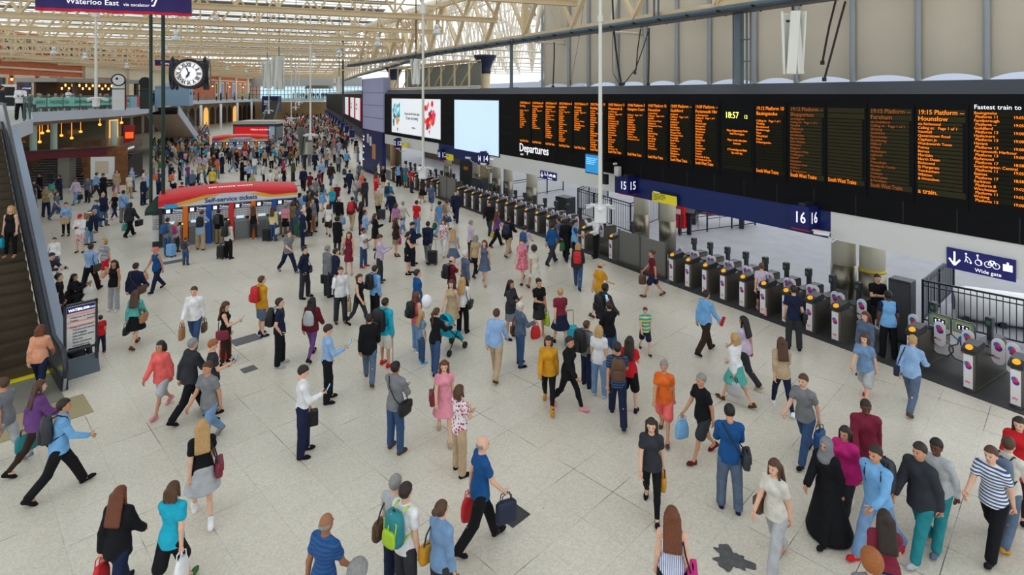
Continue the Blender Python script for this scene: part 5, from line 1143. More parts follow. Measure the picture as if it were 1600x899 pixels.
# ================================================================ FLOOR HATCHES AND STAIN
hm = mat('hatch_grey', (96, 98, 100), .5, noise=.3, nscale=12)
for px, py, w, d, lb in ((384, 531, .72, .5, 'grey metal floor hatch left of the red suitcase'), (389, 577, .34, .3, 'tiny square drain cover in the floor below the grey hatch'), (801, 804, .42, .42, 'dark textured square cover set in the foreground floor'), (272, 409, .8, .45, 'grey floor hatch beside the child at the ticket machines'), (516, 303, .9, .5, 'grey floor hatch in the middle of the hall'), (462, 291, .9, .35, 'grey floor hatch beyond the queue at the ticket machines'), (173, 329, 1.3, .4, 'dark strip hatch near the wide steps')):
    p = px2(px, py, .006); m = MB(); m.box(-w/2, w/2, -d/2, d/2, -.004, .004); o = m.build('floor_hatch', hm if px != 801 else mat('hatch_dark', (60, 60, 58), .5, noise=.6, nscale=25), None, p, math.radians(45)); tag(o, lb, 'floor hatch')
p = px2(1143, 874, .004); r = random.Random(4); m = MB(); n = 30; n = 60; R_p = lambda a: .26*(1+.28*math.sin(3*a+1)+.14*math.sin(7*a)+.10*math.sin(13*a+2)); m.add([(R_p(6.283*i/n)*math.cos(6.283*i/n), .8*R_p(6.283*i/n)*math.sin(6.283*i/n), .002) for i in range(n)], [tuple(range(n))]); o = m.build('floor_patch', mat('tar', (92, 92, 92), .6, noise=.3, nscale=10), None, p, math.radians(-35)); tag(o, 'ragged grey filler patch on the floor at the lower right', 'patch'); o['kind'] = 'stuff'
# ================================================================ PEOPLE: one continuous surface per body, grown as a smooth distance field
class SDF:
    def __init__(s, lo, hi, h):
        s.h = h; s.lo = np.array(lo, float); n = np.ceil((np.array(hi)-s.lo)/h).astype(int)+1; s.n = n
        s.ax = [s.lo[i]+h*np.arange(n[i]) for i in range(3)]; s.f = np.full(tuple(n), .5)
    def _sub(s, lo, hi):
        i0 = np.maximum(0, np.floor((np.array(lo)-s.lo)/s.h).astype(int)); i1 = np.minimum(s.n, np.ceil((np.array(hi)-s.lo)/s.h).astype(int)+1)
        if (i1 <= i0).any(): return None
        sl = tuple(slice(a, b) for a, b in zip(i0, i1))
        X, Y, Z = np.meshgrid(s.ax[0][sl[0]], s.ax[1][sl[1]], s.ax[2][sl[2]], indexing='ij', sparse=True)
        return sl, X, Y, Z
    def _mix(s, sl, d, k):
        f = s.f[sl]
        if k > 0:
            hh = np.clip(.5+.5*(f-d)/k, 0, 1); s.f[sl] = f*(1-hh)+d*hh - k*hh*(1-hh)
        else: s.f[sl] = np.minimum(f, d)
    def cap(s, a, b, ra, rb, k=.03, sy=1.0):          # tapered capsule; sy < 1 flattens front to back
        a = np.array(a, float); b = np.array(b, float); R = max(ra, rb)+k+.03
        q = s._sub(np.minimum(a, b)-R, np.maximum(a, b)+R)
        if q is None: return s
        sl, X, Y, Z = q; ba = b-a; L2 = max((ba*ba).sum(), 1e-9)
        px, py, pz = X-a[0], Y-a[1], Z-a[2]
        t = np.clip((px*ba[0]+py*ba[1]+pz*ba[2])/L2, 0, 1)
        dx, dy, dz = px-t*ba[0], (py-t*ba[1])/sy, pz-t*ba[2]
        d = np.sqrt(dx*dx+dy*dy+dz*dz)-(ra+(rb-ra)*t); s._mix(sl, d, k); return s
    def ell(s, c, r, k=.03, cut=False):
        c = np.array(c, float); r = np.array(r, float); q = s._sub(c-r-k-.03, c+r+k+.03)
        if q is None: return s
        sl, X, Y, Z = q; x, y, z = (X-c[0])/r[0], (Y-c[1])/r[1], (Z-c[2])/r[2]
        k0 = np.sqrt(x*x+y*y+z*z); k1 = np.sqrt((x/r[0])**2+(y/r[1])**2+(z/r[2])**2)+1e-9
        d = k0*(k0-1)/k1
        if cut: s.f[sl] = np.maximum(s.f[sl], -d)
        else: s._mix(sl, d, k)
        return s
    def plane(s, n, d):                                # keep the side where n.p < d
        X, Y, Z = np.meshgrid(*s.ax, indexing='ij', sparse=True)
        s.f = np.maximum(s.f, n[0]*X+n[1]*Y+n[2]*Z-d); return s
    def folds(s, amp, fr=14):
        X, Y, Z = np.meshgrid(*s.ax, indexing='ij', sparse=True)
        s.f = s.f+amp*(np.sin(fr*(X+.6*Z)+3*Y)*np.sin(fr*.8*(Z-.4*X))+.6*np.sin(fr*1.7*(Y+.3*Z)+X*5)); return s
    def mesh(s):
        f = s.f; ins = f < 0; n = f.shape
        c = np.zeros((n[0]-1, n[1]-1, n[2]-1), np.int8)
        for i in (0, 1):
            for j in (0, 1):
                for k in (0, 1): c += ins[i:n[0]-1+i, j:n[1]-1+j, k:n[2]-1+k]
        act = (c > 0) & (c < 8); idx = -np.ones(act.shape, np.int64); I = np.argwhere(act)
        if len(I) == 0: return np.zeros((0, 3)), np.zeros((0, 4), int)
        idx[act] = np.arange(len(I)); acc = np.zeros((len(I), 3)); cnt = np.zeros(len(I))
        off = [(i, j, k) for i in (0, 1) for j in (0, 1) for k in (0, 1)]
        for a in off:
            for ax in range(3):
                if a[ax]: continue
                b = list(a); b[ax] = 1
                fa = f[I[:, 0]+a[0], I[:, 1]+a[1], I[:, 2]+a[2]]; fb = f[I[:, 0]+b[0], I[:, 1]+b[1], I[:, 2]+b[2]]
                m = (fa < 0) != (fb < 0); t = np.where(m, fa/np.where(fa == fb, 1, fa-fb), 0)
                p = np.array(a, float)[None].repeat(len(I), 0); p[:, ax] += t
                acc[m] += p[m]; cnt[m] += 1
        V = (acc/cnt[:, None]+I)*s.h+s.lo
        Q = []
        for ax in range(3):
            u, v = (ax+1) % 3, (ax+2) % 3
            A = [slice(None)]*3; B = [slice(None)]*3; A[ax] = slice(0, -1); B[ax] = slice(1, None)
            s0 = ins[tuple(A)]; s1 = ins[tuple(B)]; E = np.argwhere(s0 != s1)
            E = E[(E[:, u] > 0) & (E[:, v] > 0) & (E[:, u] < n[u]-1) & (E[:, v] < n[v]-1)]
            if len(E) == 0: continue
            def g(du, dv): P = E.copy(); P[:, u] -= du; P[:, v] -= dv; return idx[P[:, 0], P[:, 1], P[:, 2]]
            q = np.stack([g(1, 1), g(0, 1), g(0, 0), g(1, 0)], 1); fl = ~s0[E[:, 0], E[:, 1], E[:, 2]]
            q[fl] = q[fl][:, ::-1]; Q.append(q)
        return V, np.concatenate(Q)
def np_mesh(name, parts, nmat=1):
    """parts: list of (V, Q, material index)"""
    me = bpy.data.meshes.new(name); V = []; Q = []; M_ = []; b = 0
    for v, q, mi in parts:
        V.append(v); Q.append(q+b); M_.append(np.full(len(q), mi)); b += len(v)
    V = np.concatenate(V); Q = np.concatenate(Q); M_ = np.concatenate(M_)
    me.vertices.add(len(V)); me.vertices.foreach_set('co', V.astype(np.float32).ravel())
    me.loops.add(len(Q)*4); me.loops.foreach_set('vertex_index', Q.astype(np.int32).ravel())
    me.polygons.add(len(Q)); me.polygons.foreach_set('loop_start', np.arange(0, len(Q)*4, 4, dtype=np.int32)); me.polygons.foreach_set('loop_total', np.full(len(Q), 4, np.int32))
    me.polygons.foreach_set('material_index', M_.astype(np.int32)); me.polygons.foreach_set('use_smooth', np.ones(len(Q), bool))
    for i in range(nmat): me.materials.append(None)
    me.update(calc_edges=True); return me
def rotm(rx=0, ry=0, rz_=0): return np.array(Euler((rx, ry, rz_)).to_matrix())
# ---- pose: (fwd, knee, spread) per leg, (fwd, out, elbow, inward) per arm; degrees. The figure faces +Y, its right hand is at +X.
POSES = {
 'stand': dict(L=(2, 2, 4), R=(-2, 0, 5), aL=(2, 9, 12, 0), aR=(-3, 9, 14, 0)),
 'relax': dict(L=(12, 14, 6), R=(-3, 0, 4), aL=(4, 10, 18, 5), aR=(-6, 10, 22, 5)),
 'phone': dict(L=(8, 8, 5), R=(-3, 0, 4), aL=(2, 8, 14, 0), aR=(22, 8, 82, 14), head=22),
 'phone2': dict(L=(6, 6, 4), R=(-3, 0, 4), aL=(26, 6, 80, 26), aR=(26, 6, 80, 26), head=26),
 'call': dict(L=(6, 6, 4), R=(-3, 0, 4), aL=(2, 10, 20, 0), aR=(50, 20, 140, 10)),
 'raise': dict(L=(6, 6, 4), R=(-3, 0, 4), aL=(20, 10, 60, 20), aR=(80, 10, 70, 10)),
 'cross': dict(L=(4, 4, 6), R=(-3, 0, 6), aL=(22, 8, 88, 62), aR=(26, 8, 84, 62)),
 'pocket': dict(L=(6, 6, 6), R=(-3, 0, 6), aL=(-16, 16, 42, 22), aR=(-16, 16, 42, 22)),
 'hips': dict(L=(4, 4, 8), R=(-3, 0, 8), aL=(-24, 40, 80, 50), aR=(-24, 40, 80, 50)),
 'carry': dict(L=(4, 4, 4), R=(-4, 0, 4), aL=(2, 10, 10, 0), aR=(26, 8, 70, 20)),
 'shoulder': dict(L=(4, 4, 4), R=(-4, 0, 5), aL=(4, 8, 12, 0), aR=(10, 16, 110, 15)),
 'push': dict(L=(8, 8, 4), R=(-6, 4, 4), aL=(34, 8, 50, 8), aR=(34, 8, 50, 8), lean=5),
 'walk': dict(L=(24, 6, 2), R=(-18, 22, 2), aL=(-20, 8, 14, 0), aR=(20, 8, 22, 5), lean=4),
 'walk2': dict(L=(-20, 26, 2), R=(22, 4, 2), aL=(22, 8, 24, 5), aR=(-18, 8, 12, 0), lean=4),
 'stride': dict(L=(27, 4, 2), R=(-22, 20, 2), aL=(-28, 8, 18, 0), aR=(26, 8, 40, 8), lean=7),
 'stride2': dict(L=(-22, 22, 2), R=(27, 4, 2), aL=(26, 8, 40, 8), aR=(-26, 8, 18, 0), lean=7),
 'walkc': dict(L=(20, 6, 2), R=(-16, 18, 2), aL=(-12, 8, 10, 0), aR=(24, 8, 80, 20), lean=4),
 'pull': dict(L=(22, 6, 2), R=(-16, 20, 2), aL=(16, 8, 20, 0), aR=(-34, 10, 6, 0), lean=5),
 'bend': dict(L=(10, 6, 5), R=(-6, 4, 5), aL=(40, 8, 40, 10), aR=(46, 8, 40, 10), lean=24, head=14),
 'sit': dict(L=(86, 84, 6), R=(82, 80, 6), aL=(22, 8, 50, 16), aR=(22, 8, 50, 16), lean=8),
 'crouch': dict(L=(112, 140, 8), R=(104, 132, 8), aL=(48, 8, 70, 20), aR=(48, 8, 70, 20), lean=16),
 'floor': dict(L=(88, 30, 14), R=(92, 70, 10), aL=(16, 10, 40, 10), aR=(-14, 16, 10, 0), lean=-6)}
def skeleton(pose, female=False, child=False):
    P = POSES[pose]; J = {}; r = math.radians
    hw = .088; J['pelvis'] = np.array([0, 0, .93]); low = 9
    for s_, k in ((-1, 'L'), (1, 'R')):
        a, kn, sp = P[k]; hip = np.array([s_*hw, 0, .90]); a, kn, sp = r(a), r(kn), r(sp)
        knee = hip+.43*np.array([s_*math.sin(sp), math.sin(a), -math.cos(a)])
        ank = knee+.40*np.array([s_*math.sin(sp)*.4, math.sin(a-kn), -math.cos(a-kn)])
        J['hip'+k], J['knee'+k], J['ank'+k] = hip, knee, ank
        J['pitch'+k] = max(0, min(r(60), (kn-a)*.6)) if a < 0 and kn > .1 else (r(-14) if a > .3 and kn < .3 else 0)
        if pose in ('floor',): J['pitch'+k] = r(-60)
        low = min(low, ank[2])
    dz = .08-low
    for k in list(J):
        if isinstance(J[k], np.ndarray): J[k] = J[k]+np.array([0, 0, dz])
    if pose in ('floor',):
        d2 = .11-J['pelvis'][2]
        for k in list(J):
            if isinstance(J[k], np.ndarray): J[k] = J[k]+np.array([0, 0, d2])
        for k in 'LR':
            for q in ('ank', 'knee'): J[q+k][2] = max(J[q+k][2], .09)
    ln = r(P.get('lean', 0)); p = J['pelvis']; rot = lambda v: p+np.array([v[0], v[1]*math.cos(ln)+v[2]*math.sin(ln), -v[1]*math.sin(ln)+v[2]*math.cos(ln)])
    sw = .140 if female else .160
    J['waist'] = rot((0, 0, .14)); J['chest'] = rot((0, 0, .34)); J['neck'] = rot((0, -.01, .53)); J['shL'] = rot((-sw, 0, .455)); J['shR'] = rot((sw, 0, .455))
    J['head'] = J['neck']+np.array([0, .02+.03*math.sin(ln), .155]); J['hp'] = -r(P.get('head', 0))
    for s_, k in ((-1, 'L'), (1, 'R')):
        a, o, e, i_ = P['a'+k]; a += P.get('lean', 0)*.3; a, o, e, i_ = r(a), r(o), r(e), r(i_)
        el = J['sh'+k]+.285*np.array([s_*math.sin(o), math.sin(a)*math.cos(o), -math.cos(a)*math.cos(o)])
        w = np.array([s_*(math.sin(o)*.4*math.cos(e)-math.sin(i_)), math.sin(a+e)*math.cos(i_), -math.cos(a+e)*math.cos(i_)]); w /= np.linalg.norm(w)
        J['el'+k] = el; J['wr'+k] = el+.25*w; J['hd'+k] = w
    return J
def bbox(J, m=.24):
    A = np.array([v for v in J.values() if isinstance(v, np.ndarray) and len(v) == 3 and abs(v[2]) < 3]); lo = A.min(0)-m; hi = A.max(0)+m; return lo, hi
def torso(S, J, t, fem, k=.05):
    w = .9 if fem else 1
    S.ell(J['pelvis']+[0, -.01, 0], (.158+t, .108+t, .12+t), k); S.cap(J['pelvis'], J['waist'], .125*w+t, .115*w+t, k, .78); S.cap(J['waist'], J['chest'], .118*w+t, .135*w+t, k, .72)
    S.ell(J['chest']+[0, .0, .02], (.155*w+t, .105+t, .16+t), k); S.cap(J['shL'], J['shR'], .055+t, .055+t, k, .95); S.cap(J['neck']-[0, 0, .02], J['shL'], .05+t*.5, .05+t, .03); S.cap(J['neck']-[0, 0, .02], J['shR'], .05+t*.5, .05+t, .03)
    if fem:
        for s_ in (-1, 1): S.ell(J['chest']+[s_*.065, .075, .02], (.062+t*.6, .055+t*.6, .06+t*.5), .03)
def arms(S, J, t, upto=1.0, k=.025, ks='LR'):
    for q in ks:
        sh, el, wr = J['sh'+q], J['el'+q], J['wr'+q]
        if upto <= .5: S.cap(sh, sh+(el-sh)*upto*2, .054+t, .050+t+.006, k)
        else:
            S.cap(sh, el, .055+t, .043+t, k); e = el+(wr-el)*min(1, (upto-.5)*2); S.cap(el, e, .043+t, .033+t, .02)
def legs(S, J, t, upto=1.0, loose=0, k=.03):
    for q in 'LR':
        h, kn, an = J['hip'+q], J['knee'+q], J['ank'+q]; h2 = h+np.array([0, -.012, -.02])
        if upto <= .5: S.cap(h2, h2+(kn-h2)*upto*2, .088+t, .070+t+loose, k)
        else:
            S.cap(h2, kn, .088+t, .056+t+loose*.5, k); e = kn+(an-kn)*min(1, (upto-.5)*2)
            S.cap(kn, e, .055+t+loose*.5, .040+t+loose, .02)
            if not loose: S.ell(kn+(an-kn)*.32+np.array([0, -.018, 0]), (.046+t, .046+t, .10), .03)
_hand = {}
def hand_mesh(curl):
    if curl in _hand: return _hand[curl]
    V = []; Q = []
    def tube(pts, rs, n=6, flat=1):
        b = len(V); pts = [np.array(p, float) for p in pts]
        for i, p in enumerate(pts):
            d = pts[min(i+1, len(pts)-1)]-pts[max(0, i-1)]; d /= np.linalg.norm(d); x = np.cross(d, [0, 1, .01]); x /= np.linalg.norm(x); y = np.cross(d, x)
            for k in range(n): a = 2*math.pi*k/n; V.append(p+rs[i]*(math.cos(a)*x+math.sin(a)*y*flat))
        for i in range(len(pts)-1):
            for k in range(n): j = (k+1) % n; Q.append((b+i*n+k, b+i*n+j, b+i*n+n+j, b+i*n+n+k))
        e = b+(len(pts)-1)*n; Q.append((e, e+1, e+2, e+3)); Q.append((e, e+3, e+4, e+5))
    # along -Z from the wrist; palm faces -X (inward for the right hand)
    tube([(0, 0, .03), (0, 0, 0), (0, 0, -.035), (0, 0, -.08), (0, 0, -.095)], [.025, .027, .04, .042, .03], 8, .42)
    c = curl
    for i, (y, L_) in enumerate(((-.030, .9), (-.010, 1.0), (.010, .95), (.030, .75))):
        p = np.array([0, -y, -.075]); a = .15; pts = [p]; 
        for sgm in (.042, .028, .022):
            a += c; pts.append(pts[-1]+L_*sgm*np.array([-math.sin(a), 0, -math.cos(a)]))
        tube(pts, [.0095, .0092, .0085, .0065])
    a = .3+c*.6; p = np.array([-.006, .03, -.03]); p1 = p+np.array([-.012, .028, -.022]); p2 = p1+np.array([-.014*c-.004, .012, -.026]); tube([p, p1, p2, p2+np.array([-.012*c, .002, -.02])], [.013, .012, .010, .007])
    _hand[curl] = (np.array(V), np.array(Q)); return _hand[curl]
def place_hand(J, q, curl):
    V, Q = hand_mesh(curl); s_ = 1 if q == 'R' else -1; V = V*np.array([s_, 1, 1])
    z = -J['hd'+q]; f = np.array([0, 1, 0]) if abs(z[1]) < .8 else np.array([-s_*.6, 0, 1.0]); x = np.cross(f, z); x /= np.linalg.norm(x); y = np.cross(z, x)
    if q == 'L': Q = Q[:, ::-1]
    return V @ np.stack([x, y, z]) + J['wr'+q], Q
_head = {}
def head_mesh(kind, h=.009):
    """head and face about the head centre, facing +Y"""
    key = (kind, h)
    if key in _head: return _head[key]
    f = 1 if kind == 'f' else 0
    S = SDF((-.11, -.13, -.2), (.11, .14, .14), h)
    S.ell((0, -.012, .025), (.074, .093, .092), .02); S.ell((0, .012, -.03), (.062-.004*f, .076, .075), .03); S.cap((0, .045, -.082), (0, .035, -.07), .028, .04, .03)
    S.cap((-.03, .068, .018), (.03, .068, .018), .012, .012, .02); S.cap((0, .080, .005), (0, .098, -.028), .009, .014, .012)
    S.cap((-.014, .078, -.062), (.014, .078, -.062), .010, .010, .01)
    for s_ in (-1, 1): S.ell((s_*.076, -.01, -.01), (.012, .024, .034), .008); S.ell((s_*.03, .098, .002), (.018, .018, .012), cut=True)
    S.cap((0, -.015, -.06), (0, -.02, -.125), .050, .052-.006*f, .03)
    _head[key] = S.mesh(); return _head[key]
_fb = {}
def face_bits(k):
    if k not in _fb:
        r = []; S = SDF((-.06, .05, -.09), (.06, .12, .05), .0045)
        for s_ in (-1, 1): S.ell((s_*.030, .082, .001), (.013, .010, .008), 0); S.cap((s_*.018, .083, .022), (s_*.044, .072, .024), .005, .0045, 0)
        r.append((*S.mesh(), 1)); S = SDF((-.06, .05, -.09), (.06, .12, -.03), .0045); S.cap((-.018, .082, -.062), (.018, .082, -.062), .0085, .0085, 0); r.append((*S.mesh(), 2)); _fb[k] = r
    return _fb[k]
_hair = {}
def hair_mesh(style, h=.011):
    key = (style, h)
    if key in _hair: return _hair[key]
    lo = (-.17, -.24, -.62) if style in ('long', 'pony') else (-.16, -.2, -.3); S = SDF(lo, (.17, .22, .24), h)
    if style in ('short', 'long', 'bob', 'pony', 'bun', 'curly'):
        t = .014 if style != 'curly' else .05
        S.ell((0, -.014, .03), (.076+t, .096+t, .094+t), 0)
        S.f = np.maximum(S.f, -.5) if 0 else S.f
        X, Y, Z = np.meshgrid(*S.ax, indexing='ij', sparse=True)
        # hairline: rises over the forehead, drops behind the ears
        line = np.where(Y > .045, .055-(Y*0), np.where(Y > -.02, -.01+(Y+.02)*1.0, -.075)); S.f = np.maximum(S.f, (line-Z)*.8)
    if style == 'long':
        for x in (-.065, -.03, .03, .065, 0): S.cap((x, -.07, .02), (x*1.3, -.165, -.34), .05, .038, .02, .7)
        for s_ in (-1, 1): S.cap((s_*.082, -.01, .03), (s_*.092, .0, -.26), .022, .022, .02)
    if style == 'bob':
        for x in (-.06, 0, .06): S.cap((x, -.07, .0), (x*1.1, -.085, -.11), .048, .04, .02)
        for s_ in (-1, 1): S.cap((s_*.08, .0, .03), (s_*.084, .012, -.09), .024, .02, .02)
    if style == 'pony': S.cap((0, -.11, .05), (0, -.16, .0), .035, .035, .02); S.cap((0, -.16, .0), (0, -.13, -.28), .04, .018, .02)
    if style == 'bun': S.ell((0, -.13, .05), (.05, .045, .05), .01)
    if style == 'bald':
        S.ell((0, -.03, -.01), (.083, .086, .05), 0); X, Y, Z = np.meshgrid(*S.ax, indexing='ij', sparse=True); S.f = np.maximum(S.f, Y-.02+0*Z); S.f = np.maximum(S.f, Z-.035)
    if style in ('cap', 'hat', 'helmet'):
        S.ell((0, -.01, .045), (.092, .108, .09), 0); X, Y, Z = np.meshgrid(*S.ax, indexing='ij', sparse=True); S.f = np.maximum(S.f, .03-Z)
        if style == 'cap': S.ell((0, .12, .04), (.07, .07, .012), .01)
        if style == 'hat': S.ell((0, 0, .035), (.16, .16, .014), .01)
    if style == 'hijab':
        S.ell((0, -.02, .02), (.096, .112, .12), 0); S.cap((0, -.02, -.04), (0, -.01, -.2), .09, .14, .05); S.ell((0, .11, .0), (.055, .06, .075), cut=True)
    _hair[key] = S.mesh(); return _hair[key]
def shoe_mesh(kind, h=.009):
    key = (kind, h)
    if key in _hair: return _hair[key]
    S = SDF((-.08, -.12, -.1), (.08, .26, .12), h)
    S.cap((0, -.035, -.045), (0, .12, -.055), .038, .040, .02); S.cap((0, .1, -.055), (0, .165, -.062), .040, .026, .03); S.cap((0, -.03, -.05), (0, -.015, .0), .038, .042, .02)
    if kind == 'boot': S.cap((0, -.01, -.03), (0, -.005, .09), .045, .05, .02)
    S.plane((0, 0, -1), .08); _hair[key] = S.mesh(); return _hair[key]
LOD = {0: (.0135, .009, .011), 1: (.019, .013, .015), 2: (.028, .02, .022)}
TOPS = {'tee': (.014, .28), 'shirt': (.016, .96), 'jacket': (.026, .96), 'coat': (.030, .96), 'hoodie': (.030, .96), 'tank': (.010, 0), 'dress': (.012, .2), 'sdress': (.012, 0), 'vest': (.022, 0), 'abaya': (.03, .96), 'rolled': (.016, .72)}
BOTS = ('trousers', 'jeans', 'leggings', 'shorts', 'skirt', 'midi', 'none')
_geo = {}
def geo(what, pose, fem, lod, arg=None):
    key = (what, pose, fem, lod, arg)
    if key in _geo: return _geo[key]
    J = skeleton(pose, fem); lo, hi = bbox(J); h = LOD[lod][0]
    if what == 'body':
        S = SDF(lo, hi, h); torso(S, J, -.004, fem); legs(S, J, -.010); arms(S, J, -.004); S.cap(J['neck']-[0, 0, .04], J['neck']+[0, .012, .07], .052, .048, .04)
        for q in 'LR':
            S.cap(J['ank'+q], J['ank'+q]+np.array([0, .09, -.045]), .034, .028, .02)
            if lod == 2: S.cap(J['wr'+q], J['wr'+q]+J['hd'+q]*.12, .034, .026, .01, .6)
        r = [(*S.mesh(), 0)]; hk = 'f' if fem else 'm'; V, Q = head_mesh(hk, LOD[lod][1]); R_ = rotm(J['hp']+(arg or 0)); r.append((V @ R_.T + J['head'], Q, 0))
        if lod == 0:
            for V, Q, mi in face_bits(hk): r.append((V @ R_.T + J['head'], Q, mi))
        if lod < 2:
            curl = {'phone': .75, 'phone2': .75, 'call': .8, 'raise': .8, 'push': .9, 'pull': .9}.get(pose, .32)
            for q in 'LR': V, Q = place_hand(J, q, curl if q == 'R' or pose in ('phone2', 'push') else .32); r.append((V, Q, 0))
    elif what == 'hair': V, Q = hair_mesh(arg[0], LOD[lod][2]); R_ = rotm(J['hp']+arg[1]); w_ = np.clip((V[:, 2:]+.14)/.12, 0, 1) if arg[0] in ('long', 'pony') else 1; r = [(w_*(V @ R_.T)+(1-w_)*V + J['head'], Q, 0)]
    elif what == 'top':
        kind, tuck = arg; t, ar = TOPS[kind]; t += .003*lod; S = SDF(lo-.02, hi, h); torso(S, J, t, fem)
        if ar: arms(S, J, t, ar*(.5 if ar <= .3 else 1)*(1.7 if ar <= .3 else 1))
        p = J['pelvis']
        if kind in ('coat', 'jacket', 'hoodie', 'tee', 'vest', 'shirt', 'rolled', 'tank') and not tuck:
            e = {'coat': .34, 'jacket': .13, 'hoodie': .10}.get(kind, .07); S.cap(p+[0, 0, .06], p-[0, -.002, e+.03], .156+t, .174+t, .05, .80)
        if kind == 'hoodie': S.ell(J['neck']+[0, -.07, -.01], (.11, .07, .07), .04)
        if kind in ('dress', 'sdress', 'abaya'):
            mid = (J['kneeL']+J['kneeR'])/2; z1 = .54 if kind != 'abaya' else .03
            if kind == 'abaya': mid = (J['ankL']+J['ankR'])/2; mid[2] = .12
            w_ = abs(J['kneeL'][1]-J['kneeR'][1])*.5; S.cap(p, mid+[0, 0, .02], .14+t, (.155 if kind != 'abaya' else .22)+t+w_*.75, .06, .95); S.plane((0, 0, -1), -z1*(1 if kind == 'abaya' else 1))
        if kind in ('jacket', 'coat', 'shirt', 'rolled'): S.cap(J['neck']-[0, -.005, .03], J['neck']+[0, 0, .015], .066, .058, .02)
        S.folds(.0022 if lod < 2 else .001, 17)
        cz = J['pelvis'][2]-({'coat': .38, 'jacket': .16, 'hoodie': .11}.get(kind, .10) if not tuck else .0)
        if kind not in ('dress', 'sdress', 'abaya') and pose not in ('sit', 'crouch', 'floor', 'bend'): S.plane((0, 0, -1), -cz)
        S.ell(J['neck']+[0, .018, .092], (.060, .062, .06), cut=True)
        if kind in ('tank', 'sdress', 'vest'):
            for s_, q in ((-1, 'L'), (1, 'R')): S.ell(J['sh'+q]+np.array([s_*.04, 0, -.0]), (.07, .12, .09), cut=True)
        r = [(*S.mesh(), 0)]
    elif what == 'bottom':
        kind = arg; t = .017+.003*lod; S = SDF(lo-.02, hi, h); p = J['pelvis']
        S.ell(p+[0, -.01, 0], (.158+t, .108+t, .12+t), .04); S.cap(p, J['waist']-[0, 0, .02], .125+t, .118+t, .04, .78)
        if kind in ('trousers', 'jeans'): legs(S, J, t, .97, .020 if kind == 'trousers' else .012)
        elif kind == 'leggings': legs(S, J, .007+.004*lod, .95)
        elif kind == 'shorts': legs(S, J, t, .40, .022)
        else:
            mid = (J['kneeL']+J['kneeR'])/2; w_ = abs(J['kneeL'][1]-J['kneeR'][1])*.5; dz = .12 if kind == 'skirt' else -.12
            S.cap(p, mid+[0, 0, dz], .14+t, .15+t+w_*.75, .06, .95); S.plane((0, 0, -1), -(J['kneeL'][2]+dz-.04 if kind == 'skirt' else .32))
        S.folds(.0022 if lod < 2 else .001, 13)
        if pose not in ('sit', 'crouch', 'floor', 'bend'): S.plane((0, 0, 1), J['waist'][2]-.0)
        r = [(*S.mesh(), 0)]
    _geo[key] = r; return r
_me = {}
def get_mesh(what, pose, fem, lod, arg=None):
    key = (what, pose, fem, lod, arg)
    if key not in _me: _me[key] = np_mesh(what, geo(what, pose, fem, lod, arg), 3 if what == 'body' and lod == 0 else 1)
    return _me[key]
# ---- colours
CN = dict(white=(236, 236, 238), offwhite=(216, 212, 202), cream=(220, 206, 178), beige=(190, 166, 134), tan=(168, 122, 78), brown=(92, 64, 46), darkbrown=(56, 40, 32), black=(24, 24, 28), charcoal=(52, 54, 60), grey=(128, 130, 134), lightgrey=(182, 184, 188), navy=(30, 38, 66), blue=(30, 82, 140), denim=(58, 84, 124), paledenim=(120, 152, 190), lightblue=(150, 184, 226), skyblue=(120, 176, 226), teal=(40, 132, 140), turquoise=(34, 172, 200), mint=(110, 214, 180), aqua=(92, 178, 170), green=(58, 112, 66), olive=(88, 86, 58), khaki=(150, 134, 98), lime=(178, 214, 50), yellow=(228, 204, 70), mustard=(206, 146, 34), orange=(226, 106, 44), peach=(226, 160, 128), coral=(238, 108, 104), red=(204, 34, 44), maroon=(104, 30, 44), wine=(128, 40, 60), pink=(232, 150, 168), magenta=(206, 44, 126), lilac=(206, 190, 214), purple=(110, 70, 130), slate=(92, 108, 132))
HC = dict(black=(22, 18, 17), dark=(44, 32, 26), brown=(82, 54, 36), auburn=(106, 56, 30), ginger=(158, 92, 44), blond=(190, 150, 96), grey=(140, 138, 136), white=(214, 210, 204))
SK = dict(l=(226, 178, 150), m=(202, 148, 116), t=(160, 108, 78), d=(98, 64, 48))
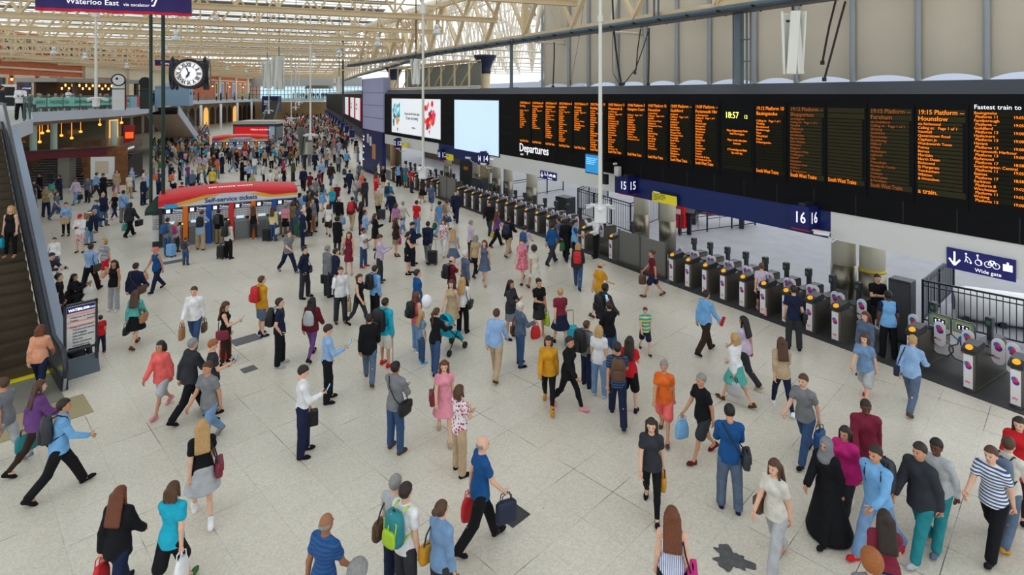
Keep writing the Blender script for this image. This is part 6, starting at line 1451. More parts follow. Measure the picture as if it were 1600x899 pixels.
def cloth(c, pat=None):
    key = 'cloth_%s_%s' % (c, pat or '')
    if key in _M: return _M[key]
    m = bpy.data.materials.new(key); m.use_nodes = True; nt = m.node_tree; b = nt.nodes['Principled BSDF']; L = nt.links.new
    base = lin(CN[c]); b.inputs['Roughness'].default_value = .85; b.inputs['Specular IOR Level'].default_value = .2
    tc = N(nt, 'ShaderNodeTexCoord'); n = N(nt, 'ShaderNodeTexNoise'); n.inputs['Scale'].default_value = 7 if not pat == 'denim' else 22; n.inputs['Detail'].default_value = 3; L(tc.outputs['Object'], n.inputs['Vector'])
    r = N(nt, 'ShaderNodeMapRange'); r.inputs[1].default_value = .3; r.inputs[2].default_value = .7; r.inputs[3].default_value = .82; r.inputs[4].default_value = 1.12; L(n.outputs['Fac'], r.inputs[0])
    src = None
    if pat in ('stripe', 'hoop', 'check', 'dots', 'floral', 'band'):
        sep = N(nt, 'ShaderNodeSeparateXYZ'); L(tc.outputs['Object'], sep.inputs[0])
        mx = N(nt, 'ShaderNodeMix', data_type='RGBA'); mx.inputs[6].default_value = (*base, 1)
        c2 = {'stripe': (60, 90, 170), 'hoop': (60, 90, 140), 'check': (40, 50, 80), 'dots': (30, 36, 60), 'floral': (206, 40, 90), 'band': (240, 214, 90)}[pat]
        mx.inputs[7].default_value = (*lin(c2), 1)
        if pat in ('stripe', 'hoop', 'band', 'check'):
            w = N(nt, 'ShaderNodeMath', operation='SINE'); s2 = N(nt, 'ShaderNodeMath', operation='MULTIPLY'); L(sep.outputs[0 if pat == 'stripe' else 2], s2.inputs[0]); s2.inputs[1].default_value = {'stripe': 260, 'hoop': 120, 'band': 48, 'check': 90}[pat]
            L(s2.outputs[0], w.inputs[0]); g = N(nt, 'ShaderNodeMath', operation='GREATER_THAN'); L(w.outputs[0], g.inputs[0]); g.inputs[1].default_value = .1; L(g.outputs[0], mx.inputs[0])
        else:
            v = N(nt, 'ShaderNodeTexVoronoi'); v.inputs['Scale'].default_value = 34 if pat == 'dots' else 20; L(tc.outputs['Object'], v.inputs['Vector']); g = N(nt, 'ShaderNodeMath', operation='LESS_THAN'); L(v.outputs['Distance'], g.inputs[0]); g.inputs[1].default_value = .25 if pat == 'dots' else .42; L(g.outputs[0], mx.inputs[0])
        src = mx.outputs[2]
    sc_ = N(nt, 'ShaderNodeVectorMath', operation='SCALE'); L(r.outputs[0], sc_.inputs['Scale'])
    if src: L(src, sc_.inputs[0])
    else: sc_.inputs[0].default_value = base
    L(sc_.outputs[0], b.inputs['Base Color'])
    bp = N(nt, 'ShaderNodeBump'); bp.inputs['Strength'].default_value = .35; bp.inputs['Distance'].default_value = .03; n2 = N(nt, 'ShaderNodeTexNoise'); n2.inputs['Scale'].default_value = 9; n2.inputs['Distortion'].default_value = 1.2; L(tc.outputs['Object'], n2.inputs['Vector']); L(n2.outputs['Fac'], bp.inputs['Height']); L(bp.outputs[0], b.inputs['Normal'])
    _M[key] = m; return m
def skin(k): return mat('skin_'+k, SK[k], .55, noise=.05, nscale=14, spec=.3)
def hairm(k): return mat('hair_'+k, HC[k], .5, noise=.25, nscale=40, bump=.3, bscale=60)
def part(name, me, m, parent, loc=(0, 0, 0), rot=(0, 0, 0)):
    o = bpy.data.objects.new(name, me); COL.objects.link(o); o.parent = parent; o.location = loc; o.rotation_euler = rot
    o.material_slots[0].link = 'OBJECT'; o.material_slots[0].material = m; return o
HNAME = {'short': 'hair', 'long': 'hair', 'bob': 'hair', 'pony': 'hair', 'bun': 'hair', 'curly': 'hair', 'bald': 'hair', 'cap': 'cap', 'hat': 'hat', 'helmet': 'helmet', 'hijab': 'headscarf'}
TNAME = {'tee': 't_shirt', 'shirt': 'shirt', 'rolled': 'shirt', 'jacket': 'jacket', 'coat': 'coat', 'hoodie': 'hoodie', 'tank': 'vest_top', 'dress': 'dress', 'sdress': 'dress', 'vest': 'waistcoat', 'abaya': 'robe'}
def person(x, y, z, face, pose, h, hair, sk_, top, bot, shoe, lod, look=0):
    """hair 'style.colour', top 'kind.colour[.pattern]', bot the same; returns the body and its skeleton"""
    hs, hc = hair.split('.'); tk = top.split('.'); bk = bot.split('.'); fem = hs in ('long', 'bob', 'pony', 'bun', 'hijab') or tk[0] in ('dress', 'sdress', 'abaya') or bk[0] in ('skirt', 'midi', 'leggings') or sk_.isupper()
    s_ = h/178.0
    o = bpy.data.objects.new('person', get_mesh('body', pose, fem, lod, look)); COL.objects.link(o); o.location = (x, y, z); o.rotation_euler = (0, 0, math.radians(-face)); o.scale = (s_, s_, s_)
    o.material_slots[0].link = 'OBJECT'; o.material_slots[0].material = skin(sk_.lower())
    if lod == 0: o.data.materials[1] = mat('eye_dark', (40, 28, 24), .3); o.data.materials[2] = mat('lips', (176, 96, 88), .5)
    o['category'] = 'person'
    J = skeleton(pose, fem)
    hm_ = hairm(hc) if HNAME[hs] == 'hair' else cloth(hc)
    part(HNAME[hs], get_mesh('hair', pose, fem, lod, (hs, look)), hm_, o)
    if hs in ('cap', 'hat', 'helmet'): part('hair', get_mesh('hair', pose, fem, lod, ('bald', look)), hairm('dark'), o)
    tuck = len(tk) > 2 and tk[-1] == 'in'; pat = tk[2] if len(tk) > 2 and tk[2] != 'in' else None
    part(TNAME[tk[0]], get_mesh('top', pose, fem, lod, (tk[0], tuck)), cloth(tk[1], pat), o)
    if bk[0] != 'none': part({'jeans': 'jeans', 'leggings': 'leggings', 'shorts': 'shorts', 'skirt': 'skirt', 'midi': 'skirt'}.get(bk[0], 'trousers'), get_mesh('bottom', pose, fem, lod, bk[0]), cloth(bk[1], bk[2] if len(bk) > 2 else None), o)
    sk2 = shoe.split('.'); kind = 'boot' if sk2[0] == 'boot' else 'shoe'; colr = sk2[-1]
    key = ('shoe', kind, lod)
    if key not in _me: _me[key] = np_mesh(kind, [(*shoe_mesh(kind, LOD[lod][1]), 0)])
    if lod < 2 or True:
        for q, t_ in (('L', .12), ('R', -.12)):
            part(kind, _me[key], cloth(colr), o, tuple(J['ank'+q]), (-J['pitch'+q], 0, t_))
    return o, J
# ================================================================ BAGS AND THINGS PEOPLE CARRY
def cbag(c): return mat('bag_'+c, CN[c], .5, noise=.12, nscale=6, spec=.4)
def _soft(name, w, d, h, m, par, taper=.85, z0=0, y0=0):
    b = MB(); P = []; n = 12; prof = [(0, .55), (.06, .92), (.25, 1), (.6, .97), (.85, taper), (.97, taper*.8), (1, taper*.45)]
    for u, r in prof:
        for k in range(n):
            a = 2*math.pi*k/n; ca, sa = math.cos(a), math.sin(a); P.append((w/2*r*math.copysign(abs(ca)**.6, ca), y0+d/2*r*math.copysign(abs(sa)**.6, sa), z0+u*h))
    F = [(i*n+k, i*n+(k+1) % n, (i+1)*n+(k+1) % n, (i+1)*n+k) for i in range(len(prof)-1) for k in range(n)]+[tuple(range(n-1, -1, -1)), tuple(range((len(prof)-1)*n, len(prof)*n))]
    b.add(P, F); return b.build(name, m, par, smooth=True)
def bag_shape(kind, c, s_=1):
    """thing with its origin where it is held"""
    m = cbag(c); dk = cbag('charcoal' if c == 'black' else 'black')
    if kind == 'backpack' or kind == 'bigpack':
        t = thing('backpack', None, 'backpack'); k = 1.25 if kind == 'bigpack' else 1; _soft('body', .31*k, .19*k, .46*k, m, t, .9, -.30*k, -.10*k)
        _soft('pocket', .24*k, .08, .22*k, m if c != 'teal' else cbag('lime'), t, .9, -.27*k, -.20*k)
        b = MB()
        for x in (-.09, .09): b.tube([(x, -.03, .14*k), (x*1.1, .06, .17), (x*1.25, .19, .10), (x*1.35, .215, -.02), (x*1.5, .14, -.17), (x*1.4, -.02, -.24)], .013, 6)
        b.build('straps', dk if c != 'teal' else cbag('lime'), t); b = MB(); b.tube([(-.03, -.1, .15*k), (0, -.11, .19*k), (.03, -.1, .15*k)], .009, 6); b.build('handle', dk, t)
        if c == 'teal': b = MB(); b.tube([(-.1, -.2, -.2), (-.12, -.17, .05), (0, -.15, .15), (.12, -.17, .05), (.1, -.2, -.2), (0, -.22, -.27), (-.1, -.2, -.2)], .01, 6); b.tube([(.0, -.225, -.2), (0, -.2, .02)], .012, 6); b.build('lime_piping', cbag('lime'), t)
    elif kind == 'drawbag': t = thing('drawstring_bag', None, 'bag'); _soft('body', .32, .12, .42, m, t, .7, -.30, -.09); b = MB(); b.tube([(-.08, -.06, .12), (-.1, .06, .16), (-.13, .16, 0), (-.12, -.02, -.26)], .006, 5); b.tube([(.08, -.06, .12), (.1, .06, .16), (.13, .16, 0), (.12, -.02, -.26)], .006, 5); b.build('cords', dk, t)
    elif kind == 'case' or kind == 'brief':
        t = thing('briefcase', None, 'bag'); b = MB(); b.box(-.07, .07, -.2, .2, -.38, -.08, .02); b.build('body', m, t); b = MB(); b.tube([(0, -.07, -.09), (0, -.06, 0), (0, .06, 0), (0, .07, -.09)], .011, 6); b.build('handle', dk, t); b = MB(); b.box(-.078, .078, -.19, .19, -.2, -.08, .01); b.build('flap', m, t)
    elif kind in ('hand', 'tote', 'paper', 'plastic'):
        t = thing({'hand': 'handbag', 'tote': 'tote_bag', 'paper': 'paper_bag', 'plastic': 'carrier_bag'}[kind], None, 'bag'); w, h = {'hand': (.3, .24), 'tote': (.36, .34), 'paper': (.28, .34), 'plastic': (.3, .36)}[kind]
        o = _soft('body', w, .12, h, m, t, .95 if kind != 'plastic' else .8, -h-.12, 0); o.rotation_euler = (0, 0, math.pi/2)
        b = MB()
        for x in (-.03, .03): b.tube([(x, -w*.25, -.15), (x, -w*.2, -.03), (x*.3, 0, .0), (x, w*.2, -.03), (x, w*.25, -.15)], .008, 6)
        b.build('handles', dk if kind != 'plastic' else m, t)
    elif kind in ('shoulder', 'satchel'):       # hangs at the hip from the opposite or same shoulder; origin at hip
        t = thing('shoulder_bag', None, 'bag'); o = _soft('body', .34, .13, .26, m, t, .95, -.14, 0); o.rotation_euler = (0, 0, math.pi/2); b = MB(); b.box(.0, .075, -.15, .15, -.02, .12, .01); b.build('flap', m, t)
    elif kind == 'suitcase':
        t = thing('suitcase', None, 'suitcase'); b = MB(); b.box(-.19, .19, -.12, .12, .06, .58, .03); b.build('shell', m, t); b = MB(); b.box(-.16, .16, -.135, -.12, .12, .34, .006); b.build('pocket', m, t)
        b = MB(); b.tube([(-.1, .1, .55), (-.1, .13, 1.0), (.1, .13, 1.0), (.1, .1, .55)], .010, 6); b.tube([(-.09, .13, 1.0), (.09, .13, 1.0)], .018, 6); b.build('pull_handle', steel, t)
        for x in (-.15, .15):
            for y in (-.09, .09):
                b = MB(); b.tube([(x-.015, y, .035), (x+.015, y, .035)], .035, 10); b.build('wheel', matb, t)
    elif kind == 'phone': t = thing('mobile_phone', None, 'phone'); b = MB(); b.box(-.037, .037, -.005, .005, -.02, .12, .004); b.build('body', matb, t); b = MB(); b.box(-.032, .032, -.0062, -.005, -.012, .112); b.build('screen', mat('phone_screen', (120, 190, 220), .2, emit=.6), t)
    elif kind == 'pad': t = thing('magazine', None, 'magazine'); b = MB(); b.box(-.1, .1, -.006, .006, -.1, .16); b.build('pages', cbag(c), t); b = MB(); b.box(-.1, .0, -.008, -.006, -.1, .16); b.build('cover', white, t)
    elif kind == 'stick': t = thing('walking_stick', None, 'stick'); b = MB(); b.tube([(0, 0, .04), (0, .0, -.95)], .011, 6); b.build('shaft', cbag(c), t); b = MB(); b.tube([(0, -.01, .02), (0, .0, .07), (0, .05, .08)], .014, 6); b.build('grip', matb, t)
    elif kind == 'box': t = thing('cardboard_box', None, 'box'); b = MB(); b.box(-.2, .2, .02, .3, -.22, .12); b.build('carton', cbag(c), t); b = MB(); b.box(-.2, .2, .02, .3, .12, .128); b.build('tape', white, t)
    elif kind == 'coat': t = thing('folded_coat', None, 'coat'); o = _soft('cloth', .4, .16, .4, cloth(c), t, .8, -.34, .08)
    elif kind == 'camera': t = thing('camera', None, 'camera'); b = MB(); b.box(-.06, .06, .05, .11, -.04, .05, .01); b.build('body', m, t); b = MB(); b.tube([(0, .11, 0), (0, .17, 0)], .035, 10); b.build('lens', matb, t)
    for ch in t.children: ch.scale = tuple(v*s_ for v in ch.scale)
    return t
_bag = {}
def bag(kind, c, side='R'):
    key = (kind, c, side if kind in ('shoulder', 'satchel') else 'R')
    if key not in _bag: _bag[key] = bag_shape(kind, c); return _bag[key]
    return copy_tree(_bag[key])
BNAME = dict(backpack='backpack on the back of the', bigpack='large backpack on the back of the', drawbag='drawstring bag on the', case='briefcase held by the', brief='briefcase held by the', hand='handbag of the', tote='tote bag of the', paper='paper bag held by the', plastic='carrier bag held by the', shoulder='shoulder bag of the', satchel='satchel at the hip of the', suitcase='wheeled suitcase beside the', phone='phone in the hand of the', pad='magazine held by the', stick='walking stick of the', box='cardboard box held by the', coat='folded coat carried by the', camera='camera held by the')
def give(o, J, items, who, h):
    s_ = h/178.0; F = Matrix.Translation(o.location) @ Matrix.Rotation(o.rotation_euler.z, 4, 'Z'); out = []
    for it in items.split():
        q = it.split(':'); kind = q[0]; c = q[1] if len(q) > 1 else 'black'; side = q[2] if len(q) > 2 else 'R'
        t = bag(kind, c, side); rz = 0; rx = 0; ry = 0; sg = 1 if side == 'R' else -1
        hnd = (J['wr'+side]+J['hd'+side]*.075)*s_
        if kind in ('backpack', 'bigpack', 'drawbag'): p = (J['chest']+np.array([0, -.115, .06]))*s_
        elif kind in ('shoulder', 'satchel'): p = (J['pelvis']+np.array([sg*.25, -.02, -.02]))*s_
        elif kind in ('tote', 'hand') and len(q) > 3: p = (J['el'+side]+np.array([sg*.06, .05, .02]))*s_
        elif kind == 'suitcase':
            p = np.array([hnd[0]+sg*.04, hnd[1]-(.0 if hnd[1] < 0 else .15), 0]); p[0] = max(abs(p[0]), .30)*sg; p[1] = min(p[1], -.02)
        elif kind in ('box', 'coat', 'camera'): p = (J['wrR']+J['wrL'])/2*s_
        elif kind in ('phone', 'pad'): p = (J['wr'+side]+J['hd'+side]*.11)*s_+np.array([0, 0, .02]); rx = -.5
        elif kind == 'stick': p = hnd.copy(); 
        else: p = hnd
        w = F @ Vector(p.tolist()); t.location = w; t.rotation_euler = (rx, ry, o.rotation_euler.z+rz); t.scale = (s_, s_, s_)
        if kind == 'stick': t.scale = (1, 1, (w.z)/ .95)
        if kind in ('shoulder', 'satchel') and not any(ch.name.startswith('strap') for ch in t.children):
            a = Vector((-sg*.30, .03, .50)); m_ = MB()      # strap across to the far shoulder
            m_.tube([(0, .12, .05), (-sg*.13, .165, .2), (-sg*.27, .155, .38), (-sg*.35, .07, .53), (-sg*.36, -.04, .54), (-sg*.28, -.14, .42), (-sg*.14, -.145, .2), (0, -.10, .05)], .012, 6) if kind == 'satchel' else m_.tube([(0, .1, .05), (-sg*.07, .10, .35), (-sg*.13, .01, .535), (-sg*.08, -.11, .32), (0, -.1, .05)], .012, 6)
            m_.build('strap', cbag('black' if c != 'brown' else 'darkbrown'), t)
        cn = {'offwhite': 'off-white', 'lightblue': 'light blue', 'darkbrown': 'dark brown', 'lightgrey': 'light grey', 'skyblue': 'sky blue'}.get(c, c)
        lb = ('' if kind == 'phone' else cn+' ')+BNAME[kind]+' '+who
        if len(lb.split()) > 16: lb = lb.replace('on the back of', 'worn by').replace('at the hip of', 'of')
        if len(lb.split()) > 16:
            a_, b_ = lb.split(' and ', 1); b_ = b_.split(); k_ = next((i for i, v in enumerate(b_) if v in ('trousers', 'jeans', 'leggings', 'shorts', 'skirt')), 0); lb = a_+' '+' '.join(b_[k_+1:])
        t['label'] = lb; out.append(t)
    return out
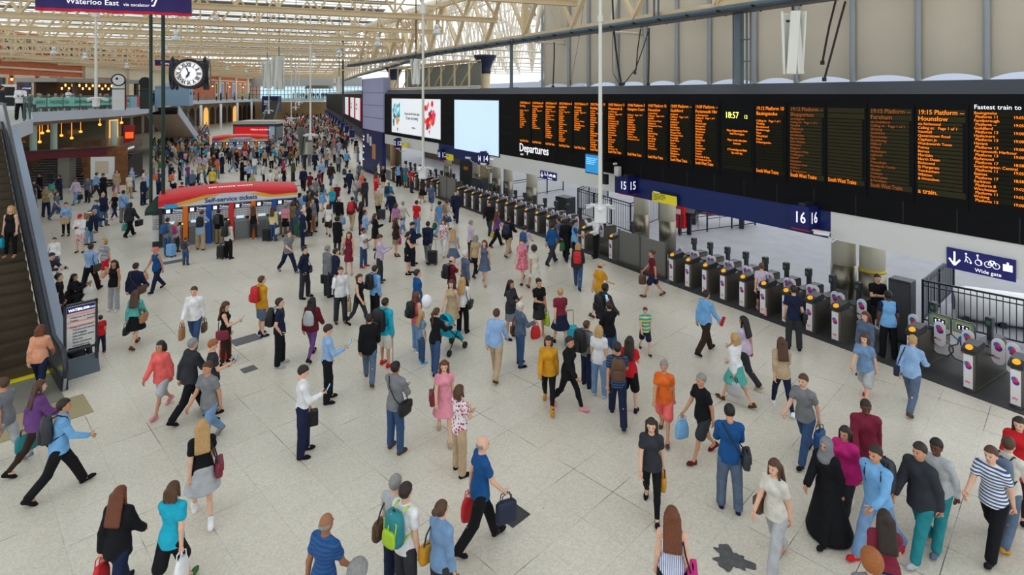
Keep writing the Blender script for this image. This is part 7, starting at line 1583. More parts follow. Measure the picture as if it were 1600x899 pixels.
# ================================================================ THE CROWD
# photo x, photo y of the feet, heading, pose, height, hair, skin, top, bottom, shoe, carried, what else sets the person apart
ROWS = """
184 940 8 walk 165 long.auburn l jacket.black trousers.navy shoe.black plastic:red:L|at the bottom left edge
268 930 5 walk2 166 bob.brown l tee.turquoise shorts.black shoe.green plastic:white:R|at the bottom left
316 812 330 walk 170 long.blond l tee.black skirt.lightgrey boot.white shoulder:wine:R|with patterned bag
92 770 55 stride 176 short.dark m shirt.skyblue trousers.black shoe.black backpack:charcoal|
55 728 40 stride 168 long.brown l hoodie.purple leggings.darkbrown shoe.black tote:teal:L|at the left edge
8 722 270 walk 170 short.brown m tee.grey trousers.lightgrey shoe.grey -|cut by left edge
62 612 340 walk 168 bob.auburn l shirt.peach jeans.navy shoe.brown -|at the escalator foot
92 514 60 stand 172 short.dark l tee.black trousers.black shoe.black suitcase:red:L|beside the escalator
108 478 80 crouch 168 long.black m jacket.black trousers.black shoe.black hand:white:R|
72 470 100 bend 172 short.dark l shirt.charcoal trousers.black shoe.black pad:white|behind the escalator rail
122 563 300 floor 165 long.dark m jacket.charcoal trousers.grey.dots shoe.black -|behind the totem sign
157 551 300 stand 105 short.dark l tee.red jeans.navy shoe.red -|beside the totem sign
211 540 355 walk 165 long.brown l shirt.aqua skirt.black shoe.brown shoulder:tan:R+hand:black:L|
211 492 10 walk 176 short.dark l jacket.navy trousers.charcoal shoe.black satchel:brown:R|
141 455 355 walk2 178 short.dark m rolled.lightblue.in trousers.black shoe.black shoulder:darkbrown:R|
178 484 175 call 166 long.dark m tank.black trousers.lightgrey shoe.white -|
164 436 200 walk 168 bob.blond l tee.offwhite.hoop shorts.red shoe.red -|
85 425 150 stand 140 short.brown l shirt.white shorts.denim shoe.slate shoulder:grey:R|
125 393 165 phone2 172 cap.red l shirt.white shorts.offwhite.floral shoe.black camera:red|
103 367 160 carry 166 bun.brown l shirt.lightblue leggings.black shoe.black coat:beige|
139 380 60 bend 168 long.blond l jacket.navy jeans.paledenim shoe.black shoulder:slate:L|
150 362 200 carry 170 bun.brown l shirt.blue leggings.navy shoe.tan box:tan|
161 352 95 phone 180 bald.grey l jacket.navy trousers.slate shoe.brown phone|
179 341 10 walk 155 bob.blond l tee.black leggings.navy shoe.pink tote:white:L|
193 347 355 stand 180 short.dark m shirt.lightblue trousers.grey shoe.brown satchel:blue:R|
203 368 10 walk 174 short.dark d hoodie.charcoal trousers.black shoe.black tote:aqua:L+brief:black:R|
202 309 100 stand 172 short.dark m tee.offwhite trousers.beige shoe.brown -|
206 299 80 phone 178 short.grey l shirt.lightblue trousers.slate shoe.black phone|
161 312 95 phone 182 short.black m jacket.black trousers.black shoe.black phone|by the map board
182 301 120 stand 166 long.brown l coat.beige leggings.pink shoe.black hand:slate:R|
119 318 185 walk 176 short.dark t shirt.lilac jeans.paledenim shoe.brown tote:black:L|near the wide steps
137 315 180 phone 168 short.dark m tee.slate jeans.charcoal shoe.black -|near the wide steps
150 306 30 walk 170 short.dark m shirt.lightblue trousers.charcoal shoe.black -|near the wide steps
72 337 110 phone2 176 short.grey m tee.khaki trousers.navy shoe.black pad:cream|
81 302 180 phone2 168 short.black d jacket.charcoal midi.aqua.dots shoe.black -|on the wide steps
93 312 260 cross 174 short.brown l jacket.navy trousers.charcoal shoe.black -|near the wide steps
88 342 100 walk 166 bob.brown l tee.slate jeans.denim shoe.brown paper:tan:L|
50 322 120 bend 174 short.dark m jacket.charcoal trousers.slate shoe.black -|behind the escalator
48 352 70 stand 170 short.dark d coat.brown trousers.darkbrown shoe.black paper:tan:R|behind the escalator
62 309 200 stand 170 short.black m jacket.black trousers.black shoe.black -|behind the escalator
224 319 90 stand 178 short.grey l jacket.navy trousers.navy shoe.black shoulder:black:L|left of the green poles
229 310 90 stand 174 short.grey l shirt.lightblue trousers.grey shoe.black -|left of the green poles
409 523 40 stand 174 short.brown l hoodie.mustard shorts.slate shoe.navy backpack:red|
437 570 75 pocket 178 short.dark l tee.navy trousers.black shoe.lightgrey backpack:black|
487 558 10 walk 166 long.black m hoodie.maroon leggings.purple shoe.black drawbag:lightgrey|
512 626 60 phone 180 short.dark l shirt.lightblue.in trousers.black shoe.black phone|
473 710 70 phone 178 short.dark l shirt.white.in trousers.navy shoe.black phone+case:black:L|
618 703 30 cross 178 short.black t shirt.grey jeans.denim shoe.brown satchel:black:R|
304 542 170 walk 180 short.brown l shirt.white jeans.denim shoe.brown hand:brown:L+paper:tan:R|
352 568 80 phone 166 long.brown l tank.black leggings.darkbrown shoe.black phone+shoulder:wine:R+suitcase:red:L|
332 652 60 phone 172 short.ginger l tee.charcoal trousers.black shoe.black phone+suitcase:black:L|
296 650 30 stride 178 short.grey l hoodie.charcoal trousers.black shoe.black -|
327 694 200 walk 176 short.brown m tee.grey jeans.paledenim shoe.grey -|
253 642 190 walk 168 bob.dark m jacket.coral shorts.lightgrey shoe.pink -|
602 570 30 stand 176 short.dark m hoodie.turquoise shorts.offwhite shoe.red bigpack:black+stick:tan|
577 595 350 walk 170 short.dark m jacket.black jeans.slate shoe.brown -|
651 548 50 stand 166 long.auburn l tank.coral jeans.paledenim shoe.white backpack:black|
659 565 60 stand 135 long.blond l tee.paledenim jeans.denim shoe.skyblue -|
680 582 45 push 168 pony.brown l shirt.black jeans.denim shoe.black -|pushing the stroller
694 682 175 walk 168 long.auburn l dress.pink none.x shoe.beige shoulder:wine:R|
718 738 50 cross 168 bob.brown l tee.white.floral trousers.beige shoe.black -|
750 852 70 walk 180 bald.grey l tee.blue trousers.black shoe.black tote:navy:R+plastic:red:L|
618 930 30 stand 172 short.grey l tee.lightgrey trousers.navy shoe.black shoulder:brown:L|partly behind a boy
634 950 40 stand 172 short.dark l tee.white jeans.charcoal shoe.black backpack:teal|at the bottom edge
690 975 40 stand 168 bun.brown l shirt.paledenim jeans.charcoal shoe.black shoulder:mustard:L+hand:black:R|at the bottom edge
506 1010 30 walk 176 bald.grey t tee.blue.hoop jeans.denim shoe.brown hand:tan:L|at the bottom edge
556 1100 20 walk 170 curly.grey m shirt.maroon trousers.black shoe.black -|only the hair in frame
1050 998 10 stand 170 long.auburn l tank.white.stripe trousers.black shoe.black shoulder:magenta:R|at the bottom edge
1140 796 15 phone2 180 short.black m shirt.blue trousers.slate shoe.navy satchel:charcoal:R|
1018 798 200 walk 168 long.dark l tee.charcoal leggings.black shoe.black hand:mustard:L|
1098 714 250 walk 172 short.grey m tee.black shorts.charcoal shoe.maroon plastic:skyblue:R|
1038 682 200 walk 168 bun.grey m tee.orange shorts.coral shoe.brown -|
1212 884 240 walk 166 long.brown l tee.offwhite trousers.lightgrey shoe.peach shoulder:brown:R|
1293 838 240 walk 168 hijab.grey m abaya.black trousers.black shoe.black -|
1322 812 235 walk 166 bob.dark m jacket.magenta leggings.charcoal shoe.white -|
1352 770 200 walk 172 short.dark d jacket.wine trousers.charcoal shoe.black -|near the lower right
1372 868 240 stride2 180 short.dark m shirt.skyblue jeans.paledenim shoe.red backpack:charcoal|
1384 992 20 walk 168 long.dark m tee.wine midi.navy shoe.black -|at the lower right edge
1362 1085 10 stand 168 curly.ginger l tee.grey jeans.denim shoe.white -|only the curls in frame
1440 868 250 walk 180 short.dark m jacket.charcoal jeans.teal shoe.lightgrey -|
1466 846 240 stride 176 short.black d shirt.lightgrey jeans.teal shoe.slate -|
1552 862 240 stride 172 short.brown l tee.white.hoop trousers.black shoe.black -|
1574 846 60 walk 170 short.brown l shirt.offwhite trousers.slate shoe.mustard backpack:slate|at the right edge
1594 800 230 walk 168 long.dark l coat.red leggings.darkbrown shoe.black -|at the right edge
1222 640 10 walk 168 long.brown l rolled.beige leggings.navy shoe.white -|
1258 716 235 stride 178 short.brown l tee.grey jeans.denim shoe.black tote:blue:L|
1352 588 250 stand 166 long.auburn l jacket.slate skirt.lightgrey.dots shoe.navy tote:slate:L|
1352 628 230 stride 168 bob.brown l tee.paledenim shorts.lightgrey shoe.red -|
1424 640 50 stride 176 short.blond l shirt.lightblue jeans.slate shoe.brown shoulder:navy:L|
1388 558 10 stand 178 short.black d tee.navy trousers.black shoe.black -|steward with blue vest
1371 520 190 cross 178 short.dark l tee.black trousers.charcoal shoe.black -|by the cream columns
1240 545 20 stand 180 short.dark l tee.navy trousers.charcoal shoe.black satchel:black:R|
1150 630 330 walk 168 bob.blond l shirt.white skirt.aqua shoe.brown tote:lightgrey:L|
1164 600 320 walk2 170 long.black m tee.lilac jeans.charcoal shoe.beige -|
1102 550 60 walk 178 short.dark m shirt.skyblue trousers.darkbrown shoe.black pad:red|
1190 488 20 walk 166 bun.auburn l tee.lilac shorts.darkbrown shoe.pink shoulder:maroon:R|between the gates
1020 462 280 walk 168 bun.brown m tee.maroon shorts.navy shoe.brown paper:brown:R|
931 401 250 raise 180 short.dark m shirt.white.in trousers.black shoe.black -|by the glass barrier
898 408 90 carry 178 short.black m tee.blue trousers.black shoe.black -|steward with light blue vest
884 405 20 walk 180 short.dark d coat.black trousers.black shoe.black -|by the middle gates
903 449 15 walk 170 bob.blond l jacket.charcoal jeans.denim shoe.navy backpack:red|
862 411 40 stride 178 short.black m rolled.blue trousers.charcoal shoe.black plastic:green:R|
874 398 300 walk 172 short.dark m tee.slate trousers.khaki shoe.black -|by the middle gates
1008 549 180 walk 130 short.brown l tee.turquoise.band shorts.navy shoe.navy -|
775 588 20 walk 178 short.brown l shirt.lightblue trousers.beige shoe.brown -|
813 570 60 carry 166 short.white l shirt.slate.dots jeans.denim shoe.black shoulder:brown:L+plastic:red:R|
798 527 120 cross 168 long.dark m jacket.charcoal skirt.grey shoe.black -|
842 525 150 carry 170 bun.black m tee.black skirt.charcoal shoe.peach tote:lime:L|
876 540 350 walk 168 bun.blond l tee.wine skirt.navy shoe.black suitcase:turquoise:R|
917 602 60 stand 162 short.brown l tee.grey trousers.navy shoe.black bigpack:black|
936 618 20 stand 166 bob.blond l tee.white jeans.paledenim shoe.lightgrey -|
952 572 345 raise 168 bun.dark l shirt.black shorts.denim shoe.black phone|
944 538 60 walk 178 short.black d jacket.charcoal trousers.black shoe.black backpack:black|
984 640 20 cross 168 long.dark l tee.red shorts.black shoe.black -|
965 657 10 stride 178 short.dark m tee.charcoal.hoop trousers.navy shoe.navy backpack:brown|
857 635 190 walk 168 bob.dark m shirt.mustard leggings.black boot.mustard -|
888 637 130 walk 170 short.dark m jacket.black leggings.black shoe.pink -|
936 490 60 stride 174 cap.beige l tee.mustard shorts.khaki shoe.brown -|
476 464 100 pocket 180 short.dark l shirt.navy trousers.charcoal shoe.black satchel:charcoal:L|
512 462 40 stand 178 short.grey l jacket.grey trousers.charcoal shoe.black case:black:L|
525 467 60 stand 176 short.dark l jacket.navy trousers.navy shoe.black -|beside a grey-suited person
532 503 150 call 174 short.brown l shirt.white trousers.charcoal shoe.brown paper:beige:L|
561 508 120 walk 168 pony.brown l tank.black leggings.charcoal boot.black -|
586 500 40 stand 176 short.dark l shirt.skyblue trousers.black shoe.black backpack:black|
652 512 70 stand 178 short.dark l jacket.blue trousers.navy shoe.black -|
545 427 180 call 168 long.auburn l sdress.wine none.x shoe.beige shoulder:beige:R|
450 424 120 stride 176 short.brown l tee.grey jeans.navy shoe.grey -|
568 416 100 cross 162 bun.black t tee.white jeans.denim shoe.red shoulder:lightgrey:L|
593 440 75 phone2 180 short.brown l shirt.lilac trousers.charcoal shoe.brown phone+shoulder:black:L|
586 389 70 phone 166 long.brown l jacket.black skirt.black shoe.black phone|
570 386 70 cross 176 short.black m shirt.lightblue trousers.beige shoe.brown shoulder:red:L|
638 427 80 phone2 168 bob.black l sdress.black none.x shoe.black shoulder:black:L|
619 399 60 stand 168 long.brown l jacket.darkbrown skirt.khaki shoe.brown coat:magenta|
644 413 80 phone2 180 short.black l jacket.navy trousers.navy shoe.black -|
668 409 10 pull 178 short.dark m jacket.navy trousers.grey shoe.black suitcase:black:R|
651 366 30 stand 174 short.dark l tee.red jeans.paledenim shoe.white -|
693 398 190 walk 166 bob.auburn l tee.white.floral trousers.white shoe.peach -|
708 421 10 walk 168 long.blond l tee.lightgrey skirt.slate shoe.beige -|
736 408 60 stand 176 short.grey l tee.lilac trousers.charcoal shoe.black -|
743 430 20 walk 166 bob.grey m tee.beige leggings.black shoe.black -|
757 442 190 walk 168 long.auburn l sdress.slate.dots none.x shoe.beige -|
727 472 60 stand 180 short.white l jacket.slate trousers.charcoal shoe.black -|
706 482 70 call 176 bald.dark l tee.maroon trousers.charcoal shoe.black backpack:black|
723 518 20 stand 166 long.blond l shirt.white trousers.black shoe.black shoulder:black:R|
706 522 200 walk 168 long.brown l sdress.beige none.x shoe.brown -|
712 346 180 walk 180 short.brown l jacket.navy trousers.navy shoe.black -|in front of the middle gates
686 367 40 walk 178 short.black m tee.skyblue.hoop jeans.paledenim shoe.brown plastic:green:L|
698 360 40 walk 168 bun.brown l shirt.offwhite skirt.denim shoe.brown backpack:tan|
776 384 60 walk 168 long.auburn m tee.purple trousers.black shoe.brown hand:yellow:L|
794 398 30 stride 176 short.dark m jacket.black trousers.beige shoe.darkbrown backpack:navy|
835 452 340 walk 166 curly.dark m dress.offwhite none.x shoe.brown -|
816 440 200 walk 168 bun.brown l dress.pink.floral none.x shoe.black -|
820 412 30 stride 170 short.dark l tee.lilac trousers.slate shoe.black backpack:blue|
765 365 200 walk 174 short.black m jacket.black trousers.charcoal shoe.black -|by the middle gates
513 367 350 walk 164 bob.auburn l tee.white shorts.darkbrown shoe.brown shoulder:black:L|
530 359 20 stand 178 short.white l jacket.black trousers.beige shoe.black plastic:skyblue:R|
519 332 340 walk 160 bob.blond l tee.turquoise trousers.navy shoe.black -|
526 328 340 walk 178 short.white l tee.maroon trousers.charcoal shoe.black -|
550 357 5 walk 176 short.dark l shirt.wine trousers.beige shoe.grey backpack:red|
565 366 30 stand 168 long.black m tank.black leggings.charcoal shoe.black tote:lightgrey:R|
591 340 5 pull 174 short.white l jacket.beige trousers.black shoe.black suitcase:charcoal:R|
527 396 20 stand 168 curly.black l coat.black leggings.charcoal shoe.black -|
556 316 20 walk 176 short.grey l tee.lightgrey jeans.slate shoe.brown satchel:brown:R|
546 301 10 walk 176 short.dark m jacket.navy trousers.navy shoe.black -|
427 375 10 stand 166 long.brown l shirt.offwhite.band jeans.denim shoe.brown suitcase:black:L+tote:offwhite:R|at the machines
446 369 350 stand 166 curly.grey l tee.pink skirt.black shoe.black -|at the machines
458 365 30 stand 168 bob.brown m shirt.khaki trousers.slate shoe.black -|at the machines
473 385 60 stand 178 bald.dark l jacket.navy trousers.navy shoe.black brief:navy:L|right of the kiosk
466 369 40 stand 164 bob.brown l tee.denim trousers.green shoe.tan -|right of the kiosk
483 367 60 stand 168 long.brown l jacket.black leggings.black shoe.black -|right of the kiosk
488 362 110 stand 174 short.brown l shirt.grey trousers.tan shoe.black -|right of the kiosk
494 353 250 stand 176 short.dark l jacket.navy trousers.navy shoe.brown plastic:lightgrey:L|right of the kiosk
482 346 60 stand 176 short.dark m tee.olive trousers.charcoal shoe.black backpack:blue|right of the kiosk
487 337 80 stand 178 short.grey l jacket.charcoal trousers.charcoal shoe.black -|right of the kiosk
468 350 90 phone2 174 short.black d shirt.lightblue trousers.navy shoe.black -|right of the kiosk
504 328 10 walk 166 long.dark l dress.skyblue none.x shoe.beige -|
493 318 20 walk 178 short.dark m tee.grey trousers.charcoal shoe.black -|
313 389 345 bend 182 short.brown m shirt.lightblue trousers.beige shoe.black backpack:black|at the machines
342 380 10 stand 166 bun.dark l jacket.black trousers.khaki shoe.black backpack:charcoal|at the machines
357 403 20 stand 168 bob.dark m shirt.offwhite trousers.black shoe.black backpack:black+suitcase:black:L|at the machines
396 373 350 stand 166 long.brown l tank.black leggings.charcoal shoe.lightgrey -|at the machines
262 398 15 stand 168 short.dark l shirt.grey jeans.denim shoe.brown backpack:blue+suitcase:skyblue:R|at the machines
276 392 20 stand 140 long.blond l tee.lilac leggings.charcoal shoe.black backpack:magenta|
290 413 5 stand 118 short.brown l tee.slate jeans.denim shoe.brown backpack:charcoal|
245 453 200 walk 166 cap.coral m tank.blue jeans.navy shoe.black hand:peach:R|
272 304 20 stand 176 short.dark l shirt.white trousers.black shoe.black backpack:orange|behind the kiosk roof
282 310 10 crouch 174 short.dark l tee.red jeans.denim shoe.white -|behind the kiosk roof
301 304 10 stand 180 short.grey l shirt.slate trousers.darkbrown shoe.black -|behind the kiosk roof
315 303 60 stand 176 bald.grey l shirt.white trousers.grey shoe.black backpack:black|behind the kiosk roof
332 300 170 stand 176 helmet.lightgrey l tee.yellow shorts.black shoe.white backpack:charcoal|with the bicycle
248 303 20 stand 176 short.brown l tee.blue jeans.navy shoe.black backpack:orange|between the green poles
268 291 40 stand 176 short.dark l tee.black trousers.black shoe.black -|above the kiosk roof
281 280 60 stand 174 short.black l tee.navy trousers.black shoe.black -|above the kiosk roof
293 290 90 stand 176 short.brown l tee.purple jeans.denim shoe.brown -|above the kiosk roof
312 285 120 stand 164 bob.blond l shirt.beige trousers.black shoe.black -|above the kiosk roof
317 262 90 stand 178 short.dark l jacket.navy trousers.navy shoe.black -|left of the far kiosk
271 246 10 walk 168 short.dark m tee.black skirt.black shoe.beige backpack:magenta|above the kiosk roof
281 247 10 crouch 174 short.dark l hoodie.red trousers.black shoe.black -|above the kiosk roof
242 250 20 stand 172 short.dark m tee.turquoise jeans.navy shoe.black -|between the green poles
394 309 330 stand 168 long.blond l tee.mint jeans.denim shoe.white satchel:brown:R|
378 281 80 phone 182 short.dark l jacket.black trousers.black shoe.black brief:black:L|
412 289 60 stand 176 short.brown l tee.white jeans.navy shoe.black shoulder:charcoal:L|
423 302 50 stand 174 short.brown l tee.white trousers.navy shoe.black shoulder:black:L|
432 297 90 stand 172 short.brown l tee.offwhite jeans.navy shoe.black -|in the chatting group
437 304 60 stand 172 short.grey l tee.white jeans.denim shoe.black shoulder:tan:R|in the chatting group
444 296 80 call 170 short.dark m tee.black jeans.navy shoe.black -|in the chatting group
458 282 95 stand 178 short.dark l jacket.olive trousers.charcoal shoe.black -|
474 297 170 walk 180 short.dark l jacket.navy trousers.black shoe.black -|mid hall
484 306 20 walk 176 short.brown l tee.maroon trousers.charcoal shoe.black -|mid hall
502 284 175 walk 178 short.dark l shirt.lightblue trousers.black shoe.black tote:navy:R|mid hall
492 265 10 walk 178 short.dark l jacket.navy trousers.navy shoe.black -|mid hall
517 288 10 walk 178 short.dark m coat.darkbrown jeans.denim shoe.black -|mid hall
529 268 350 walk 174 short.grey l shirt.grey trousers.charcoal shoe.black -|mid hall
542 263 10 walk 180 short.dark m shirt.skyblue trousers.charcoal shoe.black -|mid hall
540 292 10 walk 178 short.dark l shirt.white trousers.black shoe.black backpack:charcoal|mid hall
565 303 20 walk 166 long.blond l dress.coral none.x shoe.beige -|mid hall
561 285 30 stride 176 short.dark m tee.slate trousers.charcoal shoe.black plastic:lime:L|mid hall
424 262 10 stand 168 long.dark l jacket.cream trousers.black shoe.black tote:tan:L|
438 258 100 stand 168 short.dark m jacket.charcoal trousers.black shoe.black -|near the slanted screens
444 240 100 stand 168 long.brown l tee.green skirt.black shoe.beige -|near the slanted screens
461 250 90 walk 172 short.dark m tee.black trousers.charcoal shoe.black tote:pink:R|near the slanted screens
392 262 60 stand 174 short.dark l shirt.lightgrey trousers.charcoal shoe.black -|at the far machines
402 256 10 stand 176 short.dark l shirt.lightblue trousers.navy shoe.black -|at the far machines
414 258 10 stand 174 short.dark m tee.maroon trousers.charcoal shoe.black -|at the far machines
347 270 90 stand 176 short.dark l jacket.navy trousers.navy shoe.black -|left of the far kiosk
337 262 20 stand 178 short.dark l jacket.black trousers.charcoal shoe.black backpack:black|left of the far kiosk
369 262 100 stand 180 short.dark l jacket.black trousers.black shoe.black -|before the far kiosk
591 287 60 stand 178 short.dark l shirt.white shorts.black shoe.black backpack:charcoal|at the far gates
599 292 20 stand 166 bob.blond l tee.black shorts.black shoe.beige backpack:black|at the far gates
588 303 10 stand 166 long.brown m shirt.coral midi.red shoe.black -|at the far gates
582 255 180 crouch 166 bun.brown l tank.black trousers.black shoe.black -|against the blue hoarding
623 290 200 stand 178 short.black d tee.navy trousers.black shoe.black -|steward at the far gates
634 292 30 stand 178 bald.grey l tee.slate shorts.teal shoe.black -|at the far gates
643 300 60 stand 178 short.dark l tee.red trousers.charcoal shoe.black hand:red:L|at the far gates
660 316 30 walk 168 bob.dark m tee.charcoal skirt.black shoe.beige tote:cream:L|near the far gates
607 325 20 walk 174 cap.beige m shirt.turquoise.hoop jeans.slate shoe.black backpack:navy|
612 344 200 walk 174 short.dark m jacket.navy trousers.black shoe.black -|left of a striped traveller
618 366 20 walk 168 bob.brown l tee.pink.stripe trousers.wine shoe.black hand:lilac:R|
629 362 30 walk 166 short.grey l tee.offwhite jeans.paledenim shoe.pink -|
674 326 190 walk 168 curly.brown l tee.slate.hoop shorts.denim shoe.tan -|near the glass barrier
570 322 300 stand 178 short.black m jacket.charcoal trousers.charcoal shoe.black -|
500 303 60 stand 174 short.dark m tee.wine trousers.navy shoe.black -|mid hall
"""
ZONE = [(300, 'left of the ticket kiosks'), (430, 'behind the ticket kiosks'), (520, 'in the centre of the hall'), (760, 'toward the middle gates'), (1600, 'near the ticket gates')]
PP = dict(stand='standing', relax='standing at ease', phone='looking at a phone', phone2='hands together in front', call='hand raised to the face', **{'raise': 'arms raised'}, cross='arms folded', pocket='hands in pockets', hips='hands on hips', carry='one arm bent', shoulder='standing', push='pushing', walk='walking', walk2='walking', stride='striding', stride2='striding', walkc='walking', pull='pulling luggage', bend='leaning', sit='sitting', crouch='crouching', floor='sitting on the floor')
TL = dict(tee='t-shirt', shirt='shirt', rolled='shirt', jacket='jacket', coat='coat', hoodie='hooded top', tank='sleeveless top', dress='dress', sdress='sleeveless dress', vest='waistcoat', abaya='long robe')
BL = dict(trousers='trousers', jeans='jeans', leggings='leggings', shorts='shorts', skirt='skirt', midi='long skirt')
CL = dict(offwhite='off-white', lightgrey='pale grey', lightblue='light-blue', skyblue='sky-blue', darkbrown='dark-brown', denim='blue', paledenim='faded-blue')
PL = dict(stripe='striped ', hoop='striped ', band='banded ', floral='floral ', dots='patterned ', check='checked ')
used_labels = {}
cnt = 0
PEOPLE = []
bpy_people = []
def who_text(top, bot, child, extra):
    tk = top.split('.'); bk = bot.split('.')
    w = ('child' if child else 'person')+' in '+CL.get(tk[1], tk[1])+' '+(PL.get(tk[2], '') if len(tk) > 2 else '')+TL[tk[0]]
    if bk[0] != 'none' and tk[0] not in ('abaya',): w += ' and '+CL.get(bk[1], bk[1])+' '+(PL.get(bk[2], '') if len(bk) > 2 else '')+BL[bk[0]]
    return w+(' '+extra if extra else '')
parsed = []
for r_ in ROWS.strip().split('\n'):
    a, extra = r_.split('|'); q = a.split(); parsed.append((float(q[0]), float(q[1]), float(q[2]), q[3], float(q[4]), q[5], q[6], q[7], q[8], q[9], q[10], extra.strip()))
whos = {}
for p_ in parsed: whos.setdefault(who_text(p_[7], p_[8], p_[4] < 142, p_[11]), []).append(p_)
steward = None
def to_hall(x, y): return x, y
for p_ in parsed:
    px, py, face, pose, h, hair, sk_, top, bot, shoe, items, extra = p_
    w = who_text(top, bot, h < 142, extra)
    if len(whos[w]) > 1 and not extra: w += ' '+[z for lim, z in ZONE if px < lim][0]
    lod = 0 if py > 440 else 1 if py > 300 else 2
    x, y, z = px2(px, py+1.5); face += rnd.uniform(-4, 4); look = math.radians(9) if pose in ('stand', 'cross', 'pocket', 'call') and 40 <= face <= 110 and px < 1000 else 0
    o, J = person(x, y, z, face, pose, h*rnd.uniform(.985, 1.015), hair, sk_, top, bot, shoe, lod, look)
    lab = w+', '+PP[pose]
    if lab in used_labels: lab = w+', '+PP[pose]+' '+['in front', 'behind', 'farther right', 'farther left'][used_labels[lab] % 4]
    used_labels[lab] = used_labels.get(lab, 0)+1
    if len(lab.split()) > 16: lab = w
    if len(lab.split()) > 16: lab = ' '.join(w.split()[:16])
    o['label'] = lab; cnt += 1
    if items != '-': give(o, J, items.replace('+', ' '), w, h)
    if 'steward' in extra:
        part('hi_vis_vest', get_mesh('top', pose, False, lod, ('vest', False)), cloth('skyblue'), o)
    bpy_people.append((px, py))
    if len(o['label'].split()) > 16: print('LONG', o['label'])
# ---------------------------------------------------------------- people on the balcony, the escalator and the mezzanine
def extra_person(loc, face, pose, h, hair, sk_, top, bot, shoe, label, items=None, lod=1, group=None):
    global cnt
    o, J = person(*loc, face, pose, h, hair, sk_, top, bot, shoe, lod); o['label'] = label; cnt += 1
    if group: o['group'] = group
    if items: give(o, J, items, who_text(top, bot, False, ''), h)
    return o
extra_person((-14.6, 16.7, 2.2+.05), 165, 'stand', 152, 'long.blond', 'l', 'tank.black', 'leggings.black', 'shoe.peach', 'person in black sleeveless top and trousers riding the near escalator', 'tote:turquoise:R', 0)
for q in pxY(32, 187, 28.8),: extra_person((q[0], q[1], ZM), 140, 'cross', 178, 'short.black', 'd', 'shirt.white', 'trousers.black', 'shoe.black', 'person in white shirt and black trousers, arms folded behind the balcony glass')
q = pxY(3, 168, 30); extra_person((q[0], q[1], ZM), 60, 'stand', 176, 'short.black', 'm', 'jacket.charcoal', 'trousers.black', 'shoe.black', 'person in charcoal jacket at the escalator top, cut by left edge')
caf = [(46, 40, 'slate', 'dark'), (58, 41, 'lightgrey', 'grey'), (66, 42.5, 'wine', 'auburn'), (74, 43, 'charcoal', 'dark'), (86, 44, 'pink', 'grey'), (95, 44.5, 'peach', 'brown'), (116, 45.5, 'skyblue', 'grey'), (124, 46.5, 'navy', 'brown'), (156, 49, 'tan', 'blond'), (162, 50, 'denim', 'dark'), (170, 50.5, 'black', 'brown'), (177, 51, 'beige', 'auburn')]
chr_m = mat('cafe_chair', (60, 66, 64), .5)
chp = None
for i, (px, Y, c, hc_) in enumerate(caf):
    X = (px-800)*Y/FPX
    o = extra_person((X, Y, ZM), [120, 60, 200, 90][i % 4], 'sit', 176, 'short.'+hc_, 'l', 'tee.'+c, 'trousers.charcoal', 'shoe.black', 'cafe guest in %s top seated behind the lettered balcony band' % CL.get(c, c), None, 2)
    if not chp:
        chp = thing('cafe_chair', None, 'chair'); b = MB(); b.box(-.2, .2, -.2, .2, .40, .44); b.build('seat', chr_m, chp); b = MB(); b.box(-.2, .2, -.24, -.2, .5, .85); b.build('backrest', chr_m, chp)
        for lx in (-.17, .17):
            for ly in (-.17, .17): b = MB(); b.box(lx-.015, lx+.015, ly-.015, ly+.015, 0, .4); b.build('leg', chr_m, chp)
        c_ = chp
    else: c_ = copy_tree(chp)
    a = o.rotation_euler.z; c_.location = (X+.10*math.sin(a), Y-.10*math.cos(a), ZM); c_.rotation_euler = (0, 0, a); c_['label'] = 'dark cafe chair under a guest on the balcony'; c_['group'] = 'cafe chairs on the balcony'
used_c = set()
stand_m = [(112, 47, 'white', 'standing cafe server in white cap and shirt on the balcony'), (238, 62, 'red', 'person in red top at the balcony rail by the green poles'), (245, 62, 'blue', 'person in blue top at the balcony rail by the green poles'), (313, 103, 'navy', 'person in navy on the far mezzanine below the big clock'), (341, 112, 'white', 'person in white leaning on the far mezzanine rail'), (348, 114, 'charcoal', 'person in charcoal beside the white-shirted one on the far mezzanine'), (357, 118, 'black', 'person in black on the far mezzanine'), (369, 122, 'teal', 'person in teal on the far mezzanine'), (381, 128, 'lime', 'person in lime on the far mezzanine'), (392, 134, 'green', 'person in green on the far mezzanine')]
for px, Y, c, lb in stand_m:
    extra_person(((px-800)*Y/FPX-.5, Y+.3, ZM), rnd.uniform(0, 360), 'stand', 172, 'short.dark', 'm', 'tee.'+c, 'trousers.charcoal', 'shoe.black', lb, None, 2)
# ---------------------------------------------------------------- the dense crowd beyond: each of the largest its own person
poses = ['stand', 'walk', 'phone', 'pocket', 'walk2', 'cross', 'stand', 'carry', 'call']
tops = ['tee.white', 'shirt.lightblue', 'jacket.navy', 'tee.black', 'jacket.charcoal', 'tee.red', 'shirt.white', 'tee.grey', 'jacket.black', 'tee.olive', 'shirt.pink', 'tee.turquoise', 'jacket.beige', 'tee.teal', 'shirt.slate', 'tee.maroon', 'tee.orange', 'hoodie.green', 'tee.lime', 'shirt.cream', 'coat.brown', 'tee.magenta', 'tee.yellow', 'shirt.lilac', 'hoodie.blue']
bots = ['trousers.black', 'trousers.navy', 'jeans.denim', 'trousers.charcoal', 'shorts.khaki', 'leggings.black', 'jeans.paledenim', 'trousers.beige', 'skirt.black', 'trousers.grey']
hairs = ['short.dark', 'short.brown', 'long.brown', 'short.grey', 'long.dark', 'bob.blond', 'short.black', 'bun.brown', 'long.blond', 'bob.auburn']
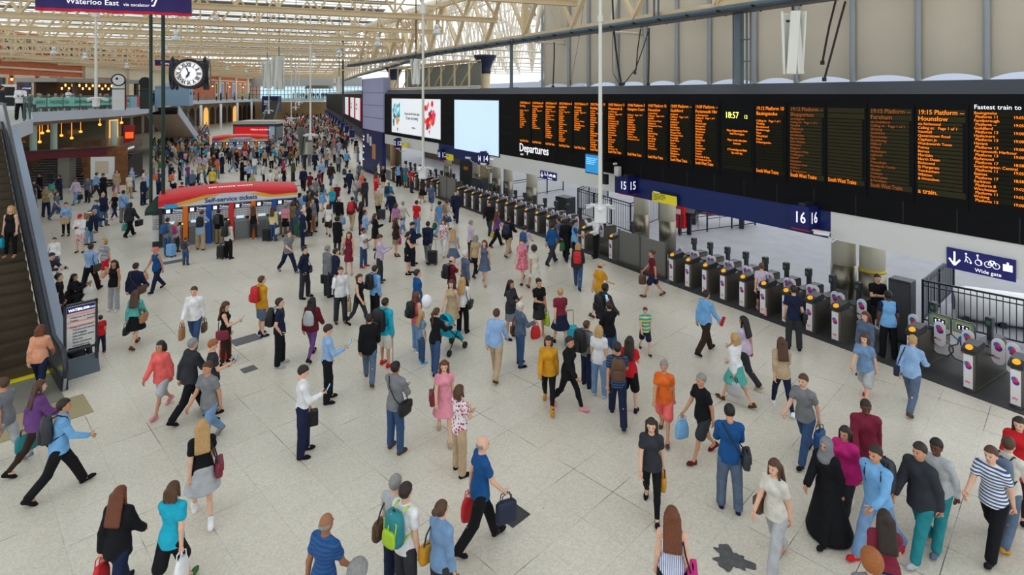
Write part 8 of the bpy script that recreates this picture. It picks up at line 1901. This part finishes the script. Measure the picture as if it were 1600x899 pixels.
combos = [(t_, b_) for t_ in tops for b_ in bots]; rnd.shuffle(combos)
seen = list(bpy_people); cand = []; rc = random.Random(11)
def blocked(px, py):
    if 325 < px < 420 and py < 251: return True
    if 355 < px < 445 and py < 232: return True
    if 300 < px < 464 and 300 < py < 392: return True
    if px < 185 and py < 300: return True
    if px < 300-(py-222)*.8 and py < 300: return px < 232 or py < 232
    return px < 268 and py < 262
NEED = 322-cnt; tries = 0
while len(cand) < NEED and tries < 60000:
    tries += 1
    py = rc.uniform(232, 306)
    lo_ = 236 if py < 262 else 196; hi_ = 560 if py < 268 else 340 if py > 290 else 470
    px = rc.uniform(lo_, hi_)
    if blocked(px, py): continue
    if px > 335 and py > 262 and rc.random() < .6: continue
    dd_ = 6+max(0, py-232)*.10
    if any(abs(px-a) < dd_ and abs(py-b_) < dd_*.45 for a, b_ in seen): continue
    seen.append((px, py)); cand.append((px, py))
def place_words(px, py):
    a = 'far' if py < 228 else 'mid-distance'
    if px < 330: return a+' crowd left of the far kiosk' if py < 262 else 'crowd above the kiosk roof'
    if px < 430: return a+' crowd around the far kiosk'
    if px < 500: return a+' crowd near the slanted screens'
    return a+' crowd near the blue hoarding'
for i, (px, py) in enumerate(sorted(cand, key=lambda c: -c[1])):
    t_, b_ = combos[i % len(combos)]; hr_ = hairs[rc.randrange(10)]; po_ = poses[rc.randrange(len(poses))]
    if b_ in ('leggings.black', 'skirt.black'): hr_ = 'long.brown' if hr_.startswith('short') else hr_
    x, y, z = px2(px, py); o, J = person(x, y, z, rc.choice([0, 60, 90, 180, 200, 60, 80]), po_, rc.uniform(158, 184), hr_, rc.choice('lllmmtd'), t_, b_, 'shoe.black', 2)
    lb = who_text(t_, b_, False, '')+' in the '+place_words(px, py); o['label'] = lb if lb not in used_labels else lb+', '+PP[po_]; used_labels[lb] = 1
    if len(o['label'].split()) > 16: o['label'] = o['label'].replace(' in the ', ', ').replace('crowd ', '')
    _ = 0; cnt += 1
# the rest of the far crowd, beyond counting
tpl = []
mats_c = [cloth(c) for c in ('white', 'navy', 'black', 'charcoal', 'lightblue', 'red', 'grey', 'olive', 'pink', 'turquoise', 'beige', 'denim', 'orange', 'lime', 'cream')]
msk = [skin('l'), skin('m'), skin('d'), hairm('dark'), hairm('brown'), hairm('blond')]
def far_body(pose):
    J = skeleton(pose); lo, hi = bbox(J, .2); r = []
    S = SDF(lo, hi, .055); torso(S, J, .02, False); arms(S, J, .012, .9); r.append((*S.mesh(), 0))
    S = SDF(lo, hi, .055); S.ell(J['pelvis'], (.16, .12, .12), .04); legs(S, J, .015, 1.0, .01); r.append((*S.mesh(), 1))
    S = SDF(lo, hi, .04); S.ell(J['head'], (.078, .1, .125), 0); S.cap(J['neck'], J['head'], .055, .05); r.append((*S.mesh(), 2))
    S = SDF(lo, hi, .04); S.ell(J['head']+[0, -.02, .03], (.09, .11, .11), 0); S.plane((0, 1, -.6), .03-.6*J['head'][2]+.0); r.append((*S.mesh(), 3)); return r
tpl = [far_body(p_) for p_ in ('stand', 'walk', 'walk2')]
parts_ = []; n_far = 0
for tr in range(60000):
    if n_far >= 1500: break
    py = 176+86*rc.random()**1.1; lo_ = 300+max(0, 215-py)*2.2 if py < 230 else 236; hi_ = 506+(py-176)*.95 if py < 225 else 552-(py-225)*1.2
    if py > 236 and rc.random() < .35+(py-236)*.02: continue
    px = rc.uniform(lo_, hi_)
    if blocked(px, py): continue
    dd_ = 2.2+max(0, py-180)*.08
    if any(abs(px-a) < dd_ and abs(py-b_) < dd_*.4 for a, b_ in seen[-1600:]): continue
    seen.append((px, py)); n_far += 1
    x, y, z = px2(px, py); a = rc.uniform(0, 6.28); s_ = rc.uniform(.92, 1.03); R_ = rotm(0, 0, a)*s_
    ct, cb = rc.choice([0, 0, 1, 1, 2, 2, 2, 3, 3, 4, 5, 6, 6, 7, 8, 9, 10, 10, 11, 11, 12, 14]), rc.choice([1, 2, 3, 11, 6, 10]); cs, chh = 15+rc.choice([0, 0, 1, 1, 2]), 15+rc.choice([3, 3, 4, 4, 5])
    for V, Q, mi in tpl[rc.randrange(3)]: parts_.append((V @ R_.T + np.array([x, y, 0]), Q, (ct, cb, cs, chh)[mi]))
for i in range(22):                 # figures behind the rail at the far end
    px = 455+i*3.2; Y = 151+rc.uniform(-.3, 3); R_ = rotm(0, 0, rc.uniform(0, 6.28))
    ct, cb, cs, chh = rc.choice([9, 9, 2, 3, 0, 5, 1]), 2, 15, 18
    for V, Q, mi in tpl[0]: parts_.append((V @ R_.T + np.array([(px-800)*Y/FPX, Y, ZM]), Q, (ct, cb, cs, chh)[mi]))
me = np_mesh('distant_crowd', parts_, 21)
for i, m_ in enumerate(mats_c+msk): me.materials[i] = m_
o = bpy.data.objects.new('distant_crowd', me); COL.objects.link(o); tag(o, 'dense distant crowd of travellers filling the far end of the hall', 'crowd', kind='stuff')
print('PEOPLE', cnt, n_far)
# ---------------------------------------------------------------- stroller, balloon, bicycle
p = px2(703, 548); t = thing('stroller', 'turquoise stroller with black wheels pushed by the person in black top', 'stroller', p, math.radians(-35))
tq = cloth('turquoise'); b = MB(); b.tube([(-.22, -.5, 1.0), (-.22, -.3, .75), (-.22, .35, .12)], .014, 6); b.tube([(.22, -.5, 1.0), (.22, -.3, .75), (.22, .35, .12)], .014, 6); b.tube([(-.22, -.3, .1), (-.22, .1, .6)], .014, 6); b.tube([(.22, -.3, .1), (.22, .1, .6)], .014, 6); b.tube([(-.22, -.5, 1.0), (.22, -.5, 1.0)], .02, 6); b.tube([(-.22, .1, .4), (.22, .1, .4)], .012, 6); b.build('frame', matb, t)
b = MB(); b.prism([(-.3, .8), (-.2, .45), (.18, .38), (.34, .2), (.36, .26), (.2, .5), (-.12, .55), (-.22, .9)], -.19, .19, 'yz'); b.build('seat', tq, t)
b = MB(); V = []
for i in range(7):
    a = math.radians(100-i*18)
    for j in range(7): u = math.radians(-90+j*30); V.append((.21*math.sin(u), -.22+.3*math.cos(a)*max(.2, math.cos(u)), .78+.3*math.sin(a)*max(.15, math.cos(u))))
b.add(V, [(i*7+j, i*7+j+1, (i+1)*7+j+1, (i+1)*7+j) for i in range(6) for j in range(6)]); b.build('canopy', tq, t)
for x in (-.24, .24):
    for y in (-.3, .35): b = MB(); b.tube([(x-.02, y, .09), (x+.02, y, .09)], .09, 12); b.build('wheel', matb, t)
b = MB(); b.tube([(0, .12, .5), (0, .05, .6), (0, .0, .72)], [.08, .09, .07], 10); o = b.build('soft_toy', white, None, p, math.radians(-35)); tag(o, 'small white bundle lying in the turquoise stroller', 'toy')
p = px2(664, 566); m_ = MB(); pr = [(.001, 0), (.06, .03), (.13, .14), (.145, .24), (.11, .34), (.04, .385), (.001, .39)]; m_.lathe(pr, n=16); o = m_.build('balloon', mat('balloon_white', (236, 236, 240), .25), None, (p[0]+.05, p[1], 1.38), smooth=True); tag(o, 'white balloon floating above the blond child beside the stroller', 'balloon')
p = px2(326, 305); t = thing('bicycle', 'small bicycle with black bags beside the person in yellow t-shirt', 'bicycle', p, .1); b = MB()
for x in (-.45, .45):
    n = 18
    for i in range(n): b.bar((x+.25*math.cos(i*6.283/n), 0, .27+.25*math.sin(i*6.283/n)), (x+.25*math.cos((i+1)*6.283/n), 0, .27+.25*math.sin((i+1)*6.283/n)), .03)
    w_ = b.build('wheel', matb, t); b = MB()
b.tube([(-.45, 0, .27), (-.1, 0, .35), (.4, 0, .6), (.45, 0, .27)], .02, 6); b.tube([(-.1, 0, .35), (-.2, 0, .85)], .016, 6); b.tube([(.4, 0, .6), (.36, 0, 1.0), (.3, -.25, 1.0)], .014, 6); b.tube([(.36, 0, 1.0), (.3, .25, 1.0)], .014, 6); b.build('frame', mat('bike_yellow', (214, 190, 60), .4), t); b = MB(); b.box(-.3, -.1, -.06, .06, .83, .88, .02); b.build('saddle', matb, t); b = MB(); b.box(.38, .62, -.2, .2, .55, .85, .05); b.build('front_bag', cbag('black'), t)
# free-standing luggage seen beside people
p = px2(77, 492); t = bag('suitcase', 'red'); t.location = p; t.rotation_euler = (0, 0, 1.0); t['label'] = 'red suitcase standing behind the escalator rail near crouching people'
